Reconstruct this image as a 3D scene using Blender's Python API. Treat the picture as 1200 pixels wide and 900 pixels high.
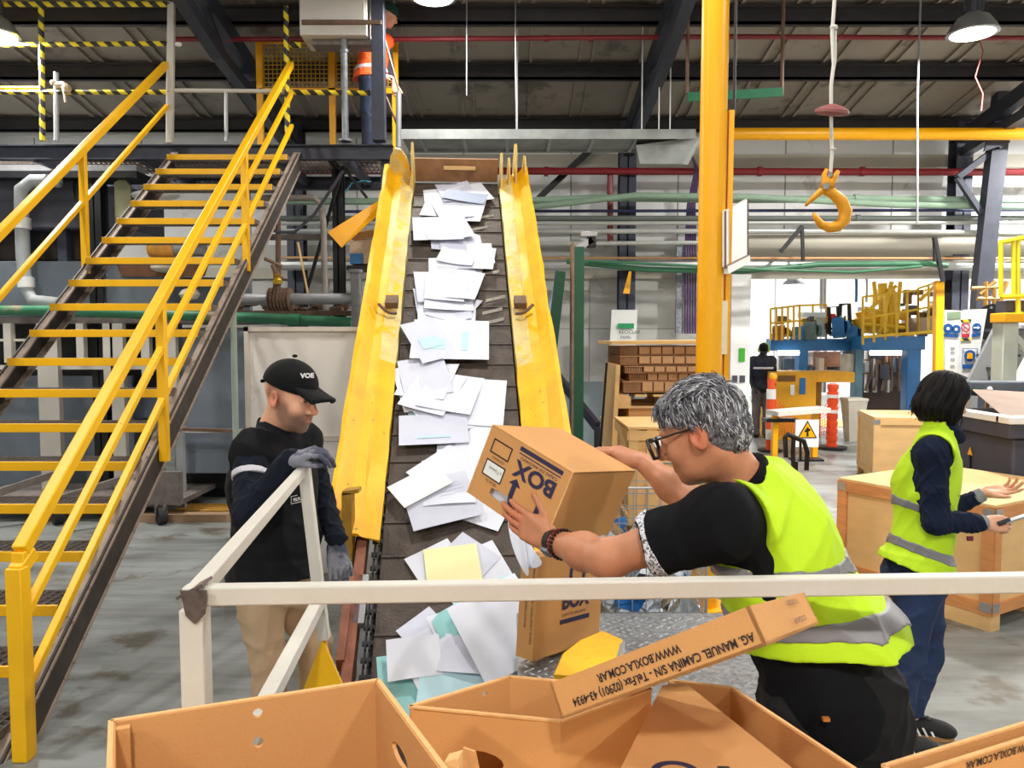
import bpy, bmesh, math, random
import numpy as np
from mathutils import Vector, Matrix
from mathutils.geometry import tessellate_polygon
random.seed(7); RNG = np.random.default_rng(11)
scn = bpy.context.scene
COL = scn.collection
for _o in list(bpy.data.objects): bpy.data.objects.remove(_o)

# ------------------------------------------------------------------ camera
F_PX = 900.0; CAM_Z = 1.85; PITCH = math.atan(53/900)
cam_d = bpy.data.cameras.new('camera'); cam = bpy.data.objects.new('camera', cam_d); COL.objects.link(cam)
cam_d.sensor_fit = 'HORIZONTAL'; cam_d.sensor_width = 36; cam_d.lens = 36*F_PX/1200
cam_d.clip_start = .05; cam_d.clip_end = 200
cam.location = (0, 0, CAM_Z); cam.rotation_euler = (math.pi/2-PITCH, 0, 0)
scn.camera = cam
# ------------------------------------------------------------------ exposure, world
vs = scn.view_settings
vs.view_transform = 'Standard'; vs.look = 'None'; vs.gamma = 1; vs.use_curve_mapping = False
vs.exposure = -0.43
world = bpy.data.worlds.new('hall_air'); scn.world = world; world.use_nodes = True
bg = world.node_tree.nodes['Background']; bg.inputs[0].default_value = (.93, .96, 1, 1); bg.inputs[1].default_value = 0.30
LAMP_W = 420
LAMPS_SEEN = [(-5.27, 8.0, 4.93), (-0.80, 8.0, 5.30), (4.68, 8.0, 4.94)]
LAMPS_SIDE_ADDED = [(-8.3, 9.6, 4.9), (8.4, 9.6, 4.9)]  # unseen lamps added to brighten the back wall
LAMPS_BACK = [(-4.2, 3.6, 5.9), (.4, 4.2, 6.0), (4.9, 3.6, 5.9), (-4.4, -2.6, 5.6), (.3, -2.8, 5.6), (4.7, -2.6, 5.6)]  # unseen lamps, rear row set back for more frontal light
def lamp_light(loc, w, size=.42, col=(1, .965, .9)):
    d = bpy.data.lights.new('lamp_glow', 'AREA'); d.shape = 'DISK'; d.size = size; d.energy = w; d.color = col
    o = bpy.data.objects.new('lamp_glow', d); COL.objects.link(o); o.location = loc
    return o

# ------------------------------------------------------------------ pixel helpers (1200x900 frame)
_FW = np.array([0, math.cos(PITCH), -math.sin(PITCH)]); _UP = np.array([0, math.sin(PITCH), math.cos(PITCH)])
CAMP = np.array([0, 0, CAM_Z])
def _ray(x, y): return np.array([(x-600)/F_PX, 0, 0])+_UP*(450-y)/F_PX+_FW
def px(x, y, Y):
    d = _ray(x, y); return CAMP+d*Y/d[1]
def pxz(x, y, z=0.0):
    d = _ray(x, y); return CAMP+d*(z-CAM_Z)/d[2]
def pxX(x, y, X):
    d = _ray(x, y); return CAMP+d*X/d[0]
def pxp(x, y, O, N):
    d = _ray(x, y); return CAMP+d*(np.dot(np.array(O)-CAMP, N)/np.dot(d, N))
def V3(*a): return np.array(a, float)
def nrm(v):
    v = np.array(v, float); return v/(np.linalg.norm(v)+1e-12)

# ------------------------------------------------------------------ materials
MATS = {}
def lin(c):
    return tuple(((x/255)/12.92 if x/255 <= .04045 else ((x/255+.055)/1.055)**2.4) for x in c)
def mat(name, rgb, rough=.6, metal=0.0, var=.12, scale=6, chip=None, chip_amt=.0, chip_scale=14, bump=.0, bscale=60, coat=0, trans=0, stretch=None, em=0, spec=None, vcol=False, fuzz=0):
    """rgb is sRGB 0-255; var = value variation; chip = second colour showing in worn spots"""
    if name in MATS: return MATS[name]
    m = bpy.data.materials.new(name); m.use_nodes = True; MATS[name] = m
    nt = m.node_tree; N = nt.nodes; L = nt.links
    bs = N['Principled BSDF']
    c = lin(rgb)
    tc = N.new('ShaderNodeTexCoord'); mp = N.new('ShaderNodeMapping'); L.new(tc.outputs['Object'], mp.inputs[0])
    if stretch: mp.inputs['Scale'].default_value = stretch
    nz = N.new('ShaderNodeTexNoise'); nz.inputs['Scale'].default_value = scale; nz.inputs['Detail'].default_value = 6; nz.inputs['Roughness'].default_value = .6
    L.new(mp.outputs[0], nz.inputs['Vector'])
    rp = N.new('ShaderNodeValToRGB'); L.new(nz.outputs[0], rp.inputs[0])
    rp.color_ramp.elements[0].position = .3; rp.color_ramp.elements[1].position = .7
    a = tuple(max(0, x*(1-var)) for x in c)+(1,); b = tuple(min(1, x*(1+var*.7)+.0) for x in c)+(1,)
    rp.color_ramp.elements[0].color = a; rp.color_ramp.elements[1].color = b
    out = rp.outputs[0]
    if vcol:
        at = N.new('ShaderNodeAttribute'); at.attribute_name = 'Col'
        mx = N.new('ShaderNodeMix'); mx.data_type = 'RGBA'; mx.blend_type = 'MULTIPLY'; mx.inputs[0].default_value = 1
        L.new(out, mx.inputs[6]); L.new(at.outputs[0], mx.inputs[7]); out = mx.outputs[2]
    if chip is not None:
        n2 = N.new('ShaderNodeTexNoise'); n2.inputs['Scale'].default_value = chip_scale; n2.inputs['Detail'].default_value = 8; n2.inputs['Roughness'].default_value = .65
        L.new(mp.outputs[0], n2.inputs['Vector'])
        r2 = N.new('ShaderNodeValToRGB'); L.new(n2.outputs[0], r2.inputs[0])
        t = .5+.28*(1-chip_amt*2) if chip_amt < .5 else .5-.28*(chip_amt*2-1)
        r2.color_ramp.elements[0].position = max(0, t-.03); r2.color_ramp.elements[1].position = min(1, t+.05)
        mx = N.new('ShaderNodeMix'); mx.data_type = 'RGBA'
        L.new(r2.outputs[0], mx.inputs[0]); L.new(out, mx.inputs[6]); mx.inputs[7].default_value = lin(chip)+(1,)
        out = mx.outputs[2]
    L.new(out, bs.inputs['Base Color'])
    bs.inputs['Roughness'].default_value = rough; bs.inputs['Metallic'].default_value = metal
    if coat: bs.inputs['Coat Weight'].default_value = coat
    if trans: bs.inputs['Transmission Weight'].default_value = trans
    if spec is not None: bs.inputs['Specular IOR Level'].default_value = spec
    if fuzz: bs.inputs['Sheen Weight'].default_value = fuzz
    if bump:
        n3 = N.new('ShaderNodeTexNoise'); n3.inputs['Scale'].default_value = bscale; n3.inputs['Detail'].default_value = 4
        L.new(mp.outputs[0], n3.inputs['Vector'])
        bp = N.new('ShaderNodeBump'); bp.inputs['Strength'].default_value = bump; bp.inputs['Distance'].default_value = .01
        L.new(n3.outputs[0], bp.inputs['Height']); L.new(bp.outputs[0], bs.inputs['Normal'])
    if em:
        bs.inputs['Emission Color'].default_value = c+(1,); bs.inputs['Emission Strength'].default_value = em
    return m
def mnode(m): return m.node_tree, m.node_tree.nodes, m.node_tree.links

# ------------------------------------------------------------------ mesh builder
def frame_from(d, up=(0, 0, 1)):
    d = nrm(d); up = np.array(up, float)
    if abs(np.dot(d, up)) > .98: up = np.array([1., 0, 0]) if abs(d[0]) < .9 else np.array([0, 1., 0])
    s = nrm(np.cross(d, up)); u = np.cross(s, d)
    return s, u, d
class MB:
    def __init__(self): self.v = []; self.f = []; self.m = []; self.cur = 0
    def add(self, vs, fs):
        b = len(self.v); self.v += [tuple(map(float, p)) for p in vs]
        self.f += [tuple(b+i for i in f) for f in fs]; self.m += [self.cur]*len(fs); return self
    def obox(self, O, u, v, w):
        O = np.array(O, float); u = np.array(u, float); v = np.array(v, float); w = np.array(w, float)
        vs = [O, O+u, O+u+v, O+v, O+w, O+u+w, O+u+v+w, O+v+w]
        fs = [(3, 2, 1, 0), (4, 5, 6, 7), (0, 1, 5, 4), (1, 2, 6, 5), (2, 3, 7, 6), (3, 0, 4, 7)]
        if np.dot(np.cross(u, v), w) < 0: fs = [f[::-1] for f in fs]
        return self.add(vs, fs)
    def box(self, c, s, R=None):
        c = np.array(c, float); s = np.array(s, float); R = np.eye(3) if R is None else np.array(R)
        u, v, w = R[:, 0]*s[0], R[:, 1]*s[1], R[:, 2]*s[2]
        return self.obox(c-(u+v+w)/2, u, v, w)
    def b2(self, lo, hi):
        lo = np.array(lo, float); hi = np.array(hi, float); return self.box((lo+hi)/2, np.abs(hi-lo))
    def beam(self, p0, p1, w, h, up=(0, 0, 1)):
        p0 = np.array(p0, float); p1 = np.array(p1, float); s, u, d = frame_from(p1-p0, up)
        return self.obox(p0-s*w/2-u*h/2, s*w, u*h, p1-p0)
    def ibeam(self, p0, p1, w, h, t=.012, up=(0, 0, 1)):
        p0 = np.array(p0, float); p1 = np.array(p1, float); s, u, d = frame_from(p1-p0, up)
        self.obox(p0-s*w/2+u*(h/2-t), s*w, u*t, p1-p0); self.obox(p0-s*w/2-u*h/2, s*w, u*t, p1-p0)
        return self.obox(p0-s*t/2-u*h/2, s*t, u*h, p1-p0)
    def tube(self, pts, r, n=10, caps=True):
        pts = [np.array(p, float) for p in pts]; rs = r if isinstance(r, (list, tuple, np.ndarray)) else [r]*len(pts)
        k = len(pts); vs = []; fs = []
        T = []
        for i in range(k):
            a = pts[max(0, i-1)]; b = pts[min(k-1, i+1)]; T.append(nrm(b-a))
        s, u, _ = frame_from(T[0])
        for i in range(k):
            if i:
                s = nrm(s-T[i]*np.dot(s, T[i])); u = np.cross(s, T[i])
            for j in range(n):
                a = 2*math.pi*j/n; vs.append(pts[i]+(s*math.cos(a)+u*math.sin(a))*rs[i])
        for i in range(k-1):
            for j in range(n):
                a = i*n+j; b = i*n+(j+1) % n; fs.append((a, a+n, b+n, b))
        if caps: fs.append(tuple(range(n))); fs.append(tuple((k-1)*n+j for j in range(n))[::-1])
        return self.add(vs, fs)
    def cyl(self, p0, p1, r, r2=None, n=16, caps=True): return self.tube([p0, p1], [r, r if r2 is None else r2], n, caps)
    def lathe(self, prof, c, axis=(0, 0, 1), n=24, up=(0, 1, 0)):
        s, u, d = frame_from(axis, up); c = np.array(c, float); vs = []; fs = []
        for (r, z) in prof:
            for j in range(n):
                a = 2*math.pi*j/n; vs.append(c+d*z+(s*math.cos(a)+u*math.sin(a))*max(r, 1e-4))
        k = len(prof)
        for i in range(k-1):
            for j in range(n):
                a = i*n+j; b = i*n+(j+1) % n; fs.append((a, b, b+n, a+n))
        fs.append(tuple(range(n))[::-1]); fs.append(tuple((k-1)*n+j for j in range(n)))
        return self.add(vs, fs)
    def sph(self, c, r, n=12, sc=(1, 1, 1), R=None):
        vs = []; fs = []; h = n//2; R = np.eye(3) if R is None else R
        for i in range(1, h):
            for j in range(n):
                a = math.pi*i/h; b = 2*math.pi*j/n
                vs.append(np.array(c)+R@(np.array([math.sin(a)*math.cos(b), math.sin(a)*math.sin(b), math.cos(a)])*r*np.array(sc)))
        for i in range(h-2):
            for j in range(n):
                a = i*n+j; b = i*n+(j+1) % n; fs.append((a, a+n, b+n, b))
        t = len(vs); vs.append(np.array(c)+R@(np.array([0, 0, r])*np.array(sc))); vs.append(np.array(c)-R@(np.array([0, 0, r])*np.array(sc)))
        for j in range(n):
            fs.append((t, j, (j+1) % n)); o = (h-2)*n; fs.append((t+1, o+(j+1) % n, o+j))
        return self.add(vs, fs)
    def plate(self, outer, holes, O, U, W, t):
        """2-D outline with holes, lying in the plane (O,U,W), t thick along U x W"""
        O = np.array(O, float); U = np.array(U, float); W = np.array(W, float); Nn = nrm(np.cross(U, W))*t
        loops = [outer]+list(holes); pts = [p for l in loops for p in l]
        tri = tessellate_polygon([[Vector((p[0], p[1], 0)) for p in l] for l in loops])
        n = len(pts); A = [O+U*p[0]+W*p[1] for p in pts]; B = [q+Nn for q in A]
        fs = []
        for t3 in tri:
            a, b, c = t3; p, q, r = pts[a], pts[b], pts[c]
            if (q[0]-p[0])*(r[1]-p[1])-(q[1]-p[1])*(r[0]-p[0]) < 0: a, b, c = a, c, b
            fs.append((c, b, a)); fs.append((a+n, b+n, c+n))
        o = 0
        for l in loops:
            k = len(l); ar = sum(l[i][0]*l[(i+1) % k][1]-l[(i+1) % k][0]*l[i][1] for i in range(k))
            ccw = (ar > 0) == (l is outer)
            for i in range(k):
                a, b = o+i, o+(i+1) % k
                fs.append((a, b, b+n, a+n) if ccw else (b, a, a+n, b+n))
            o += k
        return self.add(A+B, fs)
    def grid(self, P, thick=0):
        """P: rows x cols array of points"""
        P = np.array(P, float); a, b = P.shape[:2]; vs = P.reshape(-1, 3)
        fs = [(i*b+j, i*b+j+1, (i+1)*b+j+1, (i+1)*b+j) for i in range(a-1) for j in range(b-1)]
        return self.add(vs, fs)
def wloc(o):
    p = Vector((0, 0, 0))
    while o is not None: p = p+o.location; o = o.parent
    return np.array(p)
def tag(o, label=None, cat=None, group=None, kind=None):
    if label: o['label'] = label
    if cat: o['category'] = cat
    if group: o['group'] = group
    if kind: o['kind'] = kind
    return o
def thing(name, label, cat, loc=(0, 0, 0), group=None):
    o = bpy.data.objects.new(name, None); COL.objects.link(o); o.empty_display_size = .1
    o.location = tuple(map(float, loc)); return tag(o, label, cat, group)
def mkobj(name, vs, fs, ms, mats, parent=None, smooth=False, bevel=0, origin=None, autos=None):
    mats = mats if isinstance(mats, (list, tuple)) else [mats]
    vs = np.array(vs, float)
    if parent is not None: off = wloc(parent)
    elif origin is not None: off = np.array(origin, float)
    else: off = np.array([(vs[:, 0].min()+vs[:, 0].max())/2, (vs[:, 1].min()+vs[:, 1].max())/2, vs[:, 2].min()])
    me = bpy.data.meshes.new(name); me.from_pydata((vs-off).tolist(), [], [tuple(map(int, f)) for f in fs])
    for m in mats: me.materials.append(m)
    if ms is not None and len(mats) > 1: me.polygons.foreach_set('material_index', list(ms))
    if smooth: me.polygons.foreach_set('use_smooth', [True]*len(me.polygons))
    me.update()
    o = bpy.data.objects.new(name, me); COL.objects.link(o)
    if parent is not None: o.parent = parent
    else: o.location = tuple(off)
    if smooth == 'auto':
        for p in me.polygons: p.use_smooth = True
        try: me.set_sharp_from_angle(angle=math.radians(35))
        except Exception: pass
    if bevel:
        b = o.modifiers.new('edge', 'BEVEL'); b.width = bevel; b.segments = 2; b.limit_method = 'ANGLE'; b.angle_limit = math.radians(40)
    return o
SPLIT = {'machine_fittings', 'inner_machinery', 'railing_bar', 'cross_beam', 'inner_upright', 'tread_bracket', 'folded_flap', 'deck_leg', 'lower_leg', 'support_leg', 'trough_bracket', 'skid', 'hanger', 'hanger_rod', 'block', 'deck_board', 'frame_bar', 'copper_ducts', 'white_box', 'inner_rollers', 'hose_bundle', 'cable', 'metal_corner', 'under_beam', 'knee_brace', 'fork', 'small_print', 'small_notice', 'brace', 'edge_batten', 'batten', 'bent_cleat', 'mid_rail_bar', 'rag', 'tray_rung', 'web_member', 'red_green_fittings', 'blue_print', 'yellow_tank', 'black_frame', 'pale_cabinet', 'white_band', 'coupling', 'purlin_piece', 'side_rail', 'leg', 'stringer', 'inner_bar', 'blue_caption', 'edge_trim', 'support_post'}
def split_mb(mb):
    n = len(mb.v); par = list(range(n))
    def fd(a):
        while par[a] != a: par[a] = par[par[a]]; a = par[a]
        return a
    for f in mb.f:
        r0 = fd(f[0])
        for q in f[1:]: par[fd(q)] = r0
    grp = {}
    for f, m in zip(mb.f, mb.m): grp.setdefault(fd(f[0]), []).append((f, m))
    out = []
    for g in grp.values():
        ids = sorted({i for f, _ in g for i in f}); mp_ = {a: b for b, a in enumerate(ids)}; k = MB(); k.v = [mb.v[i] for i in ids]; k.f = [tuple(mp_[i] for i in f) for f, _ in g]; k.m = [m for _, m in g]; out.append(k)
    return out
def part(name, mb, mats, parent=None, smooth='auto', bevel=0, label=None):
    if name in SPLIT and parent is not None:
        ps = split_mb(mb)
        if 1 < len(ps) <= 90:
            for k in ps: o = part1(name, k, mats, parent, smooth, bevel, label)
            return o
    return part1(name, mb, mats, parent, smooth, bevel, label)
def part1(name, mb, mats, parent=None, smooth='auto', bevel=0, label=None):
    o = mkobj(name, mb.v, mb.f, mb.m, mats, parent, smooth, bevel)
    if label: o['label'] = label
    return o
def solo(name, mb, mats, label, cat, group=None, smooth='auto', bevel=0):
    return tag(mkobj(name, mb.v, mb.f, mb.m, mats, None, smooth, bevel), label, cat, group)
def struct(name, mb, mats, parent=None, smooth=False):
    o = mkobj(name, mb.v, mb.f, mb.m, mats, parent, smooth)
    if parent is None: o['kind'] = 'structure'
    return o
def copy_tree(o, parent=None):
    c = o.copy(); COL.objects.link(c)
    if parent is not None: c.parent = parent
    for ch in list(o.children): copy_tree(ch, c)
    return c
def text(name, s, size, O, U, W, m, parent, bold=0, sx=1.0, lift=.0006, align='LEFT'):
    """flat lettering in plane (U right, W up) starting at O"""
    cu = bpy.data.curves.new('lettering', 'FONT'); cu.body = s; cu.size = size; cu.align_x = align; cu.offset = bold; cu.resolution_u = 3
    tmp = bpy.data.objects.new('lettering', cu); COL.objects.link(tmp)
    me = bpy.data.meshes.new_from_object(tmp); bpy.data.objects.remove(tmp); bpy.data.curves.remove(cu)
    U = nrm(U); W = nrm(W); Nn = np.cross(U, W); O = np.array(O, float); off = wloc(parent) if parent else np.zeros(3)
    n = len(me.vertices); co = np.empty(n*3); me.vertices.foreach_get('co', co); co = co.reshape(-1, 3)
    w = O+np.outer(co[:, 0]*sx, U)+np.outer(co[:, 1], W)+Nn*lift-off
    me.vertices.foreach_set('co', w.reshape(-1)); me.materials.clear(); me.materials.append(m); me.update()
    o = bpy.data.objects.new(name, me); COL.objects.link(o); o.parent = parent
    return o

# ------------------------------------------------------------------ implicit-surface builder for bodies and cloth
class Sdf:
    def __init__(self): self.P = []; self.fn = None; self.paints = []
    def cap(self, a, b, ra, rb=None, k=.02, op=0):
        rb = ra if rb is None else rb; self.P.append(('c', np.array(a, float), np.array(b, float), ra, rb, k, op)); return self
    def fcone(self, a, b, ra, rb, k=.02, op=0):
        self.P.append(('f', np.array(a, float), np.array(b, float), ra, rb, k, op)); return self
    def ell(self, c, r, R=None, k=.02, op=0):
        self.P.append(('e', np.array(c, float), np.array(r, float), np.eye(3) if R is None else np.array(R), 0, k, op)); return self
    def cut(self, p, n):   # keep the side the normal points away from
        self.P.append(('h', np.array(p, float), nrm(n), 0, 0, 0, 2)); return self
    @staticmethod
    def d1(p, X):
        t = p[0]
        if t == 'c':
            a, b = p[1], p[2]; ba = b-a; L = ba@ba+1e-12; h = np.clip(((X-a)@ba)/L, 0, 1)
            return np.linalg.norm(X-a-h[:, None]*ba, axis=1)-(p[3]+(p[4]-p[3])*h)
        if t == 'f':
            a, b = p[1], p[2]; ba = b-a; Ln = np.linalg.norm(ba); ba = ba/Ln; s = (X-a)@ba
            rad = np.linalg.norm(X-a-s[:, None]*ba, axis=1)-(p[3]+(p[4]-p[3])*np.clip(s/Ln, 0, 1))
            ax = np.maximum(-s, s-Ln); return np.maximum(rad, ax)
        if t == 'e':
            q = (X-p[1])@p[3]; r = p[2]; k0 = np.linalg.norm(q/r, axis=1); k1 = np.linalg.norm(q/(r*r), axis=1)+1e-9
            return np.where(k0 < 1e-3, -r.min(), k0*(k0-1)/k1)
        return (X-p[1])@p[2]
    def ev(self, X, prims=None):
        d = np.full(len(X), 9.0)
        for p in (self.P if prims is None else prims):
            e = self.d1(p, X); k = p[5]
            if p[6] == 0:
                if k > 0:
                    h = np.clip(.5+.5*(d-e)/k, 0, 1); d = d*(1-h)+e*h-k*h*(1-h)
                else: d = np.minimum(d, e)
            elif p[6] == 1:
                e = -e; h = np.clip(.5-.5*(d-e)/max(k, 1e-6), 0, 1); d = d*(1-h)+e*h+k*h*(1-h)
            else: d = np.maximum(d, e)
        if self.fn is not None: d = d+self.fn(X)
        return d
    def mesh(self, v=.005):
        lo = np.full(3, 1e9); hi = -lo
        for p in self.P:
            if p[6] != 0: continue
            if p[0] in 'cf':
                r = max(p[3], p[4]); lo = np.minimum(lo, np.minimum(p[1], p[2])-r); hi = np.maximum(hi, np.maximum(p[1], p[2])+r)
            else:
                r = p[2].max(); lo = np.minimum(lo, p[1]-r); hi = np.maximum(hi, p[1]+r)
        lo -= .03; hi += .03; n = 16; bs = n*v
        nb = np.ceil((hi-lo)/bs).astype(int)
        hd = bs*math.sqrt(3)/2
        ii = np.stack(np.meshgrid(*[np.arange(k) for k in nb], indexing='ij'), -1).reshape(-1, 3)
        cen = lo+(ii+.5)*bs
        dall = np.stack([self.d1(p, cen) for p in self.P], 1)
        dc = self.ev(cen); un = [i for i, p in enumerate(self.P) if p[6] == 0]
        act = np.abs(dc) < hd*1.25+.025
        S = nb*n+2
        ids = []; pos = []; quads = []
        g = np.arange(n+1)*v
        off = np.stack(np.meshgrid(g, g, g, indexing='ij'), -1).reshape(-1, 3)
        for bi in np.where(act)[0]:
            keep = [p for i, p in enumerate(self.P) if p[6] != 0 or dall[bi, i] < max(dc[bi], 0)+hd*2.2+p[5]*2+.02]
            X = lo+ii[bi]*bs+off
            D = self.ev(X, keep).reshape(n+1, n+1, n+1)
            ins = D < 0
            if ins.all() or not ins.any(): continue
            c = np.zeros((n, n, n), int)
            for a in (0, 1):
                for b in (0, 1):
                    for e in (0, 1): c += ins[a:n+a, b:n+b, e:n+e]
            m = (c > 0) & (c < 8); ci = np.argwhere(m)
            if not len(ci): continue
            acc = np.zeros((len(ci), 3)); cnt = np.zeros(len(ci))
            for ax in range(3):
                o1, o2 = [q for q in range(3) if q != ax]
                for a in (0, 1):
                    for b in (0, 1):
                        s = ci.copy(); s[:, o1] += a; s[:, o2] += b; t = s.copy(); t[:, ax] += 1
                        d0 = D[s[:, 0], s[:, 1], s[:, 2]]; d1 = D[t[:, 0], t[:, 1], t[:, 2]]
                        x = (d0 < 0) != (d1 < 0); w = np.where(x, d0/np.where(x, d0-d1, 1), 0)
                        pt = s.astype(float); pt[:, ax] += w
                        acc += np.where(x[:, None], pt, 0); cnt += x
            P = lo+ii[bi]*bs+acc/cnt[:, None]*v
            G = ci+ii[bi]*n+1
            ids.append((G[:, 0]*S[1]+G[:, 1])*S[2]+G[:, 2]); pos.append(P)
            for ax in range(3):
                o1, o2 = (ax+1) % 3, (ax+2) % 3
                s0 = [slice(0, n)]*3; s1 = [slice(0, n)]*3; s1[ax] = slice(1, n+1)
                A = ins[tuple(s0)]; B = ins[tuple(s1)]
                for flip, mk in ((0, A & ~B), (1, ~A & B)):
                    e = np.argwhere(mk)
                    if not len(e): continue
                    e = e+ii[bi]*n+1
                    q = []
                    for a, b in ((-1, -1), (0, -1), (0, 0), (-1, 0)):
                        f = e.copy(); f[:, o1] += a; f[:, o2] += b; q.append((f[:, 0]*S[1]+f[:, 1])*S[2]+f[:, 2])
                    q = np.stack(q, 1)
                    quads.append(q[:, ::-1] if flip else q)
        if not ids: print('EMPTY SDF'); return np.zeros((3,3)), np.array([[0,1,2]])
        ids = np.concatenate(ids); pos = np.concatenate(pos); quads = np.concatenate(quads)
        o = np.argsort(ids); ids = ids[o]; pos = pos[o]
        ix = np.searchsorted(ids, quads); ix = np.clip(ix, 0, len(ids)-1); ok = (ids[ix] == quads).all(1)
        return pos, ix[ok]
    def build(self, name, m, parent, v=.005, paints=None, smooth_it=2, label=None):
        vs, fs = self.mesh(v)
        o = mkobj(name, vs, fs, None, m, parent, smooth=True)
        if smooth_it:
            s = o.modifiers.new('smooth', 'SMOOTH'); s.factor = .5; s.iterations = smooth_it
        if paints is not None:
            col = np.ones((len(vs), 3))
            for (c, r, rgb, soft) in paints:
                R = r[1] if isinstance(r, tuple) else None; rr = np.array(r[0] if isinstance(r, tuple) else r, float)
                q = vs-np.array(c)
                if R is not None: q = q@R
                e = np.linalg.norm(q/rr, axis=1); w = np.clip((1-e)/soft+.5, 0, 1)[:, None]
                col = col*(1-w)+np.array(rgb)*w
            a = o.data.color_attributes.new('Col', 'FLOAT_COLOR', 'POINT')
            a.data.foreach_set('color', np.concatenate([col, np.ones((len(vs), 1))], 1).reshape(-1))
        if label: o['label'] = label
        return o
def march(S, x, y, back=.0):
    d = _ray(x, y); d = d/np.linalg.norm(d); t = .4
    for _ in range(400):
        e = float(S.ev((CAMP+d*t)[None, :])[0])
        if e < .0008: break
        t += max(e*.6, .0008)
        if t > 12: break
    p = CAMP+d*(t-back); h = .004
    n = nrm([float(S.ev((p+v)[None, :])[0]-S.ev((p-v)[None, :])[0]) for v in np.eye(3)*h])
    return p, n
def folds(amp, freq, seed=0, aniso=(1, 1, 1)):
    r = np.random.default_rng(seed); D = r.normal(size=(5, 3))*np.array(aniso); ph = r.uniform(0, 6.28, 5); D /= np.linalg.norm(D, axis=1)[:, None]
    D2 = r.normal(size=(5, 3)); D2 /= np.linalg.norm(D2, axis=1)[:, None]
    def f(X):
        s = np.zeros(len(X))
        for i in range(5):
            w = X@D[i]*freq*(1+.35*i)+ph[i]+1.6*np.sin(X@D2[i]*freq*.45+ph[-i-1])
            q = 1-np.abs(np.sin(w*.5)); s += q*q*q*1.5/(1+.3*i)-.25
        return -s*amp*.5
    return f
# ================================================================== materials in use
YEL = mat('yellow_paint', (244, 186, 4), .42, 0, .07, 3, chip=(70, 55, 30), chip_amt=.12, chip_scale=22, bump=.1)
YELW = mat('worn_yellow_paint', (242, 184, 6), .5, 0, .14, 5, chip=(84, 66, 40), chip_amt=.2, chip_scale=26, bump=.25)
YELC = mat('clean_yellow_paint', (250, 178, 3), .38, 0, .05, 3, chip=(130, 85, 20), chip_amt=.03, chip_scale=9)
YELF = mat('faded_yellow_flange', (222, 198, 130), .6, 0, .2, 7, chip=(240, 190, 30), chip_amt=.4, chip_scale=9, bump=.4, bscale=25)
DST = mat('dark_blue_steel', (62, 66, 80), .5, .3, .2, 8, chip=(120, 120, 128), chip_amt=.12, chip_scale=20)
BLK = mat('black_steel', (28, 29, 33), .5, .2, .25, 8)
RST = mat('rusty_brown_steel', (120, 100, 88), .7, .1, .3, 9, chip=(60, 48, 42), chip_amt=.35, chip_scale=18, bump=.3)
GAL = mat('galvanised_steel', (170, 172, 176), .38, .55, .15, 8)
WHP = mat('white_painted_steel', (206, 202, 194), .45, 0, .06, 5, chip=(110, 85, 65), chip_amt=.1, chip_scale=28, bump=.08)
GRT = mat('walkway_grating_steel', (120, 112, 108), .6, .35, .25, 14)
WHT = mat('plain_white', (236, 238, 238), .55, 0, .04, 3)
GRY = mat('plain_grey', (150, 152, 155), .6, 0, .1, 5)
GRN = mat('dark_green_paint', (24, 84, 62), .45, 0, .15, 6, chip=(90, 80, 60), chip_amt=.15, chip_scale=25)
LGRN = mat('pale_green_pipe_paint', (138, 165, 145), .45, 0, .12, 5, chip=(80, 105, 85), chip_amt=.15)
MGRN = mat('mid_green_pipe_paint', (60, 115, 85), .45, 0, .15, 5)
RED = mat('dark_red_pipe_paint', (128, 30, 38), .4, 0, .12, 5)
SILV = mat('silver_duct_metal', (196, 200, 200), .35, .5, .1, 4)
CARD = mat('brown_cardboard', (208, 154, 98), .85, 0, .04, 4, bump=.12, bscale=220, spec=.2)
CARDE = mat('cardboard_cut_edge', (226, 176, 118), .9, 0, .12, 60)
WOOD = mat('pale_pine_board', (226, 186, 128), .7, 0, .13, 3, chip=(176, 122, 70), chip_amt=.1, chip_scale=7, stretch=(1, 1, 5))
PLY = mat('pine_plywood', (232, 190, 130), .7, 0, .12, 2.5, chip=(190, 128, 76), chip_amt=.12, chip_scale=4, stretch=(1, 1, 3))
WOODR = mat('reddish_pine_batten', (214, 146, 88), .7, 0, .16, 5, stretch=(1, 1, 6))
INK = mat('dark_blue_print', (44, 40, 74), .7, 0, .1, 30)
INKB = mat('black_print', (40, 32, 36), .7, 0, .1, 30)
BLUEM = mat('blue_machine_paint', (28, 105, 168), .45, 0, .15, 4)
BLGR = mat('blue_grey_sheet_metal', (126, 136, 150), .45, .2, .16, 2.5, chip=(90, 96, 106), chip_amt=.15, chip_scale=4)
DGM = mat('dark_grey_machine', (72, 72, 84), .6, .1, .2, 4)
ORG = mat('orange_plastic', (238, 82, 34), .55, 0, .1, 5)
PAP = mat('white_paper', (222, 226, 240), .7, 0, .02, 8, spec=.3)
PAPB = mat('pale_blue_paper', (186, 220, 232), .7, 0, .04, 8)
PAPT = mat('teal_tinted_paper', (150, 208, 210), .7, 0, .06, 8)
PAPY = mat('pale_yellow_paper', (240, 232, 178), .7, 0, .03, 8)
PAPG = mat('light_grey_paper', (206, 210, 228), .7, 0, .04, 8)
BLACKP = mat('black_plastic', (22, 22, 24), .4, 0, .1, 5)
RUB = mat('black_rubber', (26, 25, 26), .75, 0, .1, 8)
GRIME = mat('grimy_brown_metal', (116, 92, 76), .65, .2, .3, 8, bump=.2)

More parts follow.
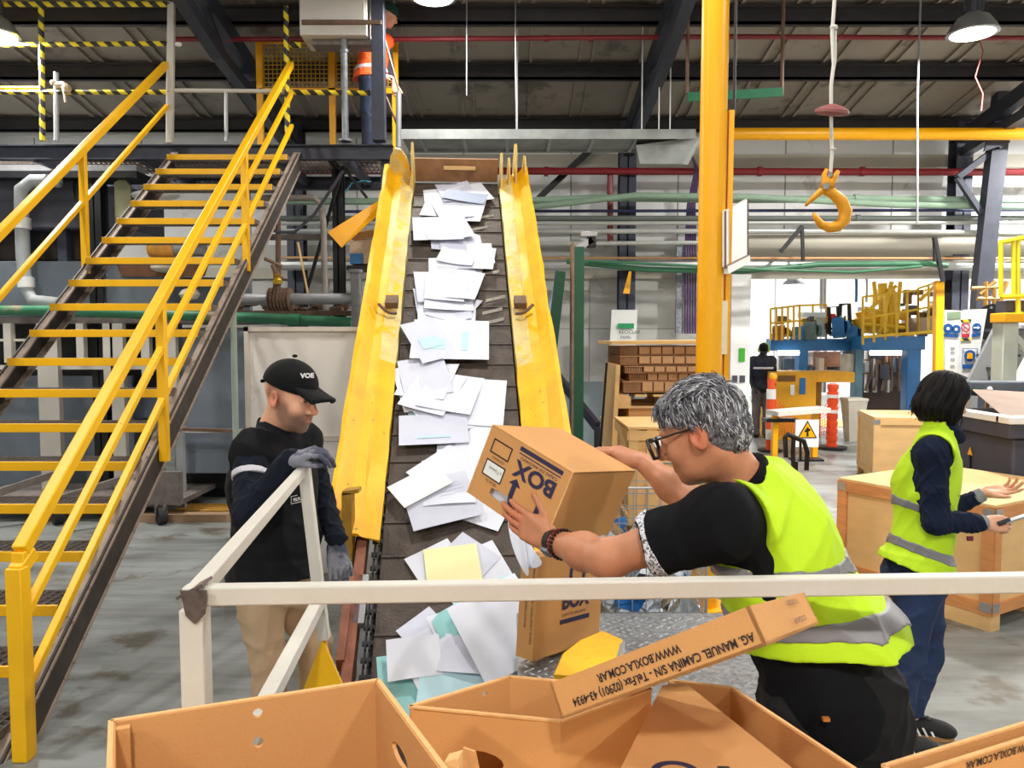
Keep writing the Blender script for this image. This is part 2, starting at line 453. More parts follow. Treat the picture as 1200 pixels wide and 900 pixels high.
# hazard tape: diagonal yellow and black bands
def hazard(name, axis):
    m = mat(name, (255, 255, 255), .5, 0, 0); nt, N, L = mnode(m); bs = N['Principled BSDF']
    tc = N.new('ShaderNodeTexCoord'); sx = N.new('ShaderNodeSeparateXYZ'); L.new(tc.outputs['Object'], sx.inputs[0])
    a = N.new('ShaderNodeMath'); a.operation = 'ADD'; L.new(sx.outputs[axis], a.inputs[0]); L.new(sx.outputs[0 if axis == 2 else 2], a.inputs[1])
    b = N.new('ShaderNodeMath'); b.operation = 'MULTIPLY'; b.inputs[1].default_value = 6.9; L.new(a.outputs[0], b.inputs[0])
    c = N.new('ShaderNodeMath'); c.operation = 'FRACT'; L.new(b.outputs[0], c.inputs[0])
    d = N.new('ShaderNodeMath'); d.operation = 'GREATER_THAN'; d.inputs[1].default_value = .5; L.new(c.outputs[0], d.inputs[0])
    mx = N.new('ShaderNodeMix'); mx.data_type = 'RGBA'; L.new(d.outputs[0], mx.inputs[0])
    mx.inputs[6].default_value = lin((238, 215, 40))+(1,); mx.inputs[7].default_value = lin((44, 42, 46))+(1,)
    L.new(mx.outputs[2], bs.inputs['Base Color']); return m
HZX = hazard('hazard_tape_horizontal', 0); HZZ = hazard('hazard_tape_vertical', 2)

# floor concrete
FLR = mat('smudged_grey_concrete', (138, 143, 143), .36, 0, .14, 1.1, chip=(102, 98, 90), chip_amt=.36, chip_scale=1.7, bump=.06, bscale=12, spec=.35)
nt, N, L = mnode(FLR)
# long dark scuffs running sideways across the floor
tc = N.new('ShaderNodeTexCoord'); mp = N.new('ShaderNodeMapping'); mp.inputs['Scale'].default_value = (.5, 3.2, 1); L.new(tc.outputs['Object'], mp.inputs[0])
nz = N.new('ShaderNodeTexNoise'); nz.inputs['Scale'].default_value = 1.6; nz.inputs['Detail'].default_value = 9; nz.inputs['Roughness'].default_value = .7; L.new(mp.outputs[0], nz.inputs['Vector'])
rp = N.new('ShaderNodeValToRGB'); rp.color_ramp.elements[0].position = .42; rp.color_ramp.elements[1].position = .72; rp.color_ramp.elements[0].color = (1, 1, 1, 1); rp.color_ramp.elements[1].color = (.5, .47, .44, 1)
L.new(nz.outputs[0], rp.inputs[0]); bs = N['Principled BSDF']; src = bs.inputs['Base Color'].links[0].from_socket
mx = N.new('ShaderNodeMix'); mx.data_type = 'RGBA'; mx.blend_type = 'MULTIPLY'; mx.inputs[0].default_value = 1; L.new(src, mx.inputs[6]); L.new(rp.outputs[0], mx.inputs[7]); L.new(mx.outputs[2], bs.inputs['Base Color'])
WALLW = mat('white_wall_panel', (238, 240, 242), .7, 0, .05, .8, chip=(190, 192, 186), chip_amt=.25, chip_scale=1.3)
WALLG = mat('grey_block_wall', (192, 193, 190), .8, 0, .1, 1.2, chip=(165, 165, 160), chip_amt=.3, chip_scale=2, bump=.1)
WAINS = mat('blue_grey_wall_paint', (138, 152, 158), .6, 0, .12, 2)
ROOF = mat('dull_roof_sheet', (150, 143, 134), .75, .1, .14, 1.2, chip=(110, 104, 98), chip_amt=.35, chip_scale=1.5)
PURL = mat('dark_purlin_steel', (52, 50, 54), .6, .2, .2, 5)
BEIGE = mat('beige_grey_beam', (182, 178, 166), .7, 0, .08, 2)
WOODF = mat('yellow_ochre_floor_patch', (196, 158, 70), .5, 0, .15, 3)

# ================================================================== the setting
mb = MB().b2((-9.5, -4, -.1), (10.2, 26, 0)); struct('floor', mb, FLR)
BW = 12.0; RZ0 = 5.05; RS = .18
def roofz(Y): return RZ0+RS*(BW-Y)
mb = MB(); U = V3(0, 1, -RS)
mb.obox((-9.5, -4, roofz(-4)), (19.7, 0, 0), U*16.2, (0, 0, .05))
x = -9.3
while x < 10:
    for dx in (0, .16):
        mb.obox((x+dx, -4, roofz(-4)-.035), (.035, 0, 0), U*16.2, (0, 0, .036))
    x += .78
ceil = struct('ceiling', mb, ROOF)
RN = nrm((0, RS, 1))
for i, yy in enumerate((147, 85, 19, None, None, None, None)):
    if yy is not None: Y = pxp(600, yy, (0, BW, RZ0-.12), RN)[1]; Yl = Y
    else: Yl -= 1.5; Y = Yl
    z = roofz(Y)
    mb = MB().b2((-9.4, Y-.03, z-.2), (10.1, Y+.03, z-.03)); mb.b2((-9.4, Y-.03, z-.2), (10.1, Y+.1, z-.185)); mb.b2((-9.4, Y-.1, z-.05), (10.1, Y+.03, z-.035))
    part('purlin', mb, PURL, ceil)
OX = px(878, 330, BW)[0]; OZ = px(900, 327, BW)[2]
mb = MB().b2((-9.5, BW, 0), (OX, BW+.2, 2.86)); mb.b2((-9.5, BW, 2.86), (10.2, BW+.2, 3.3)); mb.cur = 1
mb.b2((-9.5, BW, 3.3), (10.2, BW+.2, RZ0+.05)); mb.cur = 2
for xx in np.arange(-9, 10, 1.65): mb.b2((xx, BW-.004, 3.3), (xx+.02, BW+.01, RZ0))
mb.b2((-9.5, BW-.004, 2.0), (OX, BW+.01, 2.015))
for xx in np.arange(-8.4, OX, 2.4): mb.b2((xx, BW-.004, 0), (xx+.015, BW+.01, 2.9))
struct('wall_back', mb, [WALLG, WALLW, GRY])
mb = MB().b2((-9.5, BW-.06, px(700, 327, BW)[2]), (10.2, BW, px(700, 314, BW)[2])); struct('trim_1', mb, BEIGE)
mb = MB().b2((-9.5, BW-.12, px(900, 198, BW)[2]), (10.2, BW, px(900, 183, BW)[2])); struct('trim_2', mb, BEIGE)
mb = MB().b2((-9.5, BW-.15, px(300, 162, BW)[2]), (10.2, BW, px(300, 157, BW)[2])); struct('trim_3', mb, WHT)
mb = MB().b2((-9.5, BW-.012, 0), (OX-.28, BW, 1.18)); struct('baseboard_back', mb, WAINS)
mb = MB().b2((-9.7, -4, 0), (-9.5, 26, 8.2)); struct('wall_left', mb, WALLG)
mb = MB().b2((10.2, -4, 0), (10.4, 26, 8.2)); struct('wall_right', mb, WALLW)
mb = MB().b2((-9.7, -4.2, 0), (10.4, -4, 8.2)); struct('wall_front', mb, WALLG)
# hall beyond the opening
mb = MB().b2((-9.5, 25, 0), (10.4, 25.2, 7)); mb.cur = 1
for xx in np.arange(4, 10.2, 1.5): mb.b2((xx, 24.96, 0), (xx+.03, 25.01, 6))
struct('wall_far', mb, [WHT, GRY])
mb = MB().b2((-9.5, BW+.2, 6.4), (10.4, 25.2, 6.5)); struct('ceiling', mb, WALLW)
mb = MB().b2((2.2, BW+.2, 0), (2.3, 25, 6.4)); struct('wall_inner', mb, WALLW)
mb = MB().obox(tuple(px(905, 490, 16)*V3(1, 1, 0)+V3(0, 0, .001)), (3.6, 0, 0), (0, 1.5, 0), (0, 0, .012))
struct('trim_4', mb, WOODF)
for i, x0 in enumerate((5.1, 6.1)):
    mb = MB(); z = 2.7; mb.b2((x0, 24.9, z), (x0+.8, 24.95, z+1.1)); mb.cur = 1
    mb.b2((x0-.04, 24.88, z-.04), (x0+.84, 24.9, z)); mb.b2((x0-.04, 24.88, z+1.1), (x0+.84, 24.9, z+1.14)); mb.b2((x0+.39, 24.88, z), (x0+.41, 24.9, z+1.1))
    struct('window_%d' % (i+1), mb, [mat('pale_daylit_glass', (235, 242, 250), .2, 0, .02, em=.8), GRY])

# ------------------------------------------------------------------ high bay lamps
LENS = mat('glowing_lamp_lens', (255, 252, 240), .4, 0, 0, em=14)
def bay(loc, label, cord_top, k, light=True, w=None, r=.23):
    t = thing('high_bay_lamp', label, 'lamp', loc, 'high bay lamps under the roof')
    c = np.array(loc)
    part('reflector', MB().lathe([(r, .0), (r+.015, .005), (r*.93, .07), (r*.66, .16), (.09, .19), (.085, .2)], c, n=28), mat('lamp_spun_aluminium', (150, 155, 160), .35, .6), t)
    part('lens', MB().lathe([(.02, -.012), (r*.8, -.008), (r-.01, .004)], c, n=28), LENS, t)
    mb = MB().lathe([(.08, .2), (.085, .34), (.075, .4), (.03, .42)], c, n=16)
    for a in range(8):
        q = 2*math.pi*a/8; mb.box(c+V3(math.cos(q)*.085, math.sin(q)*.085, .28), (.02, .02, .12))
    part('gear_housing', mb, DGM, t)
    part('hanger', MB().cyl(c+V3(0, 0, .42), c+V3(0, 0, cord_top-c[2]), .012, n=8), BLK, t)
    if light:
        o = lamp_light((0, 0, -.03), w or LAMP_W, r*1.8); o.parent = t
    return t
for i, l in enumerate(LAMPS_SEEN):
    bay(l, w=(380, 115, 380)[i], label=['high bay lamp glowing at the left end of the roof, above the taped railing', 'high bay lamp at the top middle, above the conveyor head', 'high bay lamp with grey housing glowing at top right, near the hanging hook'][i], cord_top=roofz(l[1])-.01, k=i)
for i, l in enumerate(LAMPS_SIDE_ADDED):
    bay(l, 'added unseen high bay lamp brightening the back wall, outside the %s edge of the picture' % ('left', 'right')[i], roofz(l[1])-.01, i, True, 760)
for i, l in enumerate(LAMPS_BACK):
    bay(l, 'unseen high bay lamp outside the picture, placed to light the near part of the hall', roofz(l[1])-.01, i, True, 165 if l[1] > 0 else 300)
for i, (x, y) in enumerate(((5.0, 18.5), (8.2, 18.5), (6.4, 22.5))):
    if i == 0: p = px(930, 334, 17.5); x, y, z = p
    else: z = 5.2
    bay((x, y, z), ['low lamp shining just under the beam of the opening to the far hall', 'high bay lamp hidden above the far hall machine', 'high bay lamp at the far end of the far hall'][i], 6.4, i, True, 480)

# ------------------------------------------------------------------ roof frames and wall columns
for i, fx in enumerate((-8.2, -3.23, 1.72, 6.7)):
    where = ['beyond the left edge', 'behind the upper walkway', 'behind the white guide sign', 'at the right, behind the hanging hook'][i]
    t = thing('steel_roof_frame', 'dark steel column and roof truss '+where, 'steel frame', (fx, 11.6, 0), 'roof frames of the hall')
    part('column', MB().ibeam((fx, 11.65, 0), (fx, 11.65, RZ0), .24, .24, .02, up=(0, 1, 0)), DST, t)
    part('top_chord', MB().beam((fx, 11.7, roofz(11.7)-.3), (fx, -3.5, roofz(-3.5)-.3), .14, .2), DST, t)
    part('bottom_chord', MB().beam((fx, 11.6, 4.6), (fx, 8.6, 4.98), .13, .13).beam((fx, 8.6, 4.98), (fx, 2.5, 6.3), .13, .13), DST, t)
    mb = MB(); Y = 11.2; k = 0
    def low(Y): return 4.6+(11.6-Y)*.127 if Y > 8.6 else 4.98+(8.6-Y)*.216
    while Y > 3.4:
        Y2 = Y-.75; a = (fx, Y, low(Y) if k % 2 else roofz(Y)-.35); b = (fx, Y2, roofz(Y2)-.35 if k % 2 else low(Y2)); mb.beam(a, b, .06, .06); Y = Y2; k += 1
    part('web_member', mb, DST, t)
# slanted column with braces at the right
t = thing('slanted_steel_column', 'slanted dark steel column with cross braces at the right of the pipes', 'steel column', px(1140, 440, 10.9)*V3(1, 1, 0))
part('leg', MB().beam(px(1140, 470, 10.9)*V3(1, 1, 0), px(1150, 335, 10.9), .2, .16, (0, 1, 0)).beam(px(1150, 338, 10.9), px(1179, 75, 10.9), .22, .16, (0, 1, 0)), DST, t)
part('brace', MB().beam(px(1170, 172, 10.9), px(1122, 208, 10.9), .08, .08, (0, 1, 0)).beam(px(1122, 208, 10.9), px(1150, 250, 10.9), .07, .07, (0, 1, 0)).beam(px(1165, 170, 10.8), px(1215, 128, 10.8), .16, .12, (0, 1, 0)).beam(px(1178, 95, 10.8), px(1215, 55, 10.8), .2, .12, (0, 1, 0)), DST, t)
part('knee_plate', MB().plate([(0, 0), (.35, .12), (.3, .32), (.05, .22)], [], px(1152, 178, 10.75), (1, 0, 0), (0, 0, 1), .03), DST, t)
# diagonal wall brace
solo('wall_brace', MB().beam(px(640, 224, 11.7), px(700, 168, 11.7), .09, .06, (0, 1, 0)).beam(px(602, 262, 11.7), px(640, 224, 11.7), .09, .06, (0, 1, 0)), BLK, 'black diagonal brace on the white wall right of the conveyor head', 'brace')

# ------------------------------------------------------------------ pipes along the back wall
def pipe(name, pts, Y, r, m, label, cat='pipe', group=None, n=10, clamps=()):
    P = [px(a, b, Y) for a, b in pts]
    mb = MB().tube(P, r, n)
    for c in clamps:
        q = px(c[0], c[1], Y); mb.cyl(q-V3(.03, 0, 0), q+V3(.03, 0, 0), r*1.35, n=n)
    return solo(name, mb, m, label, cat, group)
pipe('red_fire_pipe', [(330, 200), (1260, 202)], 11.45, .052, RED, 'dark red fire pipe running along the top of the white wall', clamps=((640, 201), (890, 201), (1010, 201)))
pipe('red_pipe_drop', [(715, 203), (715, 252), (715, 285)], 11.5, .045, RED, 'short vertical red pipe dropping beside the dark wall column')
pipe('thin_red_sprinkler_pipe', [(200, 46), (478, 46), (860, 43), (1260, 45)], 8.9, .028, RED, 'thin red sprinkler pipe just under the roof sheets', clamps=((640, 45), (692, 45)))
pipe('green_pipe', [(330, 236), (600, 236), (700, 232), (870, 234), (1000, 233), (1260, 236)], 11.2, .05, LGRN, 'pale green pipe, the topmost of the green pipes', clamps=((1003, 233),))
pipe('bent_green_pipe', [(560, 246), (620, 243), (745, 229), (880, 231), (1050, 240), (1260, 243)], 11.05, .045, LGRN, 'pale green pipe that bends upward right of the conveyor')
pipe('blue_pipe', [(400, 248), (1260, 246)], 11.3, .022, mat('navy_pipe', (44, 50, 90), .4), 'thin dark blue pipe under the pale green pipes')
pipe('dark_grey_pipe', [(330, 256), (1260, 256)], 11.2, .04, mat('dark_grey_green_pipe', (98, 106, 102), .4), 'dark grey-green pipe between the blue pipe and the white pipe', clamps=((1005, 256),))
pipe('white_pipe', [(330, 262), (1260, 261)], 11.1, .028, SILV, 'thin silver pipe just above the wider silver conduit')
pipe('silver_conduit', [(330, 271), (880, 271), (1260, 273)], 11.0, .036, SILV, 'silver conduit halfway down the pipe run, behind the hook')
pipe('grey_conduit', [(620, 286), (870, 284)], 10.9, .03, SILV, 'sagging light grey conduit leading to the green post bracket')
pipe('wide_white_conduit', [(330, 311), (700, 311), (1260, 311)], 11.3, .075, SILV, 'wide white pipe along the beam above the opening')
pipe('orange_pipe', [(330, 302), (1260, 303)], 11.2, .018, mat('beige_orange_pipe', (205, 158, 112), .5), 'thin beige orange pipe above the green hose line')
pipe('green_hose_line', [(664, 306), (690, 309), (760, 316), (870, 318), (960, 310), (1090, 309), (1110, 311)], 11.0, .04, MGRN, 'dark green pipe crossing in front of the wide white pipe')
pipe('lower_green_pipe', [(690, 306), (800, 311), (900, 316), (1000, 319), (1080, 312)], 10.9, .02, MGRN, 'thin dark green pipe, lowest of the green pipes above the opening')
pipe('round_grey_duct', [(860, 285), (1260, 285)], 11.62, .2, BEIGE, 'wide beige grey round duct behind the pipes at the right', n=20)
pipe('yellow_gas_pipe', [(858, 157), (1260, 157)], 10.6, .082, YELC, 'thick yellow pipe under the roof at the right', n=16)
for (a, b, c, d) in ((940, 265, 915, 295), (1095, 278, 1105, 330)):
    solo('pipe_bracket', MB().beam(px(a, b, 10.9), px(c, d, 10.9), .05, .05).beam(px(a, b, 10.9), px(a+1, 306, 10.9), .04, .04), BLK, 'black angled pipe bracket '+('left of the hook' if a < 1000 else 'under the slanted steel column'), 'bracket', 'pipe brackets')
# flat silver duct with a funnel end
DUCT = mat('dull_duct_metal', (150, 155, 154), .5, .3, .3, 3)
t = thing('cable_duct', 'flat silver duct hung under the roof, between conveyor head and yellow column', 'duct', px(640, 158, 9.2))
a = px(470, 157, 9.0); b = px(815, 157, 9.0)
mb = MB().b2((a[0], 9.0, a[2]-.03), (b[0], 9.62, a[2])); mb.b2((a[0], 8.98, a[2]-.06), (b[0], 9.0, a[2]+.05)); mb.b2((a[0], 9.62, a[2]-.06), (b[0], 9.64, a[2]+.05))
part('tray', mb, DUCT, t)
mb = MB()
for xx in np.arange(a[0]+.2, b[0], .5): mb.b2((xx, 9.0, a[2]-.055), (xx+.04, 9.62, a[2]-.03))
part('tray_rung', mb, GAL, t)
mb = MB(); P0 = px(745, 168, 9.3); P1 = px(818, 162, 9.3)
mb.add([px(745, 170, 9.1), px(820, 160, 9.1), px(800, 192, 9.1), px(750, 192, 9.1), px(745, 172, 9.7), px(822, 163, 9.7), px(806, 193, 9.7), px(752, 194, 9.7)], [(0, 1, 2, 3), (7, 6, 5, 4), (0, 4, 5, 1), (1, 5, 6, 2), (2, 6, 7, 3), (3, 7, 4, 0)])
part('funnel', mb, DUCT, t)
mb = MB()
for xx in (606, 752, 772, 785): mb.tube([px(xx, 156, 9.3), V3(px(xx, 156, 9.3)[0], 9.3, roofz(9.3))], .008, 6)
part('hanger_rod', mb, WHT, t)
# hanging thin rods and cords
for i, (pts, r, m, lb) in enumerate((([(1075, 120), (1075, 262)], .011, GAL, 'thin white rod hanging at the right of the hook'), ([(604, 30), (605, 156)], .007, GAL, 'thin wire dropping from the roof above the conveyor'), ([(547, 30), (547, 112)], .008, GAL, 'thin rod hanging from the roof near the middle lamp'),
        ([(1148, 48), (1152, 60), (1143, 90), (1152, 110), (1150, 130)], .007, mat('red_wire', (150, 60, 50), .5), 'loose red wire hanging under the right lamp'))):
    P = [px(a, b, 8.6) for a, b in pts]; P.insert(0, V3(P[0][0], 8.6, roofz(8.6)-.06))
    solo('hanging_rod' if i < 3 else 'hanging_wire', MB().tube(P, r, 6), m, lb, 'rod' if i < 3 else 'wire')
t = thing('green_rail_bar', 'green bar on two brown hangers beside the yellow column near the roof', 'bar', px(860, 112, 8.4))
part('bar', MB().beam(px(806, 114, 8.4), px(917, 108, 8.4), .04, .09), mat('bar_green', (40, 120, 85), .5), t)
mb = MB()
for xx, yy in ((805, 110), (916, 112)): q = px(xx, yy, 8.4); mb.tube([q, V3(q[0], 8.4, roofz(8.4))], .02, 6)
part('hanger', mb, GRIME, t)
# cable ladder with purple cables on the wall
t = thing('cable_ladder', 'grey perforated cable ladder with purple cables beside the yellow column', 'cable tray', px(800, 390, 11.7))
part('ladder', MB().b2(px(791, 391, 11.7)-V3(0, .06, 0), px(801, 285, 11.7)), mat('perforated_grey', (150, 156, 166), .5, .3, .5, 30), t)
mb = MB()
for k in range(5): mb.tube([px(803+k*3, 391, 11.6), px(803+k*3, 300, 11.6), px(806+k*2, 240, 11.6), px(815+k, 200, 11.4), px(812, 185, 11)], .018, 6)
part('cable', mb, mat('purple_cable', (86, 62, 104), .5), t)
# ================================================================== yellow staircase
SX0, SX1 = -3.5, -2.28; SZ0, SY0, SD = .1126, 3.2593, .2584
def step(k): return SY0+SD*k, SZ0+.2*k
t = thing('staircase', 'tall yellow and rusty steel staircase climbing to the upper walkway at the left', 'staircase', (-2.89, SY0, 0))
def sline(x, k0, k1, dz): return V3(x, SY0+SD*k0, SZ0+.2*k0+dz), V3(x, SY0+SD*k1, SZ0+.2*k1+dz)
for x, ww in ((SX1+.05, .07), (SX0-.05, .07)):
    a, b = sline(x, -.35, 19.0, -.215)
    part('stringer_web', MB().beam(a, b, .012, .19), mat('dark_speckled_steel', (66, 60, 58), .65, .1, .3, 9, chip=(120, 108, 98), chip_amt=.15, chip_scale=40), t)
    mb = MB(); a2, b2 = sline(x-.02*np.sign(x+2.9), -.35, 19.0, -.12); mb.beam(a2, b2, ww, .014)
    a3, b3 = sline(x-.02*np.sign(x+2.9), -.35, 19.0, -.31); mb.beam(a3, b3, ww, .014)
    part('stringer_flange', mb, mat('beige_stringer_flange', (158, 142, 130), .7, .1, .2, 9, chip=(90, 78, 70), chip_amt=.3, chip_scale=20), t)  # flanges a lighter beige than the dark speckled web
for k in range(19):
    Y, z = step(k); mb = MB()
    nb = 26
    for i in range(nb+1): xx = SX0+(SX1-SX0)*i/nb; mb.b2((xx-.0035, Y+.01, z-.03), (xx+.0035, Y+.25, z-.002))
    for i in range(6): yy = Y+.02+.044*i; mb.b2((SX0, yy-.003, z-.022), (SX1, yy+.003, z-.004))
    mb.b2((SX0, Y+.24, z-.035), (SX1, Y+.25, z))
    tr = part('tread', mb, GRT, t)
    part('nosing', MB().b2((SX0, Y-.006, z-.05), (SX1, Y+.012, z+.004)), YEL, tr, bevel=.002)
    for x in (SX0, SX1): part('tread_bracket', MB().obox((x-.004, Y, z-.045), (.008, 0, 0), (0, .26, 0), (0, 0, .04)), GRT, tr)
# railings
for sx, right in ((-2.235, 1), (-3.56, 0)):
    def sline(x, k0, k1, dz, right=right):
        fx = lambda k: x+(.085-.13*k/19 if right else 0); fz = lambda k: dz-(.05*(1-k/19) if right else 0)
        return V3(fx(k0), SY0+SD*k0, SZ0+.2*k0+fz(k0)), V3(fx(k1), SY0+SD*k1, SZ0+.2*k1+fz(k1))
    mb = MB(); a, b = sline(sx, .2, 18.7, .82); mb.beam(a, b, .06, .06); part('handrail', mb, YEL, t, bevel=.006)
    for dz in ((.52, .2) if right else (.4,)):
        a, b = sline(sx, .3, 18.7, dz); part('mid_rail', MB().beam(a, b, .038, .038), YEL, t, bevel=.004)
    ks = (.2, 6.0, 12.6) if right else (.2, 6.2, 12.4)
    for k in ks:
        a, b = sline(sx, k, k, -.2); b = b+V3(0, 0, 1.02); a[2] = max(a[2], 0.0)
        part('rail_post', MB().beam(a, b, .055, .05, (0, 1, 0)), YEL, t, bevel=.005)
    if right:
        a = sline(sx, .0, 0, 0)[0]; part('newel_post', MB().beam((a[0], a[1]+.02, 0), (a[0], a[1]+.02, .86), .07, .06, (0, 1, 0)).beam((a[0], a[1]+.02, .84), (a[0], a[1]+.12, .9), .06, .06), YEL, t, bevel=.005)

# ================================================================== upper walkway
PZ = px(300, 166, 8.1)[2]; PY = 8.2; PX1 = px(443, 170, 8.15)[0]
t = thing('upper_walkway', 'dark steel upper walkway with grating deck at the head of the stairs', 'platform', (-4, PY, 0))
mb = MB().ibeam((-9, PY, PZ-.09), (PX1+.15, PY, PZ-.09), .1, .15, .012)
part('front_beam', mb, DST, t)
part('rear_beam', MB().ibeam((-9, 9.5, PZ-.15), (PX1+.1, 9.5, PZ-.15), .1, .15, .012), DST, t)
mb = MB()
for xx in np.arange(-9, PX1+.05, .055): mb.b2((xx, PY+.04, PZ-.04), (xx+.008, 9.5, PZ-.01))
for yy in np.arange(PY+.1, 9.5, .16): mb.b2((-9, yy, PZ-.035), (PX1+.05, yy+.008, PZ-.015))
part('deck_grating', mb, GRT, t)
mb = MB()
for xx in (-8, -6.2, -5.0, -3.9, -2.5, -1.75): mb.beam((xx, PY, PZ-.14), (xx, 9.5, PZ-.14), .06, .1)
part('cross_beam', mb, DST, t)
for p, Y, w in ((396, 8.75, .12), (112, 8.6, .15), (-100, 8.6, .15)):
    q = px(p, 180, Y); part('leg', MB().ibeam((q[0], Y, 0), (q[0], Y, PZ-.15), w, w, .014, up=(0, 1, 0)), BLK, t)
q = px(452, 200, 8.3); part('leg', MB().beam((q[0], 8.3, 0), (q[0], 8.3, PZ-.1), .09, .09, (0, 1, 0)), DST, t)
part('knee_brace', MB().beam(px(348, 380, 8.75), px(402, 195, 8.6), .03, .03).beam(px(402, 195, 8.5), px(430, 232, 8.5), .03, .03).beam(px(380, 178, 8.4), px(398, 200, 8.7), .05, .05), BLK, t)
# post with bigger section beside cabinet, rises out of the picture
q = px(444, 100, 8.1); solo('steel_post', MB().beam((q[0], 8.1, PZ), (q[0], 8.1, roofz(8.1)-.05), .13, .13, (0, 1, 0)), DST, 'thick dark blue steel post rising beside the worker on the walkway', 'post', bevel=.006)
q = px(404, 100, 8.1); solo('round_grey_post', MB().cyl((q[0], 8.1, PZ), (q[0], 8.1, px(404, 46, 8.1)[2]), .035, n=14).cyl((q[0], 8.1, PZ), (q[0], 8.1, PZ+.02), .07, n=14).cyl((q[0], 8.1, PZ+.9), (q[0], 8.1, PZ+.93), .045, n=14), mat('scuffed_grey_blue_pipe', (140, 145, 155), .5, .3, .4, 18), 'round scuffed grey post under the white cabinet', 'post')
# taped guard railing of the walkway
t = thing('walkway_railing', 'upper walkway railing wrapped in yellow and black hazard tape', 'railing', px(100, 166, 8.1))
YR = 8.1
def bar(x0, y0, x1, y1, r, m, nm='rail', Y=YR): part(nm, MB().tube([px(x0, y0, Y), px(x1, y1, Y)], r, 8), m, t)
bar(-60, 5, 200, 5, .028, HZX, 'top_rail'); bar(-60, 53, 200, 51, .026, HZX, 'middle_rail'); bar(-60, 108, 200, 108, .026, HZX, 'lower_rail')
bar(-60, 103, 50, 103, .016, YEL, 'cable_sleeve'); bar(203, 106, 332, 107, .022, WHP, 'plain_rail'); bar(338, 108, 434, 109, .026, HZX, 'lower_rail')
bar(340, 52, 352, 53, .03, HZX, 'tape_stub')
for xx, y0, m, r in ((48, 6, HZZ, .028), (335, 8, HZZ, .028)): bar(xx, y0, xx+2, 165, r, m, 'post')
part('corner_post', MB().beam(px(201, 3, YR), px(199, 168, YR), .07, .05, (0, 1, 0)), WHP, t, bevel=.006)
bar(66, 85, 66, 165, .026, GAL, 'post'); bar(265, 108, 265, 166, .02, GAL, 'post')
part('rope_knot', MB().sph(px(72, 100, YR-.04), .06, 8, (1.3, .8, .7)).sph(px(78, 104, YR-.05), .05, 8).sph(px(62, 97, YR-.05), .03, 8).tube([px(72, 100, YR-.05), px(76, 112, YR-.06), px(77, 120, YR-.06)], .012, 6), mat('dirty_rope', (210, 190, 160), .9, 0, .3, 20), t)
part('knob', MB().sph(px(209, 52, YR-.02), .03, 8, (1.3, 1, .8)), WHT, t)
t = thing('small_side_frame', 'thin bent metal bars right of the thick steel post on the walkway', 'frame', px(467, 173, 8.2))
part('bar', MB().tube([px(451, 47, 8.2), px(468, 108, 8.2), px(452, 112, 8.2), px(468, 153, 8.2)], .014, 6), GRIME, t)
part('upright', MB().tube([px(467, 108, 8.2), px(467, 173, 8.2)], .03, 8), GAL, t)
# yellow wire mesh panel
t = thing('yellow_mesh_panel', 'yellow framed wire mesh guard panel behind the white cabinet', 'mesh panel', px(360, 110, 9.2)*V3(1, 1, 0)+V3(0, 0, PZ))
a = px(304, 45, 9.2); b = px(465, 107, 9.2)
fr = MB()
for xx in (304, 389, 463): q = px(xx, 60, 9.2)[0]; fr.b2((q-.035, 9.17, PZ), (q+.035, 9.22, a[2]))
for zz in (a[2]-.03, b[2]): fr.b2((a[0], 9.17, zz-.03), (b[0], 9.22, zz+.03))
part('frame', fr, YELC, t)
mb = MB()
for xx in np.arange(a[0], b[0], .05): mb.b2((xx-.004, 9.19, b[2]), (xx+.004, 9.2, a[2]))
for zz in np.arange(b[2], a[2], .05): mb.b2((a[0], 9.19, zz-.004), (b[0], 9.2, zz+.004))
part('wire_mesh', mb, mat('mesh_yellow', (205, 160, 30), .5), t)
# cabinet
t = thing('electrical_cabinet', 'off white metal electrical cabinet mounted high above the walkway', 'cabinet', px(391, 40, 8.3))
c0 = px(351, 41, 8.0); c1 = px(430, 41, 8.0)
part('body', MB().b2((c0[0], 8.0, c0[2]), (c1[0], 8.45, c0[2]+.85)), mat('cabinet_white', (212, 208, 202), .5, 0, .05, 3, chip=(150, 130, 110), chip_amt=.05), t, bevel=.01)
part('door', MB().b2((c0[0]+.02, 7.985, c0[2]+.13), (c1[0]-.02, 8.0, c0[2]+.83)), mat('cabinet_white', (212, 208, 202)), t, bevel=.004)
part('rail_strip', MB().b2((c0[0]+.03, 7.97, c0[2]+.1), (c1[0]+.15, 8.0, c0[2]+.14)), GRIME, t)
part('mount_arm', MB().b2((c0[0]+.1, 8.1, c0[2]-.06), (c1[0]+.12, 8.3, c0[2])), GRT, t)

# ================================================================== inclined conveyor
C0 = px(535, 800, 3.40); C1 = px(535, 222, 7.31)
CT = nrm(C1-C0); CS = nrm(np.cross(CT, V3(0, 0, 1))); CN = np.cross(CS, CT); CL = np.linalg.norm(C1-C0); BWD = .78
def bp(s, l, h=0.0): return C0+CS*s+CT*l+CN*h
conv = thing('inclined_conveyor', 'inclined slat conveyor with dented yellow side guards climbing to the walkway', 'conveyor', C0*V3(1, 1, 0))
BELT = mat('scratched_brown_steel_slat', (84, 74, 68), .6, .25, .4, 10, chip=(140, 126, 112), chip_amt=.16, chip_scale=90, bump=.7, bscale=70)
pitch = .2265; l = -.42; k = 0
while l < CL+.02:
    hw = BWD/2; mb = MB()
    mb.obox(bp(-hw, l+.004, -.022), CS*BWD, CT*(pitch-.008)+CN*.016, CN*.012)
    mb.obox(bp(-hw, l+pitch-.02, -.02), CS*BWD, CT*.012, CN*.034)
    part('belt_slat', mb, BELT, conv); l += pitch; k += 1
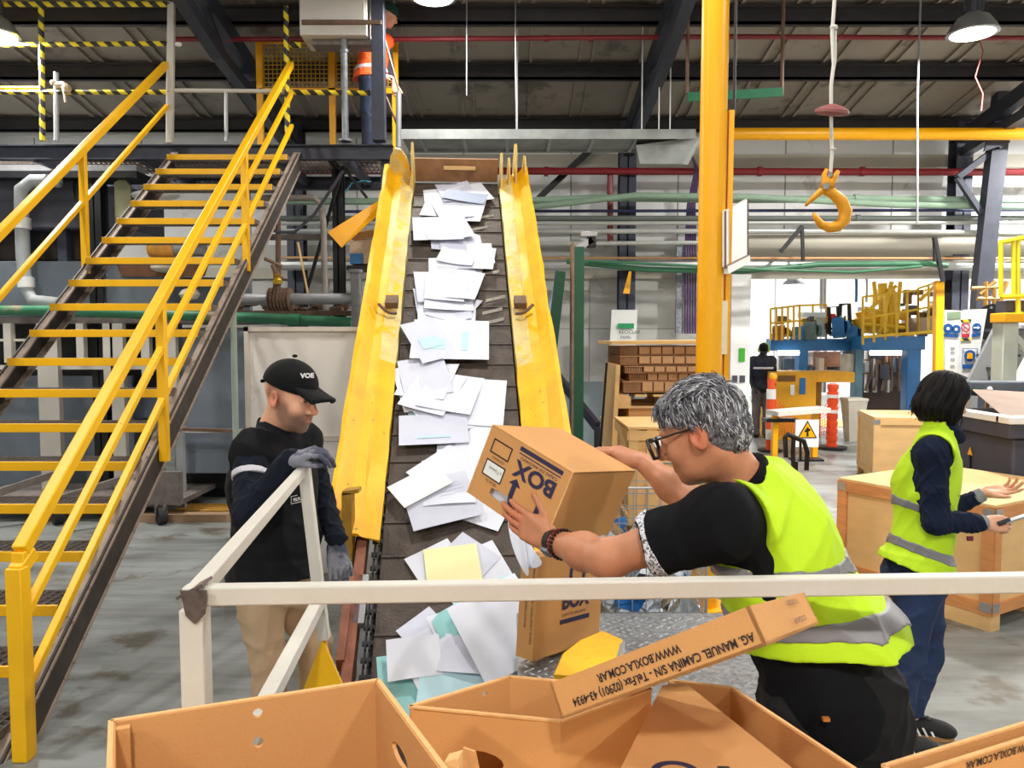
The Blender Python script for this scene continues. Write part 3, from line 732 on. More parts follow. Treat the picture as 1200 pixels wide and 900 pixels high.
# bent cleats standing up on a few slats
mb = MB()
for (a, b) in ((570, 258), (562, 272), (575, 325), (582, 355), (578, 370), (580, 382)):
    P = pxp(a, b, C0, CN); s = (P-C0)@CS; l = (P-C0)@CT
    mb.obox(bp(s-.08, l, .0), CS*.15+CT*.06, CT*.022+CN*.012, CN*.008)
part('bent_cleat', mb, mat('bent_cleat_steel', (150, 145, 136), .5, .4, .3, 20), conv)
part('bed', MB().obox(bp(-.42, -.45, -.16), CS*.84, CT*(CL+.5), CN*.1), BLK, conv)
GUARD_L0 = .9; 
def guard(sd, l0):
    prof = [(0, -.02), (0, .05), (.09, .085), (.105, .10), (.165, .108), (.235, .19), (.262, .19), (.262, -.22), (.25, -.22), (.25, .17), (.235, .172), (.165, .09), (.1, .08), (.012, .035), (.012, -.02)]
    nseg = 26; rng = np.random.default_rng(3+int(sd)); rows = []
    for i in range(nseg+1):
        l = l0+(CL+.12-l0)*i/nseg; row = []
        for j, (s, h) in enumerate(prof):
            ds = dh = 0
            if 1 <= j <= 6: ds, dh = rng.normal(0, .0035, 2)
            row.append(bp(sd*(BWD/2+.012+s+ds), l, h+dh))
        rows.append(row)
    n = len(prof); mb = MB(); vs = [p for r in rows for p in r]; fs = []; mi = []
    for i in range(nseg):
        l = l0+(CL+.12-l0)*(i+.5)/nseg
        for j in range(n):
            a = i*n+j; b = i*n+(j+1) % n; f = (a, b, b+n, a+n) if sd > 0 else (a, a+n, b+n, b); fs.append(f)
            mi.append(1 if (j in (0, 1, 2) and l > 2.25) else 0)
    fs.append(tuple(range(n))[::(-1 if sd > 0 else 1)]); mi.append(0); fs.append(tuple(nseg*n+j for j in range(n))[::(1 if sd > 0 else -1)]); mi.append(0)
    mb.v = [tuple(p) for p in vs]; mb.f = fs; mb.m = mi
    return mb
g = part('side_guard', guard(-1, (pxp(430, 640, C0, CN)-C0)@CT), [YELW, YELF], conv, smooth='auto', label='left yellow side guard')
g2 = part('side_guard', guard(1, (pxp(650, 700, C0, CN)-C0)@CT), [YELW, YELF], conv, smooth='auto', label='right yellow side guard')
# rounded plates at the head
for sd in (-1, 1):
    mb = MB(); out = [(-.1, -.25), (.22, -.25), (.3, .1), (.22, .36), (.08, .42), (-.04, .36), (-.1, .2)]
    if sd < 0:
        mb.plate([(0, -.1), (.19, -.1), (.2, .12), (.17, .27), (.12, .35), (.07, .36), (.02, .28), (0, .12)], [], bp(-(BWD/2+.235), CL+.1, 0), CS, CN, .03)
        mb.plate(out, [], bp(-(BWD/2+.02), CL, 0), CT, CN, .014)
    else:
        for off, f_ in ((.02, .8), (.09, .7), (.15, 1.0), (.235, .75)): mb.plate([(a_*f_, b_*f_) for a_, b_ in out], [], bp(BWD/2+off, CL, 0), CT, CN, .016)
    for pc in split_mb(mb): part('head_plate', pc, YELF, conv)
part('end_board', MB().obox(bp(-.39, CL+.16, .0), CS*.78, CN*.22+CT*.02, CT*.02), mat('rusty_end_board', (150, 110, 78), .8, 0, .25, 10), conv)
part('board_batten', MB().obox(bp(-.12, CL+.14, .13), CS*.3, CN*.03, CT*.02), WOOD, conv)
# bracket on the left guard, dents
q = pxp(455, 372, C0, CN); s = (q-C0)@CS; l = (q-C0)@CT
for sd in (-1, 1):
    part('guard_clamp', MB().obox(bp(sd*(BWD/2+.03), l-.03, .1), CS*sd*.09, CT*.1, CN*.05).tube([bp(sd*(BWD/2+.04+.02*i), l-.09-.03*math.sin(i*.6), .10+.012*i) for i in range(7)], .012, 6), GRIME, conv)
# tail end pole, chain and tensioner on the left
a = px(408, 576, 3.95); part('end_pole', MB().beam(a, V3(a[0], a[1]+.0, .05), .05, .09, (0, 1, 0)).beam(a-V3(.02, 0, 0), a+V3(.06, .0, .01), .09, .02), mat('brownish_yellow_steel', (168, 128, 40), .55, .1, .3, 8, chip=(90, 60, 30), chip_amt=.35), conv)
mb = MB(); l = -.35
while l < 1.25:
    for s in (-.425, -.405): mb.obox(bp(s-.004, l, .0), CS*.008, CT*.075, CN*.03)
    mb.cyl(bp(-.44, l+.04, .012), bp(-.39, l+.04, .012), .014, n=8); l += .085
part('drive_chain', mb, BLK, conv)
part('chain_cover', MB().obox(bp(-.5, .3, -.02), CS*.06, CT*.28, CN*.05), GAL, conv, bevel=.004)
part('rusty_side_strip', MB().obox(bp(-.52, -.1, -.04), CS*.05, CT*1.1, CN*.07).obox(bp(-.55, .1, -.05), CS*.04, CT*.5, CN*.1), mat('reddish_rust', (150, 96, 76), .7, .2, .35, 12), conv)
for sd in (-1, 1):
    part('support_leg', MB().beam(bp(sd*.55, CL-.25, -.2), bp(sd*.55, CL-.25, -.2)*V3(1, 1, 0), .09, .09, (0, 1, 0)).beam(bp(sd*.5, 2.6, -.2), bp(sd*.5, 2.6, -.2)*V3(1, 1, 0), .08, .08, (0, 1, 0)), DST, conv)
part('under_beam', MB().beam(bp(-.53, -.2, -.22), bp(-.53, CL, -.22), .06, .12).beam(bp(.53, -.2, -.22), bp(.53, CL, -.22), .06, .12), DST, conv)
# yellow tail frame: left wing, right wing
tz = px(380, 748, 2.95)[2]
a = px(380, 746, 2.95); b = px(358, 800, 3.1); c = px(402, 800, 3.1)
mb = MB(); mb.plate([(0, 0), (-.085, -.22), (-.13, -.62), (.09, -.62), (.085, -.2)], [], V3(a[0], 2.93, a[2]), (1, 0, 0), (0, 0, 1), .012)
mb.b2((a[0]-.14, 2.9, .0), (a[0]-.02, 3.06, .05)); mb.plate([(0, 0), (.2, -.3), (.2, -.62), (-.02, -.62)], [], V3(a[0]-.0, 2.93, a[2]), (0, 1, 0), (0, 0, 1), .012)
part('tail_bracket', mb, YEL, conv, label='left yellow tail bracket')
# ================================================================== diamond plate deck on the right of the conveyor tail
DZ = .65
DIA = mat('diamond_plate', (150, 152, 156), .4, .5, .45, 45, bump=.2, bscale=30)
t = thing('tread_plate_deck', 'raised diamond tread plate deck beside the conveyor tail', 'metal deck', (.7, 2.8, 0))
part('deck_plate', MB().b2((.02, 2.36, DZ-.02), (1.0, 3.3, DZ)), DIA, t)
mb = MB(); r = random.Random(4)
x = .05; i = 0
while x < .98:
    y = 2.4+(i % 2)*.022
    while y < 3.28:
        s = 1 if (i+int(y*22)) % 2 else -1; dx, dy = .011, .011*s
        c = V3(x, y, DZ); u = V3(dx, dy, 0); w = nrm(V3(-dy, dx, 0))*.004
        mb.add([c-u, c-w, c+u, c+w, c+V3(0, 0, .0035)], [(0, 1, 4), (1, 2, 4), (2, 3, 4), (3, 0, 4)]); y += .044
    x += .024; i += 1
o = part('diamond_pattern', mb, DIA, t)
mb = MB()
for xx in (.1, .92):
    for yy in (2.4, 3.2): mb.b2((xx, yy, 0), (xx+.06, yy+.06, DZ-.02))
part('deck_leg', mb, DST, t)
part('skirt', MB().b2((.02, 2.36, DZ-.14), (1.0, 2.39, DZ-.02)), DST, t)
q = px(600, 778, 2.75)
# grey slanted chute plate and yellow right wing between upright box and deck
solo('chute_plate', MB().obox(bp(.33, -.38, -.01), CS*.2, CT*.9, CN*.012), GAL, 'bare grey steel strip along the conveyor edge under the upright box', 'metal strip')
a = px(652, 795, 2.62); b = px(690, 757, 2.9); c = px(703, 775, 2.7)
t2 = thing('yellow_tail_bracket', 'rounded yellow steel tail bracket lying between the upright box and the tread plate', 'bracket', (.2, 2.75, DZ-.02))
A = px(648, 800, 2.62); B = px(652, 768, 2.8); C_ = px(692, 752, 2.92); D = px(704, 782, 2.66)
part('curved_wing', MB().plate([(0, 0), (.04, .12), (.11, .20), (.2, .26), (.27, .2), (.24, .05), (.2, -.03)], [], V3(A[0], 2.6, DZ+.012), (1, 0, 0), nrm((0, .96, .22)), .03), YELW, t2, bevel=.004)
part('rim_strip', MB().beam(V3(A[0]+.27, 2.79, DZ+.06), V3(A[0]+.2, 2.56, DZ+.02), .012, .05), GAL, t2)

# ================================================================== white guard railing in front
R0 = px(228, 697, 1.50); RZ = R0[2]
def atz(x, y): return pxz(x, y, RZ)
t = thing('guard_railing', 'white painted square tube guard railing across the foreground', 'railing', R0*V3(1, 1, 0))
ra = V3(R0[0], R0[1], RZ); rb = pxz(1290, 681, RZ); rd = nrm(rb-ra)
part('top_rail', MB().beam(ra-rd*.02, rb+rd*.9, .034, .038), WHP, t, bevel=.004)
part('corner_post', MB().beam((rb+rd*.87)*V3(1, 1, 0), rb+rd*.87-V3(0, 0, .024), .047, .046, (0, 1, 0)), WHP, t, bevel=.004)
rc = pxz(353, 553, RZ)
part('side_rail', MB().beam(ra, rc, .034, .036), WHP, t, bevel=.004)
part('corner_post', MB().beam(V3(ra[0]+.003, ra[1], 0), ra-V3(0, 0, .024), .047, .047, (0, 1, 0)), WHP, t, bevel=.004)
part('weld_plate', MB().plate([(-.022, .022), (.03, .022), (.026, -.025), (.006, -.045), (-.012, -.028)], [], V3(ra[0]+.006, ra[1]-.026, RZ-.004), (1, 0, 0), (0, 0, 1), .004).beam(ra+V3(-.026, 0, .0), ra+V3(.026, 0, .028), .05, .006), mat('burnt_weld_steel', (96, 84, 80), .5, .3, .4, 60), t)
pe = V3(px(380, 748, 2.93)[0], 2.93, tz)
part('end_post', MB().beam(rc+V3(.012, 0, .015), V3(pe[0], 2.93, tz+.005), .042, .042, (0, 1, 0)), WHP, t, bevel=.004)
b0 = px(372, 700, 3.0); b1 = px(312, 812, 1.95)
mz = (RZ+tz)/2-.14
m0 = V3(pe[0]-.01, 2.92, px(373, 702, 2.92)[2]); m1v = px(298, 830, 1.72)
part('lower_side_rail', MB().beam(m0, V3(ra[0], ra[1], px(228, 970, 1.5)[2]), .045, .045), WHP, t, bevel=.004)

# ================================================================== cardboard boxes
def wall(mb, A, B, dn, h, holes=(), t=.006, inn=None):
    """upright sheet from rim edge A-B going down along dn"""
    A = np.array(A, float); B = np.array(B, float); U = nrm(B-A); L = np.linalg.norm(B-A)
    out = [(0, 0), (L, 0), (L, -h), (0, -h)]
    hl = []
    for (cx, cz, rx, rz) in holes:
        hl.append([(cx*L+rx*math.cos(a)*(1 if abs(math.cos(a)) < .8 else 1), -cz*h+rz*math.sin(a)) for a in np.linspace(0, 2*math.pi, 17)[:-1]])
    W = -np.array(dn, float)
    Nn = nrm(np.cross(U, W))
    if inn is not None and np.dot(Nn, inn) < 0: mb.plate(out, hl, A+(-Nn)*t*1, U, W, t)
    else: mb.plate(out, hl, A, U, W, t)
def open_box(name, label, rim, h, dn=(0, 0, -1), holes={}, group=None, m=None):
    """rim: four top corners in order; parts: four walls and base"""
    rim = [np.array(p, float) for p in rim]; dn = nrm(dn); c = sum(rim)/4
    t = thing(name, label, 'box', c+dn*h, group)
    for i in range(4):
        A, B = rim[i], rim[(i+1) % 4]; mb = MB(); wall(mb, A, B, dn, h, holes.get(i, ()), .006, c-(A+B)/2)
        part('side_panel', mb, m or CARD, t)
    part('base_panel', MB().add([p+dn*h for p in rim]+[p+dn*(h-.006) for p in rim], [(0, 1, 2, 3), (7, 6, 5, 4), (0, 4, 5, 1), (1, 5, 6, 2), (2, 6, 7, 3), (3, 7, 4, 0)]), m or CARD, t)
    mb = MB()
    for i in range(4): A, B = rim[i], rim[(i+1) % 4]; mb.beam(A, B, .007, .0035)
    part('cut_rim', mb, CARDE, t)
    return t
# the packing table that carries them, just under the picture
TZ = .93
tb = thing('packing_table', 'low wooden packing table under the open cardboard boxes', 'table', (.25, 1.0, 0))
part('tabletop', MB().b2((-.8, .35, TZ-.03), (1.5, 1.42, TZ)), PLY, tb, bevel=.003)
for xx in (-.74, 1.38):
    for yy in (.42, 1.3): part('leg', MB().b2((xx, yy, 0), (xx+.07, yy+.07, TZ-.03)), WOOD, tb)
# box 1, big open box at the left
a = pxz(130, 845, 1.317); b = pxz(443, 797, 1.317); d = b+nrm(pxz(520, 900, 1.317)-b)*.31; c = a+(d-b)
Pq = pxp(473, 884, b, nrm(np.cross(d-b, (0, 0, 1)))); HH1 = (np.dot(Pq-b, nrm(d-b))/np.linalg.norm(d-b), (b[2]-Pq[2])/(1.317-TZ), .034, .013)
bx1 = open_box('open_cardboard_box', 'large open brown cardboard box at the left of the foreground, empty inside', [a, b, d, c], 1.317-TZ, holes={0: [(.52, .05, .007, .007), (.52, .165, .008, .008)], 1: [HH1]}, group=None)
# inner lining fold lines of box 1
part('folded_flap', MB().obox(a+V3(.008, -.012, -.002), nrm(b-a)*.022, nrm(d-b)*.012, (0, 0, -.36)).obox(d+nrm(b-d)*.02+V3(-.006, 0, 0), nrm(d-b)*.02, V3(-.02, -.008, 0), (0, 0, -.3)), CARD, bx1)
part('torn_tab', MB().obox(px(521, 893, .94), (.018, -.002, .006), (.004, .02, 0), (.0, -.004, -.06)), CARDE, bx1)
# box 2, middle open box
z2 = 1.2
A2 = pxz(480, 828, z2); B2 = pxz(597, 793, z2); D2 = pxz(657, 845, z2); C2 = B2+(D2-A2)
# squashed box: skewed rim
bx2 = open_box('open_cardboard_box', 'middle open cardboard box with a torn hand hole, under the lid with the address', [A2, B2, C2, D2], z2-TZ, holes={0: [(.72, .06, .006, .004)], 3: [(.56, .33, .052, .022)]})
part('hand_hole_tab', MB().plate([(-.02, 0), (.02, 0), (.013, .035), (-.008, .04)], [], px(549, 900, 1.262), nrm(D2-A2), (0, -.15, 1), .004), CARDE, bx2)
# lid with the address
M_O = V3(0.0598, 1.1934, 1.3021); mu = V3(.2712, -.1405, .1752); mv = V3(.0177, -.0243, -.0469); mw = V3(.1756, .2562, -.0663)
lid = thing('shallow_carton', 'tilted shallow carton top printed with an upside down address, lying across the open boxes', 'carton', M_O+mv)
mb = MB(); tt = .005
nu, nv, nw = nrm(mu), nrm(mv), nrm(mw)
mb.obox(M_O, mu, mv, nw*tt); mb.obox(M_O+mw-nw*tt, mu, mv, nw*tt); mb.obox(M_O, mw, mv, nu*tt); mb.obox(M_O+mu-nu*tt, mw, mv, nu*tt)
part('rim_panel', mb, CARD, lid); part('top_panel', MB().obox(M_O+mv, mu, mw, -nv*tt), CARD, lid)
Uo, Wo = -nu, nv    # upside-down reading: right = -u, up = down direction
Wp = nrm(np.cross(np.cross(nu, nv), nu)); fl = np.dot(np.cross(-nu, Wp), -np.cross(nu, nv))
face_n = np.cross(mu, mv)
if np.dot(face_n, M_O-CAMP) > 0: face_n = -face_n
face_n = nrm(face_n)
Wp = nv; base = M_O-face_n*-.0008
if np.dot(np.cross(-nu, Wp), face_n) < 0: pass
text('printed_address', 'AG. MANUEL CAMIÑA S/N - Tel.Fax (02901) 43-4934', .0172, M_O+mu*.97+mv*.60+face_n*.001, -nu, nv, INKB, lid, bold=.0004, sx=.80)
text('printed_web_address', 'WWW.BOXLA.COM.AR', .0172, M_O+mu*.66+mv*.24+face_n*.001, -nu, nv, INKB, lid, bold=.0004, sx=.80)
ef = nrm(np.cross(mw, mv)); 
if np.dot(ef, (M_O+mu)-CAMP) > 0: ef = -ef
ef2 = nrm(nu)
for j, (s, u0) in enumerate((('TRADICION', .18), ('BODEGAS RH', .62))):
    text('printed_side_words', s, .012, M_O+mu+mw*.72+mv*(.12+.5*j)+nu*.0065, -nw, nv, INK, lid, sx=1.0)
# box 3 with ring print: open box with a raised flap
z3 = 1.17
a3 = pxz(783, 797, z3); b3 = pxz(858, 806, z3); c3 = pxz(1000, 900, z3); d3 = a3+(c3-b3)*1.0
c3e = b3+(c3-b3)*1.35; d3e = a3+(c3e-b3)
bx3 = open_box('open_cardboard_box', 'open cardboard box with a printed blue ring on its raised flap', [a3, b3, c3e, d3e], z3-TZ)
# sloping flap panel with the ring
P1 = pxz(776, 803, z3+.006); P2 = pxz(803, 800, z3+.006)
Q1 = px(690, 975, .93); Q2 = px(1010, 965, .95)
nrmf = nrm(np.cross(Q1-P1, Q2-P1)); nrmf = nrmf*(-1 if np.dot(nrmf, P1-CAMP) > 0 else 1)
Q2 = Q2
fl3 = part('flap_panel', MB().add([P1, P2, Q2, Q1, P1-nrmf*.006, P2-nrmf*.006, Q2-nrmf*.006, Q1-nrmf*.006], [(0, 1, 2, 3), (7, 6, 5, 4), (0, 4, 5, 1), (1, 5, 6, 2), (2, 6, 7, 3), (3, 7, 4, 0)]), CARD, bx3)
ctr = pxp(792, 905, P1, nrmf); U3 = nrm(pxp(822, 905, P1, nrmf)-ctr); W3 = np.cross(nrmf, U3)
mb = MB(); n = 40; ro, ri = .036, .024
out = [(ro*math.cos(q), ro*math.sin(q)) for q in np.linspace(-.6, math.pi+.6, n)]+[(ri*math.cos(q), ri*math.sin(q)) for q in np.linspace(math.pi+.6, -.6, n)]
mb.plate(out, [], ctr+nrmf*.0006, U3, W3, .0004); part('printed_ring', mb, INK, bx3)
q = pxp(850, 903, P1, nrmf); part('printed_letter', MB().plate([(-.012, 0), (.01, .0), (.008, .012), (-.008, .013)], [], q+nrmf*.0006, U3, W3, .0004), INKB, bx3)
# box 4 bottom right
z4 = 1.16
e0 = pxz(1050, 893, z4); e1 = pxz(1215, 843, z4); f0 = pxz(1088, 900, z4)
ed = nrm(e1-e0); pn = V3(ed[1], -ed[0], 0)
e0 = e0-ed*.03
g0 = e0; g1 = e0+ed*.36; g2 = g1+pn*.035; g3 = g0+pn*.035
bx4 = open_box('shallow_carton', 'narrow shallow carton at the lower right corner, printed with a web address', [g0, g1, g2, g3], z4-TZ)
bx4['category'] = 'carton'
ff = pn
text('printed_web_address', 'WWW.BOXLA.COM.AR', .019, g2-ed*.03+V3(0, 0, -.008)+pn*.0015, -ed, (0, 0, -1), INKB, bx4, bold=.0004, sx=.9)
# ------------------------------------------------------------------ the box being emptied
HA = V3(-.0528, 2.1584, 1.6075); HU = V3(.2113, -.1785, -.1050); HV = V3(-.0752, .0275, -.1981); HW = V3(.2069, .2691, -.0412)
hb = thing('cardboard_box', 'upturned brown archive box held in both hands by the man in the yellow vest', 'box', HA+HV)
hu, hv, hw = nrm(HU), nrm(HV), nrm(HW); tt = .006
LU, LV, LW = [np.linalg.norm(q) for q in (HU, HV, HW)]
# front panel (u,v) with hand hole
def pl(U0, W0, O, outer, holes, n_in):
    Nn = nrm(np.cross(U0, W0)); mb = MB()
    mb.plate(outer, holes, O if np.dot(Nn, n_in) > 0 else O-Nn*tt, U0, W0, tt); return mb
hole = [(.5*LU+.042*max(-1, min(1, 1.35*math.cos(q)))*1, .80*LV+.014*math.sin(q)) for q in np.linspace(0, 2*math.pi, 21)[:-1]]
hole = [(x-.035, y) for x, y in hole]
part('front_panel', pl(hu, hv, HA, [(0, 0), (LU, 0), (LU, LV), (0, LV)], [hole], hw), CARD, hb)
part('back_panel', pl(hu, hv, HA+HW, [(0, 0), (LU, 0), (LU, LV), (0, LV)], [], -hw), CARD, hb)
part('side_panel', pl(hw, hv, HA+HU, [(0, 0), (LW, 0), (LW, LV), (0, LV)], [], -hu), CARD, hb)
part('side_panel', pl(hw, hv, HA, [(0, 0), (LW, 0), (LW, LV), (0, LV)], [], hu), CARD, hb)
part('base_panel', pl(hu, hw, HA, [(0, 0), (LU, 0), (LU, LW), (0, LW)], [], hv), CARD, hb)
fn = -hw
def hp(u, v): return HA+hu*u+hv*v+fn*.001
# printed frames
def frame_print(parent, O, U, W, x0, y0, x1, y1, th, m, nm='printed_frame', fnn=None, fill=None):
    mb = MB(); mb.plate([(x0, y0), (x1, y0), (x1, y1), (x0, y1)], [[(x0+th, y0+th), (x1-th, y0+th), (x1-th, y1-th), (x0+th, y1-th)]], O, U, W, .0004); part(nm, mb, m, parent)
    if fill: part('paper_label', MB().plate([(x0+th, y0+th), (x1-th, y0+th), (x1-th, y1-th), (x0+th, y1-th)], [], O, U, W, .0006), fill, parent)
Of = hp(0, 0)
frame_print(hb, Of, hu, hv, .022, .030, .094, .072, .004, INKB)
frame_print(hb, Of, hu, hv, .022, .092, .096, .140, .004, INKB, fill=WHT)
Wt = -hv; Ut = hu
text('printed_small_words', 'CONTENIDO', .010, hp(.085, .078), -hu, hv, INKB, hb, sx=.8)
text('printed_small_words', 'FECHA No.', .011, hp(.085, .145), -hu, hv, INKB, hb, sx=.8)
text('handwritten_note', 'a 7 (wuos)', .014, hp(.088, .108), -hu, hv, INKB, hb, sx=.8)
# logo panel (upside down)
mb = MB(); mb.plate([(.116, .010), (.270, .010), (.270, .022), (.116, .022)], [], Of, hu, hv, .0005); mb.plate([(.118, .028), (.268, .028), (.268, .031), (.118, .031)], [], Of, hu, hv, .0005); part('printed_bar', mb, INK, hb)
text('printed_small_words', 'CAJAS DE ARCHIVO', .012, hp(.262, .036), -hu, hv, INK, hb, sx=1.25)
text('printed_logo_word', 'BOX', .062, hp(.268, .050), -hu, hv, INK, hb, bold=.0022, sx=1.12)
mb = MB(); n = 30
cu_, cv_, ro, ri = .190, .140, .056, .040
arc = np.linspace(.0, math.pi, n)
out = [(cu_+ro*math.cos(q), cv_+.005+ro*.95*math.sin(q)) for q in arc]+[(cu_+ri*math.cos(q), cv_+.005+ri*.95*math.sin(q)) for q in arc[::-1]]
mb.plate(out, [], Of, hu, hv, .0005); mb.plate([(cu_-ro, .115), (cu_-ri, .115), (cu_-ri, .146), (cu_-ro, .146)], [], Of, hu, hv, .0005); mb.plate([(cu_+ri, .118), (cu_+ro, .118), (cu_+ro, .146), (cu_+ri, .146)], [], Of, hu, hv, .0005)
mb.plate([(cu_-ro-.014, .118), (cu_-ri+.014, .118), ((cu_*2-ro-ri)/2, .098)], [], Of, hu, hv, .0006)
part('printed_logo_ring', mb, INK, hb)
part('edge_trim', MB().beam(HA, HA+HV, .004, .004).beam(HA+HU, HA+HU+HV, .004, .004), CARDE, hb)
# ------------------------------------------------------------------ the upright box below
UA = V3(.0966, 2.743, 1.0613); UU = V3(.2747, .2902, -.0387); UV = V3(-.0241, -.0275, -.3772); UW = V3(-.0581, .0549, -.0003)
ub = thing('cardboard_box', 'brown archive box standing on end below the held box', 'box', UA+UV)
uu, uv, uw = nrm(UU), nrm(UV), nrm(UW)
part('carton', MB().obox(UA, UU, UV, UW), CARD, ub, bevel=.003)
part('lid_edge', MB().obox(UA-uu*.002-uw*.002, uu*.06, UV, UW*1.03), CARD, ub, bevel=.002)
O = UA-uw*.0015
Us, Vs = uu, -uv
LUU, LVV = np.linalg.norm(UU), np.linalg.norm(UV)
def up_(u, v): return O+uu*u+uv*v
mb = MB(); n = 30; c_ = (.235, .088); out = [(c_[0]+.05*math.cos(q), c_[1]-.055*math.sin(q)) for q in np.linspace(-.5, math.pi+.5, n)]+[(c_[0]+.032*math.cos(q), c_[1]-.037*math.sin(q)) for q in np.linspace(math.pi+.5, -.5, n)]
mb.plate(out, [], O, uu, uv, .0005); mb.plate([(.145, .255), (.325, .255), (.325, .272), (.145, .272)], [], O, uu, uv, .0005)
for pc, nm_ in zip(split_mb(mb), ('printed_logo_ring', 'printed_bar')): part(nm_, pc, INK, ub)
text('printed_logo_word', 'BOX', .082, up_(.150, .215), uu, -uv, INK, ub, bold=.003, sx=.95, lift=.001)
text('printed_small_words', 'CAJAS DE ARCHIVO', .015, up_(.15, .243), uu, -uv, INK, ub, sx=1.1, lift=.001)
Oe = UA-uu*.0032
text('printed_address', 'AG. MANUEL CAMIÑA S/N - Tel.Fax (02901) 43-4934', .0145, UA+uw*.018+uv*.01-uu*.0035, uv, uw*-1 if False else uw*-1, INKB, ub, sx=.95)
text('printed_web_address', 'WWW.BOXLA.COM.AR', .0145, UA+uw*.048+uv*.12-uu*.0035, uv, -uw, INKB, ub, sx=.95)

# ================================================================== paper on the belt
def sheet(P, U, W, w, h, curl=.0, seed=0, th=.0012, n=6):
    r = np.random.default_rng(seed); Nn = nrm(np.cross(U, W)); g = []
    c1, c2, ph = r.uniform(-1, 1), r.uniform(-1, 1), r.uniform(0, 6)
    for i in range(n):
        row = []
        for j in range(n):
            a = i/(n-1)-.5; b = j/(n-1)-.5
            z = curl*(c1*a*a*1.6+c2*b*b*1.2+.6*c1*a*b+.1*math.sin(7*b+ph)*a)+abs(curl)*.3
            row.append(P+U*a*w+W*b*h+Nn*z)
        g.append(row)
    G = np.array(g); m = MB(); m.grid(G+Nn*th); k = len(m.v); m.grid(G)
    m.f = [f for f in m.f[:(n-1)**2]]+[f[::-1] for f in m.f[(n-1)**2:]]; m.m = [0]*len(m.f)
    ring = [j for j in range(n)]+[i*n+n-1 for i in range(1, n)]+[(n-1)*n+j for j in range(n-2, -1, -1)]+[i*n for i in range(n-2, 0, -1)]
    for q in range(len(ring)): a, b = ring[q], ring[(q+1) % len(ring)]; m.f.append((b, a, a+k, b+k)); m.m.append(0)
    return m
def paper(x, y, w, h, ang, m=None, lift=.01, curl=.012, seed=0, label=None, tilt=(0, 0), th=.0015, group='loose papers on the conveyor', marks=None):
    P = pxp(x, y, C0+CN*lift, CN); a = math.radians(ang); N2 = nrm(CN+CS*tilt[0]+CT*tilt[1])
    U = CS*math.cos(a)+CT*math.sin(a); U = nrm(U-N2*np.dot(U, N2)); W = np.cross(N2, U)
    mb = sheet(P, U, W, w, h, curl, seed, th)
    if label: group = 'single marked papers on the conveyor'
    o = solo('paper_sheet', mb, m or PAP, label or 'white paper sheet lying in the loose stream of papers on the conveyor', 'paper', group, smooth='auto')
    if marks:
        for (u0, v0, s1, s2, mm) in marks:
            b = sheet(P+U*u0+W*v0+N2*(th+.005), U, W, s1, s2, 0, 1, .0004, 2)
            o2 = part('printed_patch', b, mm, o)
    return o
FAINT = mat('faint_grey_print', (190, 196, 216), .7); BLUP = mat('light_blue_print', (176, 206, 230), .7)
rr = random.Random(5)
bands = [(230, 488, 582, 3), (243, 488, 578, 3), (262, 490, 556, 2), (284, 500, 572, 2), (302, 508, 586, 2), (320, 500, 566, 2), (338, 484, 566, 3), (358, 480, 564, 3), (376, 480, 570, 2), (446, 470, 520, 2), (462, 468, 585, 3), (482, 470, 560, 2), (548, 508, 570, 2), (566, 492, 556, 2)]
si = 100
for (y, x0, x1, n) in bands:
    for i in range(n):
        w = rr.uniform(.28, .38); h = w*rr.uniform(1.1, 1.4)
        f = 900/(pxp(540, y, C0, CN)[1]); mrg = w*f*.5
        lo, hi = x0+mrg, max(x0+mrg+3, x1-mrg)
        x = lo+(hi-lo)*(i+.5)/n+rr.uniform(-3, 3); yy = y+rr.uniform(-5, 6)
        mm = rr.choice([PAP, PAP, PAP, PAPG, PAP, PAPG, PAPB if rr.random() < .4 else PAP])
        paper(x, yy, w, h, rr.choice([0, 0, 0, 14, -18, 9, -8, 30])+rr.uniform(-8, 8), mm, .008+.0045*(si % 9)+.004*rr.random(), rr.uniform(.006, .035), si, tilt=(rr.uniform(-.07, .07), rr.uniform(-.04, .12))); si += 1
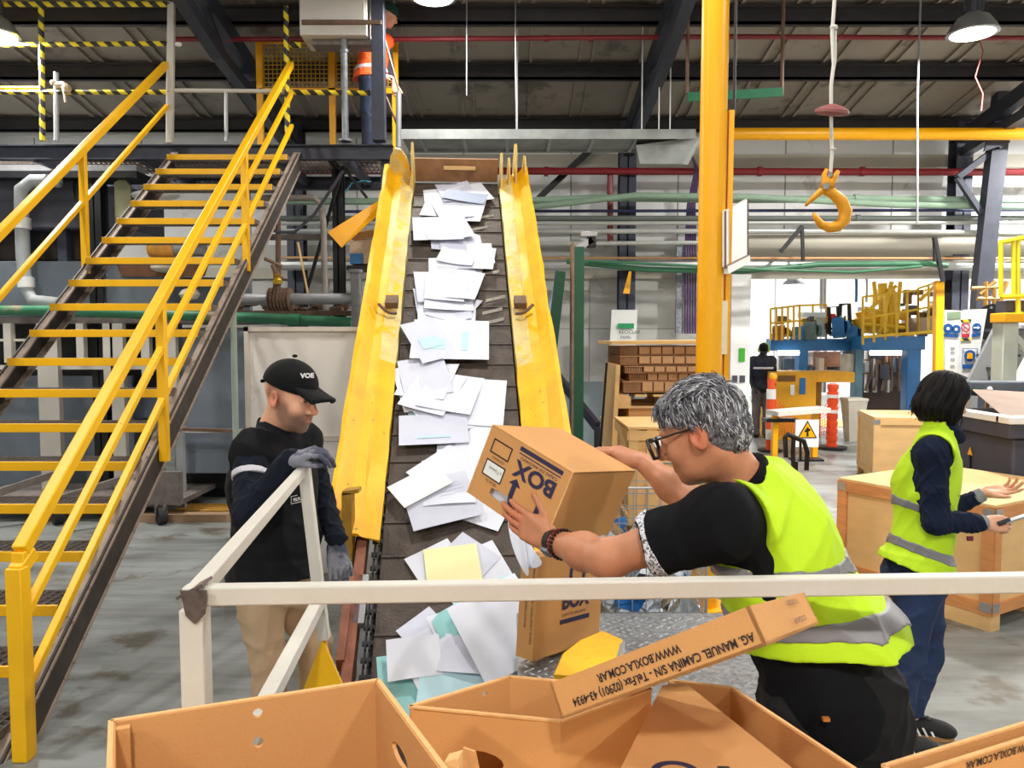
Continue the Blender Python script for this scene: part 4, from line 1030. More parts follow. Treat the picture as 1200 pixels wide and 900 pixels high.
# deliberate large sheets that read individually
big = [
 (528, 398, .46, .34, -2, PAP, .06, .006, 'large white folder with a pale blue patch lying across the stack at mid belt', [(-.08, -.06, .10, .12, PAPB), (.1, -.02, .05, .22, PAPB)]),
 (502, 398, .22, .36, 22, PAPG, .065, .006, 'bluish white envelope with a brown edge at the left of the mid-belt stack', [(0, -.04, .14, .12, PAPB)]),
 (513, 268, .36, .30, 4, PAPG, .06, .01, 'square bluish white sheet near the upper left of the belt', None),
 (563, 297, .18, .24, 4, PAP, .04, .006, 'small white sheet at the right edge of the upper belt', None),
 (523, 341, .26, .20, -8, PAP, .075, .008, 'slightly raised white envelope in the middle of the upper belt', None),
 (545, 232, .34, .14, -16, mat('slate_blue_cover', (130, 145, 175), .6), .05, .03, 'slate blue cover sheet at the very top of the belt', None),
 (497, 452, .30, .34, 14, PAP, .03, .006, 'white sheet with handwriting at the left below the mid-belt stack', [(0, .02, .2, .004, FAINT), (-.01, .05, .2, .004, FAINT)]),
 (545, 470, .44, .34, -6, PAP, .035, .008, 'wide white sheet with a blue pen mark across the lower stream', [(-.04, .03, .09, .022, mat('blue_pen_mark', (120, 160, 205), .6))]),
 (508, 503, .36, .20, 3, PAPG, .045, .006, 'pale grey sheet with blue lower edge above the belt joint', [(0, -.07, .2, .02, PAPB)]),
 (560, 522, .20, .30, -35, PAP, .03, .008, 'white sheet half hidden behind the tipped box', None),
 (492, 569, .27, .14, 35, WHT, .07, .004, 'flat white cardboard folder standing askew left of the belt', None),
 (516, 586, .33, .26, 16, PAPG, .05, .006, 'large handwritten white sheet in front of the askew folder', [(.04, .05, .22, .003, FAINT), (.05, .08, .2, .003, FAINT), (.06, .02, .12, .003, FAINT), (.08, .1, .1, .003, FAINT)]),
 (562, 597, .26, .16, -24, PAP, .02, .006, 'white sheet under the near corner of the tipped box', None),
 (530, 560, .36, .26, -48, PAP, .03, .008, 'white lined sheet leaning between folder and tipped box', [(0, .0, .25, .003, FAINT)]),
 (512, 662, .22, .18, 30, PAP, .016, .006, 'white sheet at the left under the yellow sheet', None),
 (548, 655, .2, .2, 50, PAPG, .018, .006, 'white sheet sticking out behind the yellow sheet', None),
 (566, 664, .2, .2, 24, PAP, .014, .006, 'white corner showing at the right of the yellow sheet', None),
 (531, 667, .24, .22, 7, PAPY, .035, .004, 'pale yellow paper sheet lying just behind the white rail', None),
]
for i, (x, y, w, h, a, m, lf, cu, lb, mk) in enumerate(big): paper(x, y, w*1.16, h*1.3, a, m, lf, cu, 300+i, lb, marks=mk, th=.004 if 'folder' in lb else .0015)
# pile below the rail
low = [(500, 790, .34, .30, 20, PAP), (478, 800, .26, .3, 8, PAPT), (540, 800, .3, .26, -20, PAPG), (575, 790, .3, .3, 12, PAP), (520, 760, .34, .26, 30, PAP), (560, 755, .32, .3, -12, PAPG), (590, 765, .26, .3, 40, PAP), (485, 770, .24, .2, 6, PAP), (502, 745, .2, .24, 40, PAPG), (545, 735, .3, .24, 22, PAP), (585, 735, .28, .3, -30, PAP), (560, 712, .26, .1, 24, PAPT), (570, 705, .3, .2, 18, PAPB), (535, 775, .26, .2, -32, PAPB), (512, 775, .26, .18, 26, PAP), (530, 815, .3, .22, -5, PAPB), (560, 780, .24, .3, 60, PAP), (600, 745, .22, .3, 80, PAPG), (480, 820, .3, .25, -14, PAPT), (545, 765, .08, .1, 5, mat('blue_stamp', (140, 150, 200), .6))]
for i, (x, y, w, h, a, m) in enumerate(low):
    paper(x, y, w, h, a, m, .05+.011*(i % 8)+(.04 if x > 540 else 0), .012, 400+i, None, tilt=(-.18 if x > 545 else 0, rr.uniform(-.05, .15)), group='papers heaped at the belt foot')
for o in [o for o in bpy.data.objects if o.get('group') == 'papers heaped at the belt foot']: o['label'] = 'paper sheet in the heap at the foot of the conveyor, below the white rail'
# sheets sliding out of the tipped box
def drape(pts, wid, m, label, seed, name='paper_sheet'):
    r = np.random.default_rng(seed); G = []
    pts = [np.array(p, float) for p in pts]; n = 9
    for i, p in enumerate(pts):
        row = []
        for j in range(n):
            b = j/(n-1)-.5; q = p+np.array(wid)*b+V3(.012*math.sin(6*b+i*1.1+seed), -.02*math.cos(9*b+i*.8), .01*math.sin(8*b+i))
            row.append(q)
        G.append(row)
    G = np.array(G); mb = MB().grid(G)
    o = solo(name, mb, m, label, 'paper', 'papers sliding out of the tipped box', smooth=True)
    s = o.modifiers.new('thickness', 'SOLIDIFY'); s.thickness = .0025; ss = o.modifiers.new('sub', 'SUBSURF'); ss.levels = 1; ss.render_levels = 2
drape([px(607, 606, 2.62), px(611, 630, 2.5), px(616, 650, 2.4), px(624, 668, 2.33)], (.055, .02, .035), PAP, 'white sheet sliding out between the tipped box and the upright box', 1)
for i_, (x_, y_, w_, h_, a_, m_, l_, lb_) in enumerate(((588, 735, .36, .44, 24, PAP, .21, 'big folded white sheet leaning on the heap beside the upright box'), (572, 765, .42, .34, -16, PAPG, .10, 'creased pale grey sheet low in the heap beside the upright box'), (560, 712, .44, .16, 24, PAPT, .14, 'teal tinted sheet fanned out at the top of the heap below the rail'))):
    paper(x_, y_, w_, h_, a_, m_, l_, .045, 700+i_, lb_, tilt=(-.2, -.05 if i_ < 2 else .1))
# papers still inside the tipped box, showing white through its hand hole
solo('paper_stack', MB().obox(HA+HU*.1+HV*.55+HW*.05, HU*.8, HV*.42, HW*.85), PAP, 'white paper stack seen through the hand hole of the tipped box', 'paper stack')

# ================================================================== wire cages with plastic scrap
def wire_cage(name, label, x0, x1, y0, y1, z0, z1, sp=.062):
    t = thing(name, label, 'wire cage', ((x0+x1)/2, y0, z0))
    mb = MB(); r = .0022
    for yy in (y0, y1):
        for xx in np.arange(x0, x1+.001, sp): mb.b2((xx-r, yy-r, z0), (xx+r, yy+r, z1))
        for zz in np.arange(z0, z1+.001, sp*1.1): mb.b2((x0, yy-r, zz-r), (x1, yy+r, zz+r))
    for xx in (x0, x1):
        for yy in np.arange(y0, y1+.001, sp): mb.b2((xx-r, yy-r, z0), (xx+r, yy+r, z1))
        for zz in np.arange(z0, z1+.001, sp*1.1): mb.b2((xx-r, y0, zz-r), (xx+r, y1, zz+r))
    part('wire_mesh', mb, GAL, t)
    mb = MB()
    for zz in (z0, z1): mb.tube([(x0, y0, zz), (x1, y0, zz), (x1, y1, zz), (x0, y1, zz), (x0, y0, zz)], .006, 6)
    for xx, yy in ((x0, y0), (x1, y0), (x1, y1), (x0, y1)): mb.tube([(xx, yy, 0), (xx, yy, z1)], .007, 6)
    part('rim_wire', mb, GAL, t)
    part('floor_plate', MB().b2((x0, y0, z0-.01), (x1, y1, z0)), GAL, t)
    return t
wire_cage('wire_mesh_container', 'wire mesh container full of crumpled plastic behind the tread plate deck', .36, .88, 3.42, 4.1, .2, 1.18)
mb = MB(); r = np.random.default_rng(8)
SCR = [mat('clear_plastic_scrap', (214, 222, 230), .35), mat('blue_plastic_scrap', (40, 120, 200), .4), mat('tan_paper_scrap', (190, 175, 150), .7)]
for i in range(260):
    c = V3(r.uniform(.42, .82), r.uniform(3.47, 4.05), r.uniform(.24, .82)); k = r.choice([0, 0, 0, 1, 2]); mb.cur = int(k)
    s = r.uniform(.03, .07); A = r.normal(size=(3, 3)); q, _ = np.linalg.qr(A)
    g = [[c+(q[0]*(a-1.5)+q[1]*(b-1.5))*s*.7+q[2]*r.normal()*s*.45 for b in range(4)] for a in range(4)]
    mb.grid(np.clip(np.array(g), [.37, 3.43, .21], [.87, 4.09, 1.0]))
tag(mkobj('plastic_scrap', mb.v, mb.f, mb.m, SCR, None, True), 'crumpled white and blue plastic scrap inside the wire mesh container', 'scrap', None, 'stuff')

# ================================================================== crates and pallet stack in the middle
def plywood_crate(name, label, O, U, W, h, bat=WOODR, battens=True, skids=True, group=None, mtop=None):
    """O corner on the floor, U and W horizontal edge vectors"""
    O = np.array(O, float); U = np.array(U, float); W = np.array(W, float); Z = V3(0, 0, 1); u, w = nrm(U), nrm(W); LU_, LW_ = np.linalg.norm(U), np.linalg.norm(W)
    t = thing(name, label, 'crate', O+(U+W)/2, group); s0 = .1 if skids else 0
    part('plywood_body', MB().obox(O+Z*s0+(u+w)*.012, U-u*.024, W-w*.024, Z*(h-s0-.02)), PLY, t)
    part('top_board', MB().obox(O+Z*(h-.02), U, W, Z*.02), mtop or PLY, t, bevel=.002)
    b = .075; d = .02
    if battens:
        mb = MB()
        for (P, A, B, La) in ((O, u, w, LU_), (O, w, u, LW_), (O+W, u, -w, LU_), (O+U, w, -u, LW_)):
            q = P-B*.004
            for zz in (s0, h-.02-b): mb.obox(q+Z*zz, A*La, Z*b, B*d)
            for aa in (0, La-b): mb.obox(q-B*.003+A*aa+Z*s0, A*b, Z*(h-s0-.02), B*d)
        part('edge_batten', mb, bat, t)
        mb = MB()
        for P, A, B in ((O, u, w), (O+U, -u, w), (O+W, u, -w)):
            for zz in (s0+.02, h-.09): mb.obox(P-B*.01+A*.0+Z*zz, A*.07, Z*.06, B*.003); mb.obox(P-A*.01+Z*zz, B*.07, Z*.06, A*.003)
        part('metal_corner', mb, GAL, t)
    if skids:
        mb = MB()
        for k in (0, .5, 1): mb.obox(O+(W-w*.1)*k, U, w*.1, Z*s0*.98)
        part('skid', mb, WOOD, t)
    return t
CO = V3(3.0215, 4.7447, 0); cu_d = V3(-.5678, .975, 0); cw_d = V3(.98, .57, 0)
plywood_crate('plywood_crate', 'plywood crate with metal corners standing in front of the woman in the vest', CO, cu_d, cw_d*1.1, .81)
q = px(1023, 553, 9.6)*V3(1, 1, 0); plywood_crate('plywood_crate', 'plywood crate further back, left of the dark grey machine', q, (1.2, -.12, 0), (.25, 1.0, 0), px(1023, 489, 9.6)[2], bat=PLY)
# stack
SY = 7.2
def sx(p, Y=SY): return px(p, 500, Y)[0]
x0, x1 = sx(717), sx(842)
zz = lambda y, Y=SY: px(750, y, Y)[2]
bot = plywood_crate('plywood_bin', 'tall plywood bin carrying the stacked cardboard trays', (x0, SY, 0), (x1-x0, 0, 0), (0, 1.0, 0), zz(500), battens=False)
solo('cardboard_carton', MB().b2((sx(736), SY-.03, zz(500)), (x1, SY+.9, zz(478))), CARD, 'flat brown carton directly under the small wooden pallet', 'carton', bevel=.004)
t = thing('wooden_pallet', 'wooden pallet between the cardboard trays and the carton', 'pallet', (x0+.5, SY, zz(478)))
mb = MB(); z0 = zz(478); z1 = zz(462)
for k in range(3): mb.b2((x0+.04, SY-.05+k*.42, z0), (x1, SY+.05+k*.42, z0+.018)); 
for k in range(6): mb.b2((x0+.04+k*.17, SY-.05, z1-.02), (x0+.15+k*.17, SY+.9, z1))
part('deck_board', mb, WOOD, t); mb = MB()
for i in range(3):
    for k in range(3): mb.b2((x0+.05+i*.42, SY-.05+k*.42, z0+.018), (x0+.17+i*.42, SY+.05+k*.42, z1-.02))
part('block', mb, WOOD, t)
lv = [(460, 447, 730, 842, 'lowest'), (447, 437, 737, 842, 'second from the bottom'), (437, 428.5, 731, 842, 'third from the bottom'), (427.5, 417, 726, 842, 'second from the top'), (416.5, 405.5, 726, 842, 'topmost')]
CD = mat('gap_shade_cardboard', (160, 116, 80), .9)  # darker cardboard puts the shade of the cell gaps into colour
TRAYC = mat('faded_tray_cardboard', (196, 152, 112), .85, 0, .08, 8)
for i, (ya, yb, xa, xb, w) in enumerate(lv):
    za, zb = zz(ya), zz(yb); t = thing('cardboard_tray', 'brown cardboard cell tray, %s of the stack' % w, 'cardboard tray', (sx(xa)+.5, SY, za), 'stacked cardboard cell trays')
    off = [.0, .03, -.02, .0, .01][i]
    mb = MB().b2((sx(xa), SY-.02+off, za), (sx(xb), SY+.9, za+.012)).b2((sx(xa), SY+.03+off, za+.012), (sx(xb), SY+.9, zb-.004)); part('core', mb, CD, t)
    mb = MB(); n = 7; wd = (sx(xb)-sx(xa)-.17)/n
    for k in range(n): mb.b2((sx(xa)+.17+k*wd+.006, SY-.03+off, za+.014), (sx(xa)+.17+(k+1)*wd-.006, SY+.05, zb-.006))
    for k in range(10): mb.b2((sx(xa)+.005+k*.016, SY-.02+off, za+.014), (sx(xa)+.012+k*.016, SY+.05, zb-.006))
    mb.b2((sx(xa)-.01, SY-.03+off, zb-.008), (sx(xb), SY+.9, zb-.001))
    part('cell_wall', mb, TRAYC, t)
solo('plywood_sheet', MB().obox((sx(714), SY-.1, zz(404)), (sx(842)-sx(714), 0, .01), (0, 1.1, 0), (0, 0, .035)), PLY, 'plywood sheet lying on top of the cardboard trays', 'plywood sheet', bevel=.003)
solo('plywood_plank', MB().obox(px(712, 520, 7.05)*V3(1, 1, 0), V3(.04, 0, 0), (0, .9, 0), px(722, 428, 7.05)-px(712, 520, 7.05)*V3(1, 1, 0)), PLY, 'plywood plank leaning at the left of the tray stack', 'plank')
q0 = sx(737, 5.5); q1 = sx(832, 5.5)
low_c = plywood_crate('pine_crate', 'lower pine crate seen through the wire, between held box and yellow column', (q0+.1, 5.5, 0), (q1-q0, 0, 0), (0, .75, 0), .5, bat=WOOD)
plywood_crate('pine_crate', 'upper pine crate behind the outstretched arm, below the tray stack', (q0, 5.5, .5), (q1-q0, 0, 0), (-.0, .75, 0), px(750, 499, 5.5)[2]-.5 if False else .1, bat=WOOD) if False else None
def crate_at(z0, h, label):
    t = thing('pine_crate', label, 'crate', (q0+.4, 5.8, z0))
    W_ = q1-q0; part('plywood_body', MB().b2((q0+.015, 5.515, z0+.0), (q1, 6.2, z0+h-.02)), PLY, t)
    part('top_board', MB().b2((q0-.01, 5.49, z0+h-.02), (q1+.01, 6.22, z0+h)), WOOD, t, bevel=.002)
    mb = MB()
    for xx in (q0, q0+.13, q1-.08): mb.b2((xx, 5.495, z0), (xx+.07, 5.52, z0+h-.02))
    for z_ in (z0, z0+h-.1): mb.b2((q0, 5.49, z_), (q1, 5.515, z_+.07)); mb.b2((q0-.01, 5.5, z_), (q0+.02, 6.2, z_+.07))
    part('batten', mb, WOOD, t)
crate_at(.5, px(750, 500, 5.5)[2]-.5, 'upper pine crate behind the outstretched arm, below the tray stack')
solo('sloping_rail', MB().beam(px(640, 425, 8.3), px(700, 500, 7.2), .05, .09).tube([px(700, 500, 7.2), px(700, 500, 7.2)*V3(1, 1, 0)], .03, 8), DST, 'dark sloping steel rail between the green post and the tray stack', 'rail')
solo('thin_black_rod', MB().tube([px(711, 425, 7.0), px(704, 520, 7.0), px(704, 520, 7.0)*V3(1, 1, 0)], .012, 6), BLK, 'thin black rod standing left of the tray stack', 'rod')

# ================================================================== yellow column with the board
CX, CY = px(830, 430, 5.2)[0], 5.2
t = thing('yellow_column', 'thick round yellow steel column standing left of the hook', 'column', (CX, CY, 0))
part('shaft', MB().cyl((CX, CY, 0), (CX+.02, CY, roofz(CY)), .088, .088, n=32), YELC, t)
part('base_flange', MB().cyl((CX, CY, 0), (CX, CY, .02), .16, n=24), YELC, t)
fx_ = CX+.115
part('side_bar', MB().beam((fx_, CY-.0, .9), (fx_+.01, CY, px(852, 130, CY)[2]), .035, .05, (0, 1, 0)), YELC, t)
part('dark_conduit', MB().tube([(fx_+.03, CY, px(857, 135, CY)[2]), (fx_+.035, CY, roofz(CY)-.02)], .01, 8), BLK, t)
part('pale_strip', MB().b2((fx_-.06, CY-.06, px(850, 415, CY)[2]), (fx_-.005, CY-.03, px(850, 353, CY)[2])), mat('pale_plastic_strip', (238, 222, 186), .6), t)
A = px(850, 247, CY-.1); B = px(876, 233, CY+.35); C_ = px(876, 300, CY+.35); D = px(850, 313, CY-.1)
t = thing('white_notice_board', 'white board seen edge on, fixed to the right of the yellow column', 'board', D)
off = nrm(np.cross(B-A, D-A))*.02
part('panel', MB().add([A, B, C_, D, A+off, B+off, C_+off, D+off], [(0, 1, 2, 3), (7, 6, 5, 4), (0, 4, 5, 1), (1, 5, 6, 2), (2, 6, 7, 3), (3, 7, 4, 0)]), WHT, t)
part('frame', MB().beam(D, C_, .02, .02).beam(B, C_, .012, .012).beam(A, D, .012, .012), mat('brown_frame', (130, 96, 80), .6), t)
part('lower_ledge', MB().add([D, C_, px(874, 306, CY+.4), px(852, 319, CY-.05)], [(0, 1, 2, 3)]).beam(D+V3(.01, .02, -.02), C_+V3(.01, .02, -.02), .03, .05), WHT, t)
# hook on a rope
HY = 4.6
t = thing('crane_hook', 'yellow lifting hook hanging on a white rope', 'hook', px(968, 268, HY))
def hk(pts, rs, nm, m, n=10, sm=True):
    return part(nm, MB().tube([px(a, b, HY) for a, b in pts], rs, n), m, t, smooth=True)
s = HY/900
hk([(962, 222), (975, 226), (986, 236), (991, 248), (989, 258), (982, 265), (972, 267), (962, 263), (956, 255), (953, 249)], [x*s for x in (4, 6, 7, 7.5, 7.2, 6.6, 5.8, 4.6, 3.4, 1.2)], 'hook_bow', mat('hook_ochre', (232, 160, 24), .5, .1, .15, 14, chip=(110, 80, 50), chip_amt=.2, chip_scale=40), 12)
hk([(969, 221), (961, 225), (952, 233), (944, 241)], [x*s for x in (5, 4, 3, 1.6)], 'safety_latch', MATS['hook_ochre'])
hk([(967, 220), (968, 212), (966, 204), (969, 198)], [x*s for x in (6.5, 5, 3, 2)], 'clevis', MATS['hook_ochre'])
hk([(971, 220), (975, 212), (979, 206), (982, 200)], [x*s for x in (6, 4.4, 3.4, 2.2)], 'clevis', MATS['hook_ochre'])
part('pin', MB().cyl(px(968, 218, HY-.05), px(968, 218, HY+.05), .02, n=12).cyl(px(973, 204, HY-.02), px(973, 204, HY+.03), .014, n=10), GAL, t)
rp = thing('hook_rope', 'white rope carrying the yellow hook, with a red cover disc', 'rope', px(973, 204, HY))
part('strand', MB().tube([px(973, 206, HY), px(975, 180, HY), px(974, 140, HY), px(974, 100, HY), px(977, 75, HY), px(975, 40, HY), px(978, 0, HY), V3(px(978, 0, HY)[0], HY, roofz(HY)-.06)], .011, 8), mat('white_rope', (225, 222, 215), .9), rp)
part('second_strand', MB().tube([px(974, 98, HY), px(979, 70, HY), px(979, 36, HY)], .008, 8), MATS['white_rope'], rp)
part('knot', MB().sph(px(977, 32, HY), .02, 8, (1.3, 1, .8)).sph(px(976, 175, HY), .022, 8, (1, 1, .3)), MATS['white_rope'], rp)
part('cover_disc', MB().lathe([(.01, .045), (.06, .03), (.094, .01), (.097, -.004), (.07, -.02), (.02, -.025)], px(975, 131, HY), axis=(.08, -.25, 1), n=24), mat('dull_red_disc', (140, 82, 82), .6, 0, .2, 9), rp)
# ================================================================== posts in the middle
t = thing('green_post', 'dark green steel post with a bracket arm, right of the conveyor', 'post', px(677, 500, 6.5)*V3(1, 1, 0))
q = px(677, 290, 6.5); x = q[0]
mb = MB().b2((x-.035, 6.44, 0), (x+.05, 6.46, q[2])); mb.b2((x-.035, 6.46, 0), (x-.02, 6.6, q[2]))
part('web', mb, GRN, t); part('flange', MB().b2((x-.055, 6.4, 0), (x-.035, 6.62, q[2]+.03)), mat('rust_streaked_flange', (130, 112, 98), .6, .1, .35, 9), t)
part('arm', MB().beam((x-.02, 6.5, q[2]-.02), (x+.12, 6.5, q[2]+.06), .1, .05), GAL, t)
part('clamp_box', MB().b2(px(688, 290, 6.5)-V3(0, .05, 0), px(698, 277, 6.5)+V3(0, .05, 0)), BLK, t, bevel=.005)
part('clamp_cap', MB().b2(px(680, 278, 6.5)-V3(0, .05, 0), px(699, 272, 6.5)+V3(0, .05, 0)), GAL, t, bevel=.005)
solo('leaning_green_beam', MB().beam(px(657, 318, 8), px(636, 500, 8), .11, .09, (0, 1, 0)).beam(px(636, 500, 8), px(632, 520, 8)*V3(1, 1, 0), .11, .09, (0, 1, 0)), GRN, 'leaning dark green beam just right of the conveyor guard', 'beam', bevel=.005)
solo('blue_hose', MB().tube([px(650, 330, 9), px(643, 370, 9), px(637, 420, 9), px(638, 470, 9), px(638, 500, 9)*V3(1, 1, 0)], .01, 6), mat('pale_blue_hose', (140, 170, 215), .6), 'thin pale blue hose beside the leaning green beam', 'hose')
# guide sign above the tray stack
t = thing('guide_sign', 'white sign with a green header above the tray stack', 'sign', px(731, 400, 11.3))
A = px(717, 363, 11.3); B = px(747, 363, 11.3); D = px(714, 412, 11.3)
part('board', MB().add([A, B, px(745, 412, 11.3), D, A+V3(0, .03, 0), B+V3(0, .03, 0), px(745, 412, 11.3)+V3(0, .03, 0), D+V3(0, .03, 0)], [(3, 2, 1, 0), (4, 5, 6, 7), (0, 1, 5, 4), (1, 2, 6, 5), (2, 3, 7, 6), (3, 0, 4, 7)]), WHT, t)
part('sign_post', MB().beam(px(731, 410, 11.33), px(731, 410, 11.33)*V3(1, 1, 0), .06, .03), GRY, t)
part('green_header', MB().b2(px(724, 385, 11.28), px(743, 379, 11.27)), mat('sign_green', (30, 150, 95), .5), t)
q = px(725, 391, 11.27); text('sign_words', 'RECICLAR', .07, q, (1, 0, 0), (0, 0, 1), INKB, t); text('sign_words', 'PAPEL', .06, px(727, 397, 11.27), (1, 0, 0), (0, 0, 1), INKB, t)
solo('yellow_tag', MB().add([px(737, 318, 11.3), px(740, 318, 11.3), px(738, 344, 11.28), px(730, 344, 11.28), px(737, 318, 11.33), px(740, 318, 11.33), px(738, 344, 11.31), px(730, 344, 11.31)], [(3, 2, 1, 0), (4, 5, 6, 7), (0, 1, 5, 4), (1, 2, 6, 5), (2, 3, 7, 6), (3, 0, 4, 7)]), YELC, 'narrow yellow tag hanging on the dark column above the white sign', 'tag')
# door jamb board with green marker
t = thing('jamb_panel', 'white panel with a green marker at the left edge of the opening', 'panel', (OX-.3, BW-.1, 0))
part('board', MB().b2((OX-.3, BW-.1, 0), (OX, BW-.04, 2.84)), WALLW, t)
part('green_marker', MB().b2(px(866, 424, BW-.12), px(873, 408, BW-.11)), mat('bright_green', (60, 175, 40), .5), t, bevel=.01)
mb = MB()
for k in (0, 1): mb.b2(px(858+k*9, 448, BW-.12), px(864+k*9, 440, BW-.11))
part('small_notice', mb, DGM, t)
# yellow triangular sheet, blue carton
A, B, C_ = px(452, 230, 7.6), px(384, 272, 7.4), px(400, 290, 7.4); off = V3(0, .03, 0)
D_ = px(452, 243, 7.6)
t_ = part('flared_guide_plate', MB().add([A, B, C_, D_, A+off, B+off, C_+off, D_+off], [(0, 1, 2, 3), (7, 6, 5, 4), (0, 4, 5, 1), (1, 5, 6, 2), (2, 6, 7, 3), (3, 7, 4, 0)]), YELC, conv, label='flared yellow steel plate sticking out to the left')
t = thing('printed_carton', 'small blue and white carton wedged left of the conveyor', 'carton', px(430, 310, 8.0))
p0, p1 = px(410, 309, 8.0), px(446, 281, 8.0)
part('body', MB().b2(p0, p1+V3(0, .3, 0)), mat('carton_tan_white', (214, 190, 164), .7, 0, .05, 3, chip=(240, 240, 240), chip_amt=.4, chip_scale=5), t)
part('blue_print', MB().b2(px(410, 309, 7.99), px(425, 297, 7.985)).b2(px(440, 300, 7.99), px(446, 281, 7.985)), mat('carton_blue', (45, 130, 200), .5), t)
part('flap', MB().obox(px(415, 282, 8.0), (.33, 0, .05), (0, -.1, .06), (0, 0, .01)), CARD, t)
part('shelf', MB().b2(px(406, 316, 8.0), px(450, 311, 8.0)+V3(0, .35, 0)), BLK, t)

# ================================================================== left machinery, behind the stairs
LY = 8.7
def lb(x0, y0, x1, y1, Y0=LY, dY=.3):
    a = px(x0, y1, Y0); b = px(x1, y0, Y0); return (a[0], Y0, a[2]), (b[0], Y0+dY, b[2])
mach = thing('pulp_machine', 'grey pulp tank machine with troughs and frames standing behind the stairs', 'machine', px(100, 620, LY)*V3(1, 1, 0))
part('trough', MB().b2(*lb(-60, 218, 150, 268, LY, .9)), DGM, mach, bevel=.02)
part('trough_drum', MB().cyl(px(-60, 224, LY+.1), px(95, 224, LY+.1), .17, n=20), DGM, mach)
part('trough_end_flange', MB().plate([(0, 0), (.0, .5), (.1, .56), (.18, .45), (.16, .06)], [], px(138, 268, LY-.02), (1, 0, 0), (0, 0, 1), .05), mat('olive_flange', (150, 150, 118), .6, 0, .2), mach)
part('trough_support', MB().b2(*lb(-40, 270, 108, 304, LY+.3, .4)), mat('dark_recess_metal', (62, 54, 52), .7), mach)
mb = MB()
for xx in (-20, 26, 68): mb.b2(*lb(xx, 266, xx+9, 306, LY+.1, .1))
mb.b2(*lb(90, 205, 94, 222)); mb.b2(*lb(24, 205, 28, 222)); part('trough_bracket', mb, DST, mach)
part('side_tank', MB().b2(*lb(-60, 306, 190, 372, LY-.1, 1.0)), BLGR, mach, bevel=.01)
part('upper_pipe_tray', MB().b2(*lb(-60, 193, 160, 200, LY-.2, .2)), GAL, mach)
part('dark_tray', MB().b2(*lb(-60, 200, 160, 208, LY-.2, .4)), BLK, mach)
part('long_sheet_panel', MB().b2(*lb(70, 325, 292, 372, LY+.4, .1)), BLGR, mach)
part('ledge', MB().b2(*lb(-60, 372, 290, 379, LY-.3, .8)), GRT, mach)
part('lower_tank', MB().b2(*lb(-60, 440, 155, 575, LY+.3, .8)), BLGR, mach, bevel=.01)
part('lower_tank_panel', MB().b2(*lb(205, 384, 288, 555, LY-.2, .8)), BLGR, mach, bevel=.01)
part('void_shade_slab', MB().b2(*lb(-60, 380, 205, 455, LY+.35, .2)), BLK, mach)  # black slab standing in for the shade behind the frame bars
mb = MB()
for xx, w, y1 in ((5, 7, 425), (50, 16, 600), (90, 7, 425), (122, 9, 455), (135, 8, 600), (166, 8, 440), (196, 9, 470)): mb.b2(*lb(xx, 379, xx+w, y1, LY-.35, .08))
mb.b2(*lb(-60, 397, 60, 400, LY-.3, .04)); mb.b2(*lb(-60, 428, 200, 433, LY-.3, .04)); mb.b2(*lb(205, 503, 290, 507, LY-.4, .04))
part('frame_bar', mb, WHP, mach)
part('grey_upright', MB().b2(*lb(208, 500, 214, 598, LY-.45, .06)), GRY, mach)
part('gap_shade_block', MB().b2((px(205, 555, LY)[0], LY+.2, 0.02), (px(270, 555, LY)[0], LY+.5, px(270, 556, LY)[2])), BLK, mach)  # black block standing in for the shaded gap below the tank panel
part('lower_leg', MB().b2((px(0, 500, LY)[0], LY+.4, 0), (px(8, 500, LY)[0], LY+.5, .9)).b2((px(145, 500, LY)[0], LY+.4, 0), (px(152, 500, LY)[0], LY+.5, .9)).b2((px(280, 500, LY)[0], LY, 0), (px(285, 500, LY)[0], LY+.1, .6)), DST, mach)
t = thing('white_drain_pipe', 'white plastic pipe bending down in front of the grey tank at the left', 'pipe', px(40, 350, 8.4))
part('pipe_run', MB().tube([px(70, 212, 8.4), px(38, 212, 8.4), px(25, 222, 8.4), px(25, 240, 8.4), px(27, 300, 8.4), px(30, 335, 8.4), px(38, 352, 8.4), px(70, 356, 8.4)], .07, 14), mat('grey_white_pvc', (166, 171, 176), .4, 0, .1), t, smooth=True)
part('coupling', MB().cyl(px(25, 255, 8.4), px(25, 268, 8.4), .095, n=14).cyl(px(30, 325, 8.4), px(31, 337, 8.4), .085, n=14), WHT, t)
solo('green_water_pipe', MB().tube([px(-80, 364, 8.2), px(60, 364, 8.2), px(290, 372, 8.2), px(412, 378, 8.2)], .055, 12).cyl(px(338, 375, 8.2), px(352, 375.5, 8.2), .068, n=12), mat('stained_green_pipe', (46, 118, 84), .45, 0, .2, 4, chip=(140, 120, 100), chip_amt=.3, chip_scale=2), 'stained green pipe running low behind the stairs to the conveyor', 'pipe')
t = thing('grey_flanged_pipe', 'grey pipe with a bolted coupling and a capped riser left of the conveyor', 'pipe', px(340, 350, 7.9))
GP = mat('grey_pipe_paint', (128, 130, 134), .5, .1, .15, 7, chip=(90, 80, 74), chip_amt=.2)
part('pipe_run', MB().tube([px(270, 351, 7.9), px(420, 350, 7.9)], .058, 14), GP, t, smooth=True)
part('riser', MB().cyl(px(417, 318, 7.9), px(419, 388, 7.9), .058, n=14).cyl(px(417, 316, 7.9), px(417, 320, 7.9), .075, n=14).cyl(px(418, 345, 7.9), px(418, 358, 7.9), .07, n=14), GP, t)
mb = MB().cyl(px(316, 351, 7.9), px(340, 351, 7.9), .1, n=14)
for k in range(7): a = px(316+k*4, 351, 7.9); mb.cyl(a, a+V3(.012, 0, 0), .125, n=10)
mb.tube([px(326, 341, 7.85), px(325, 330, 7.85), px(332, 326, 7.85)], .02, 6); part('coupling', mb, GRIME, t)
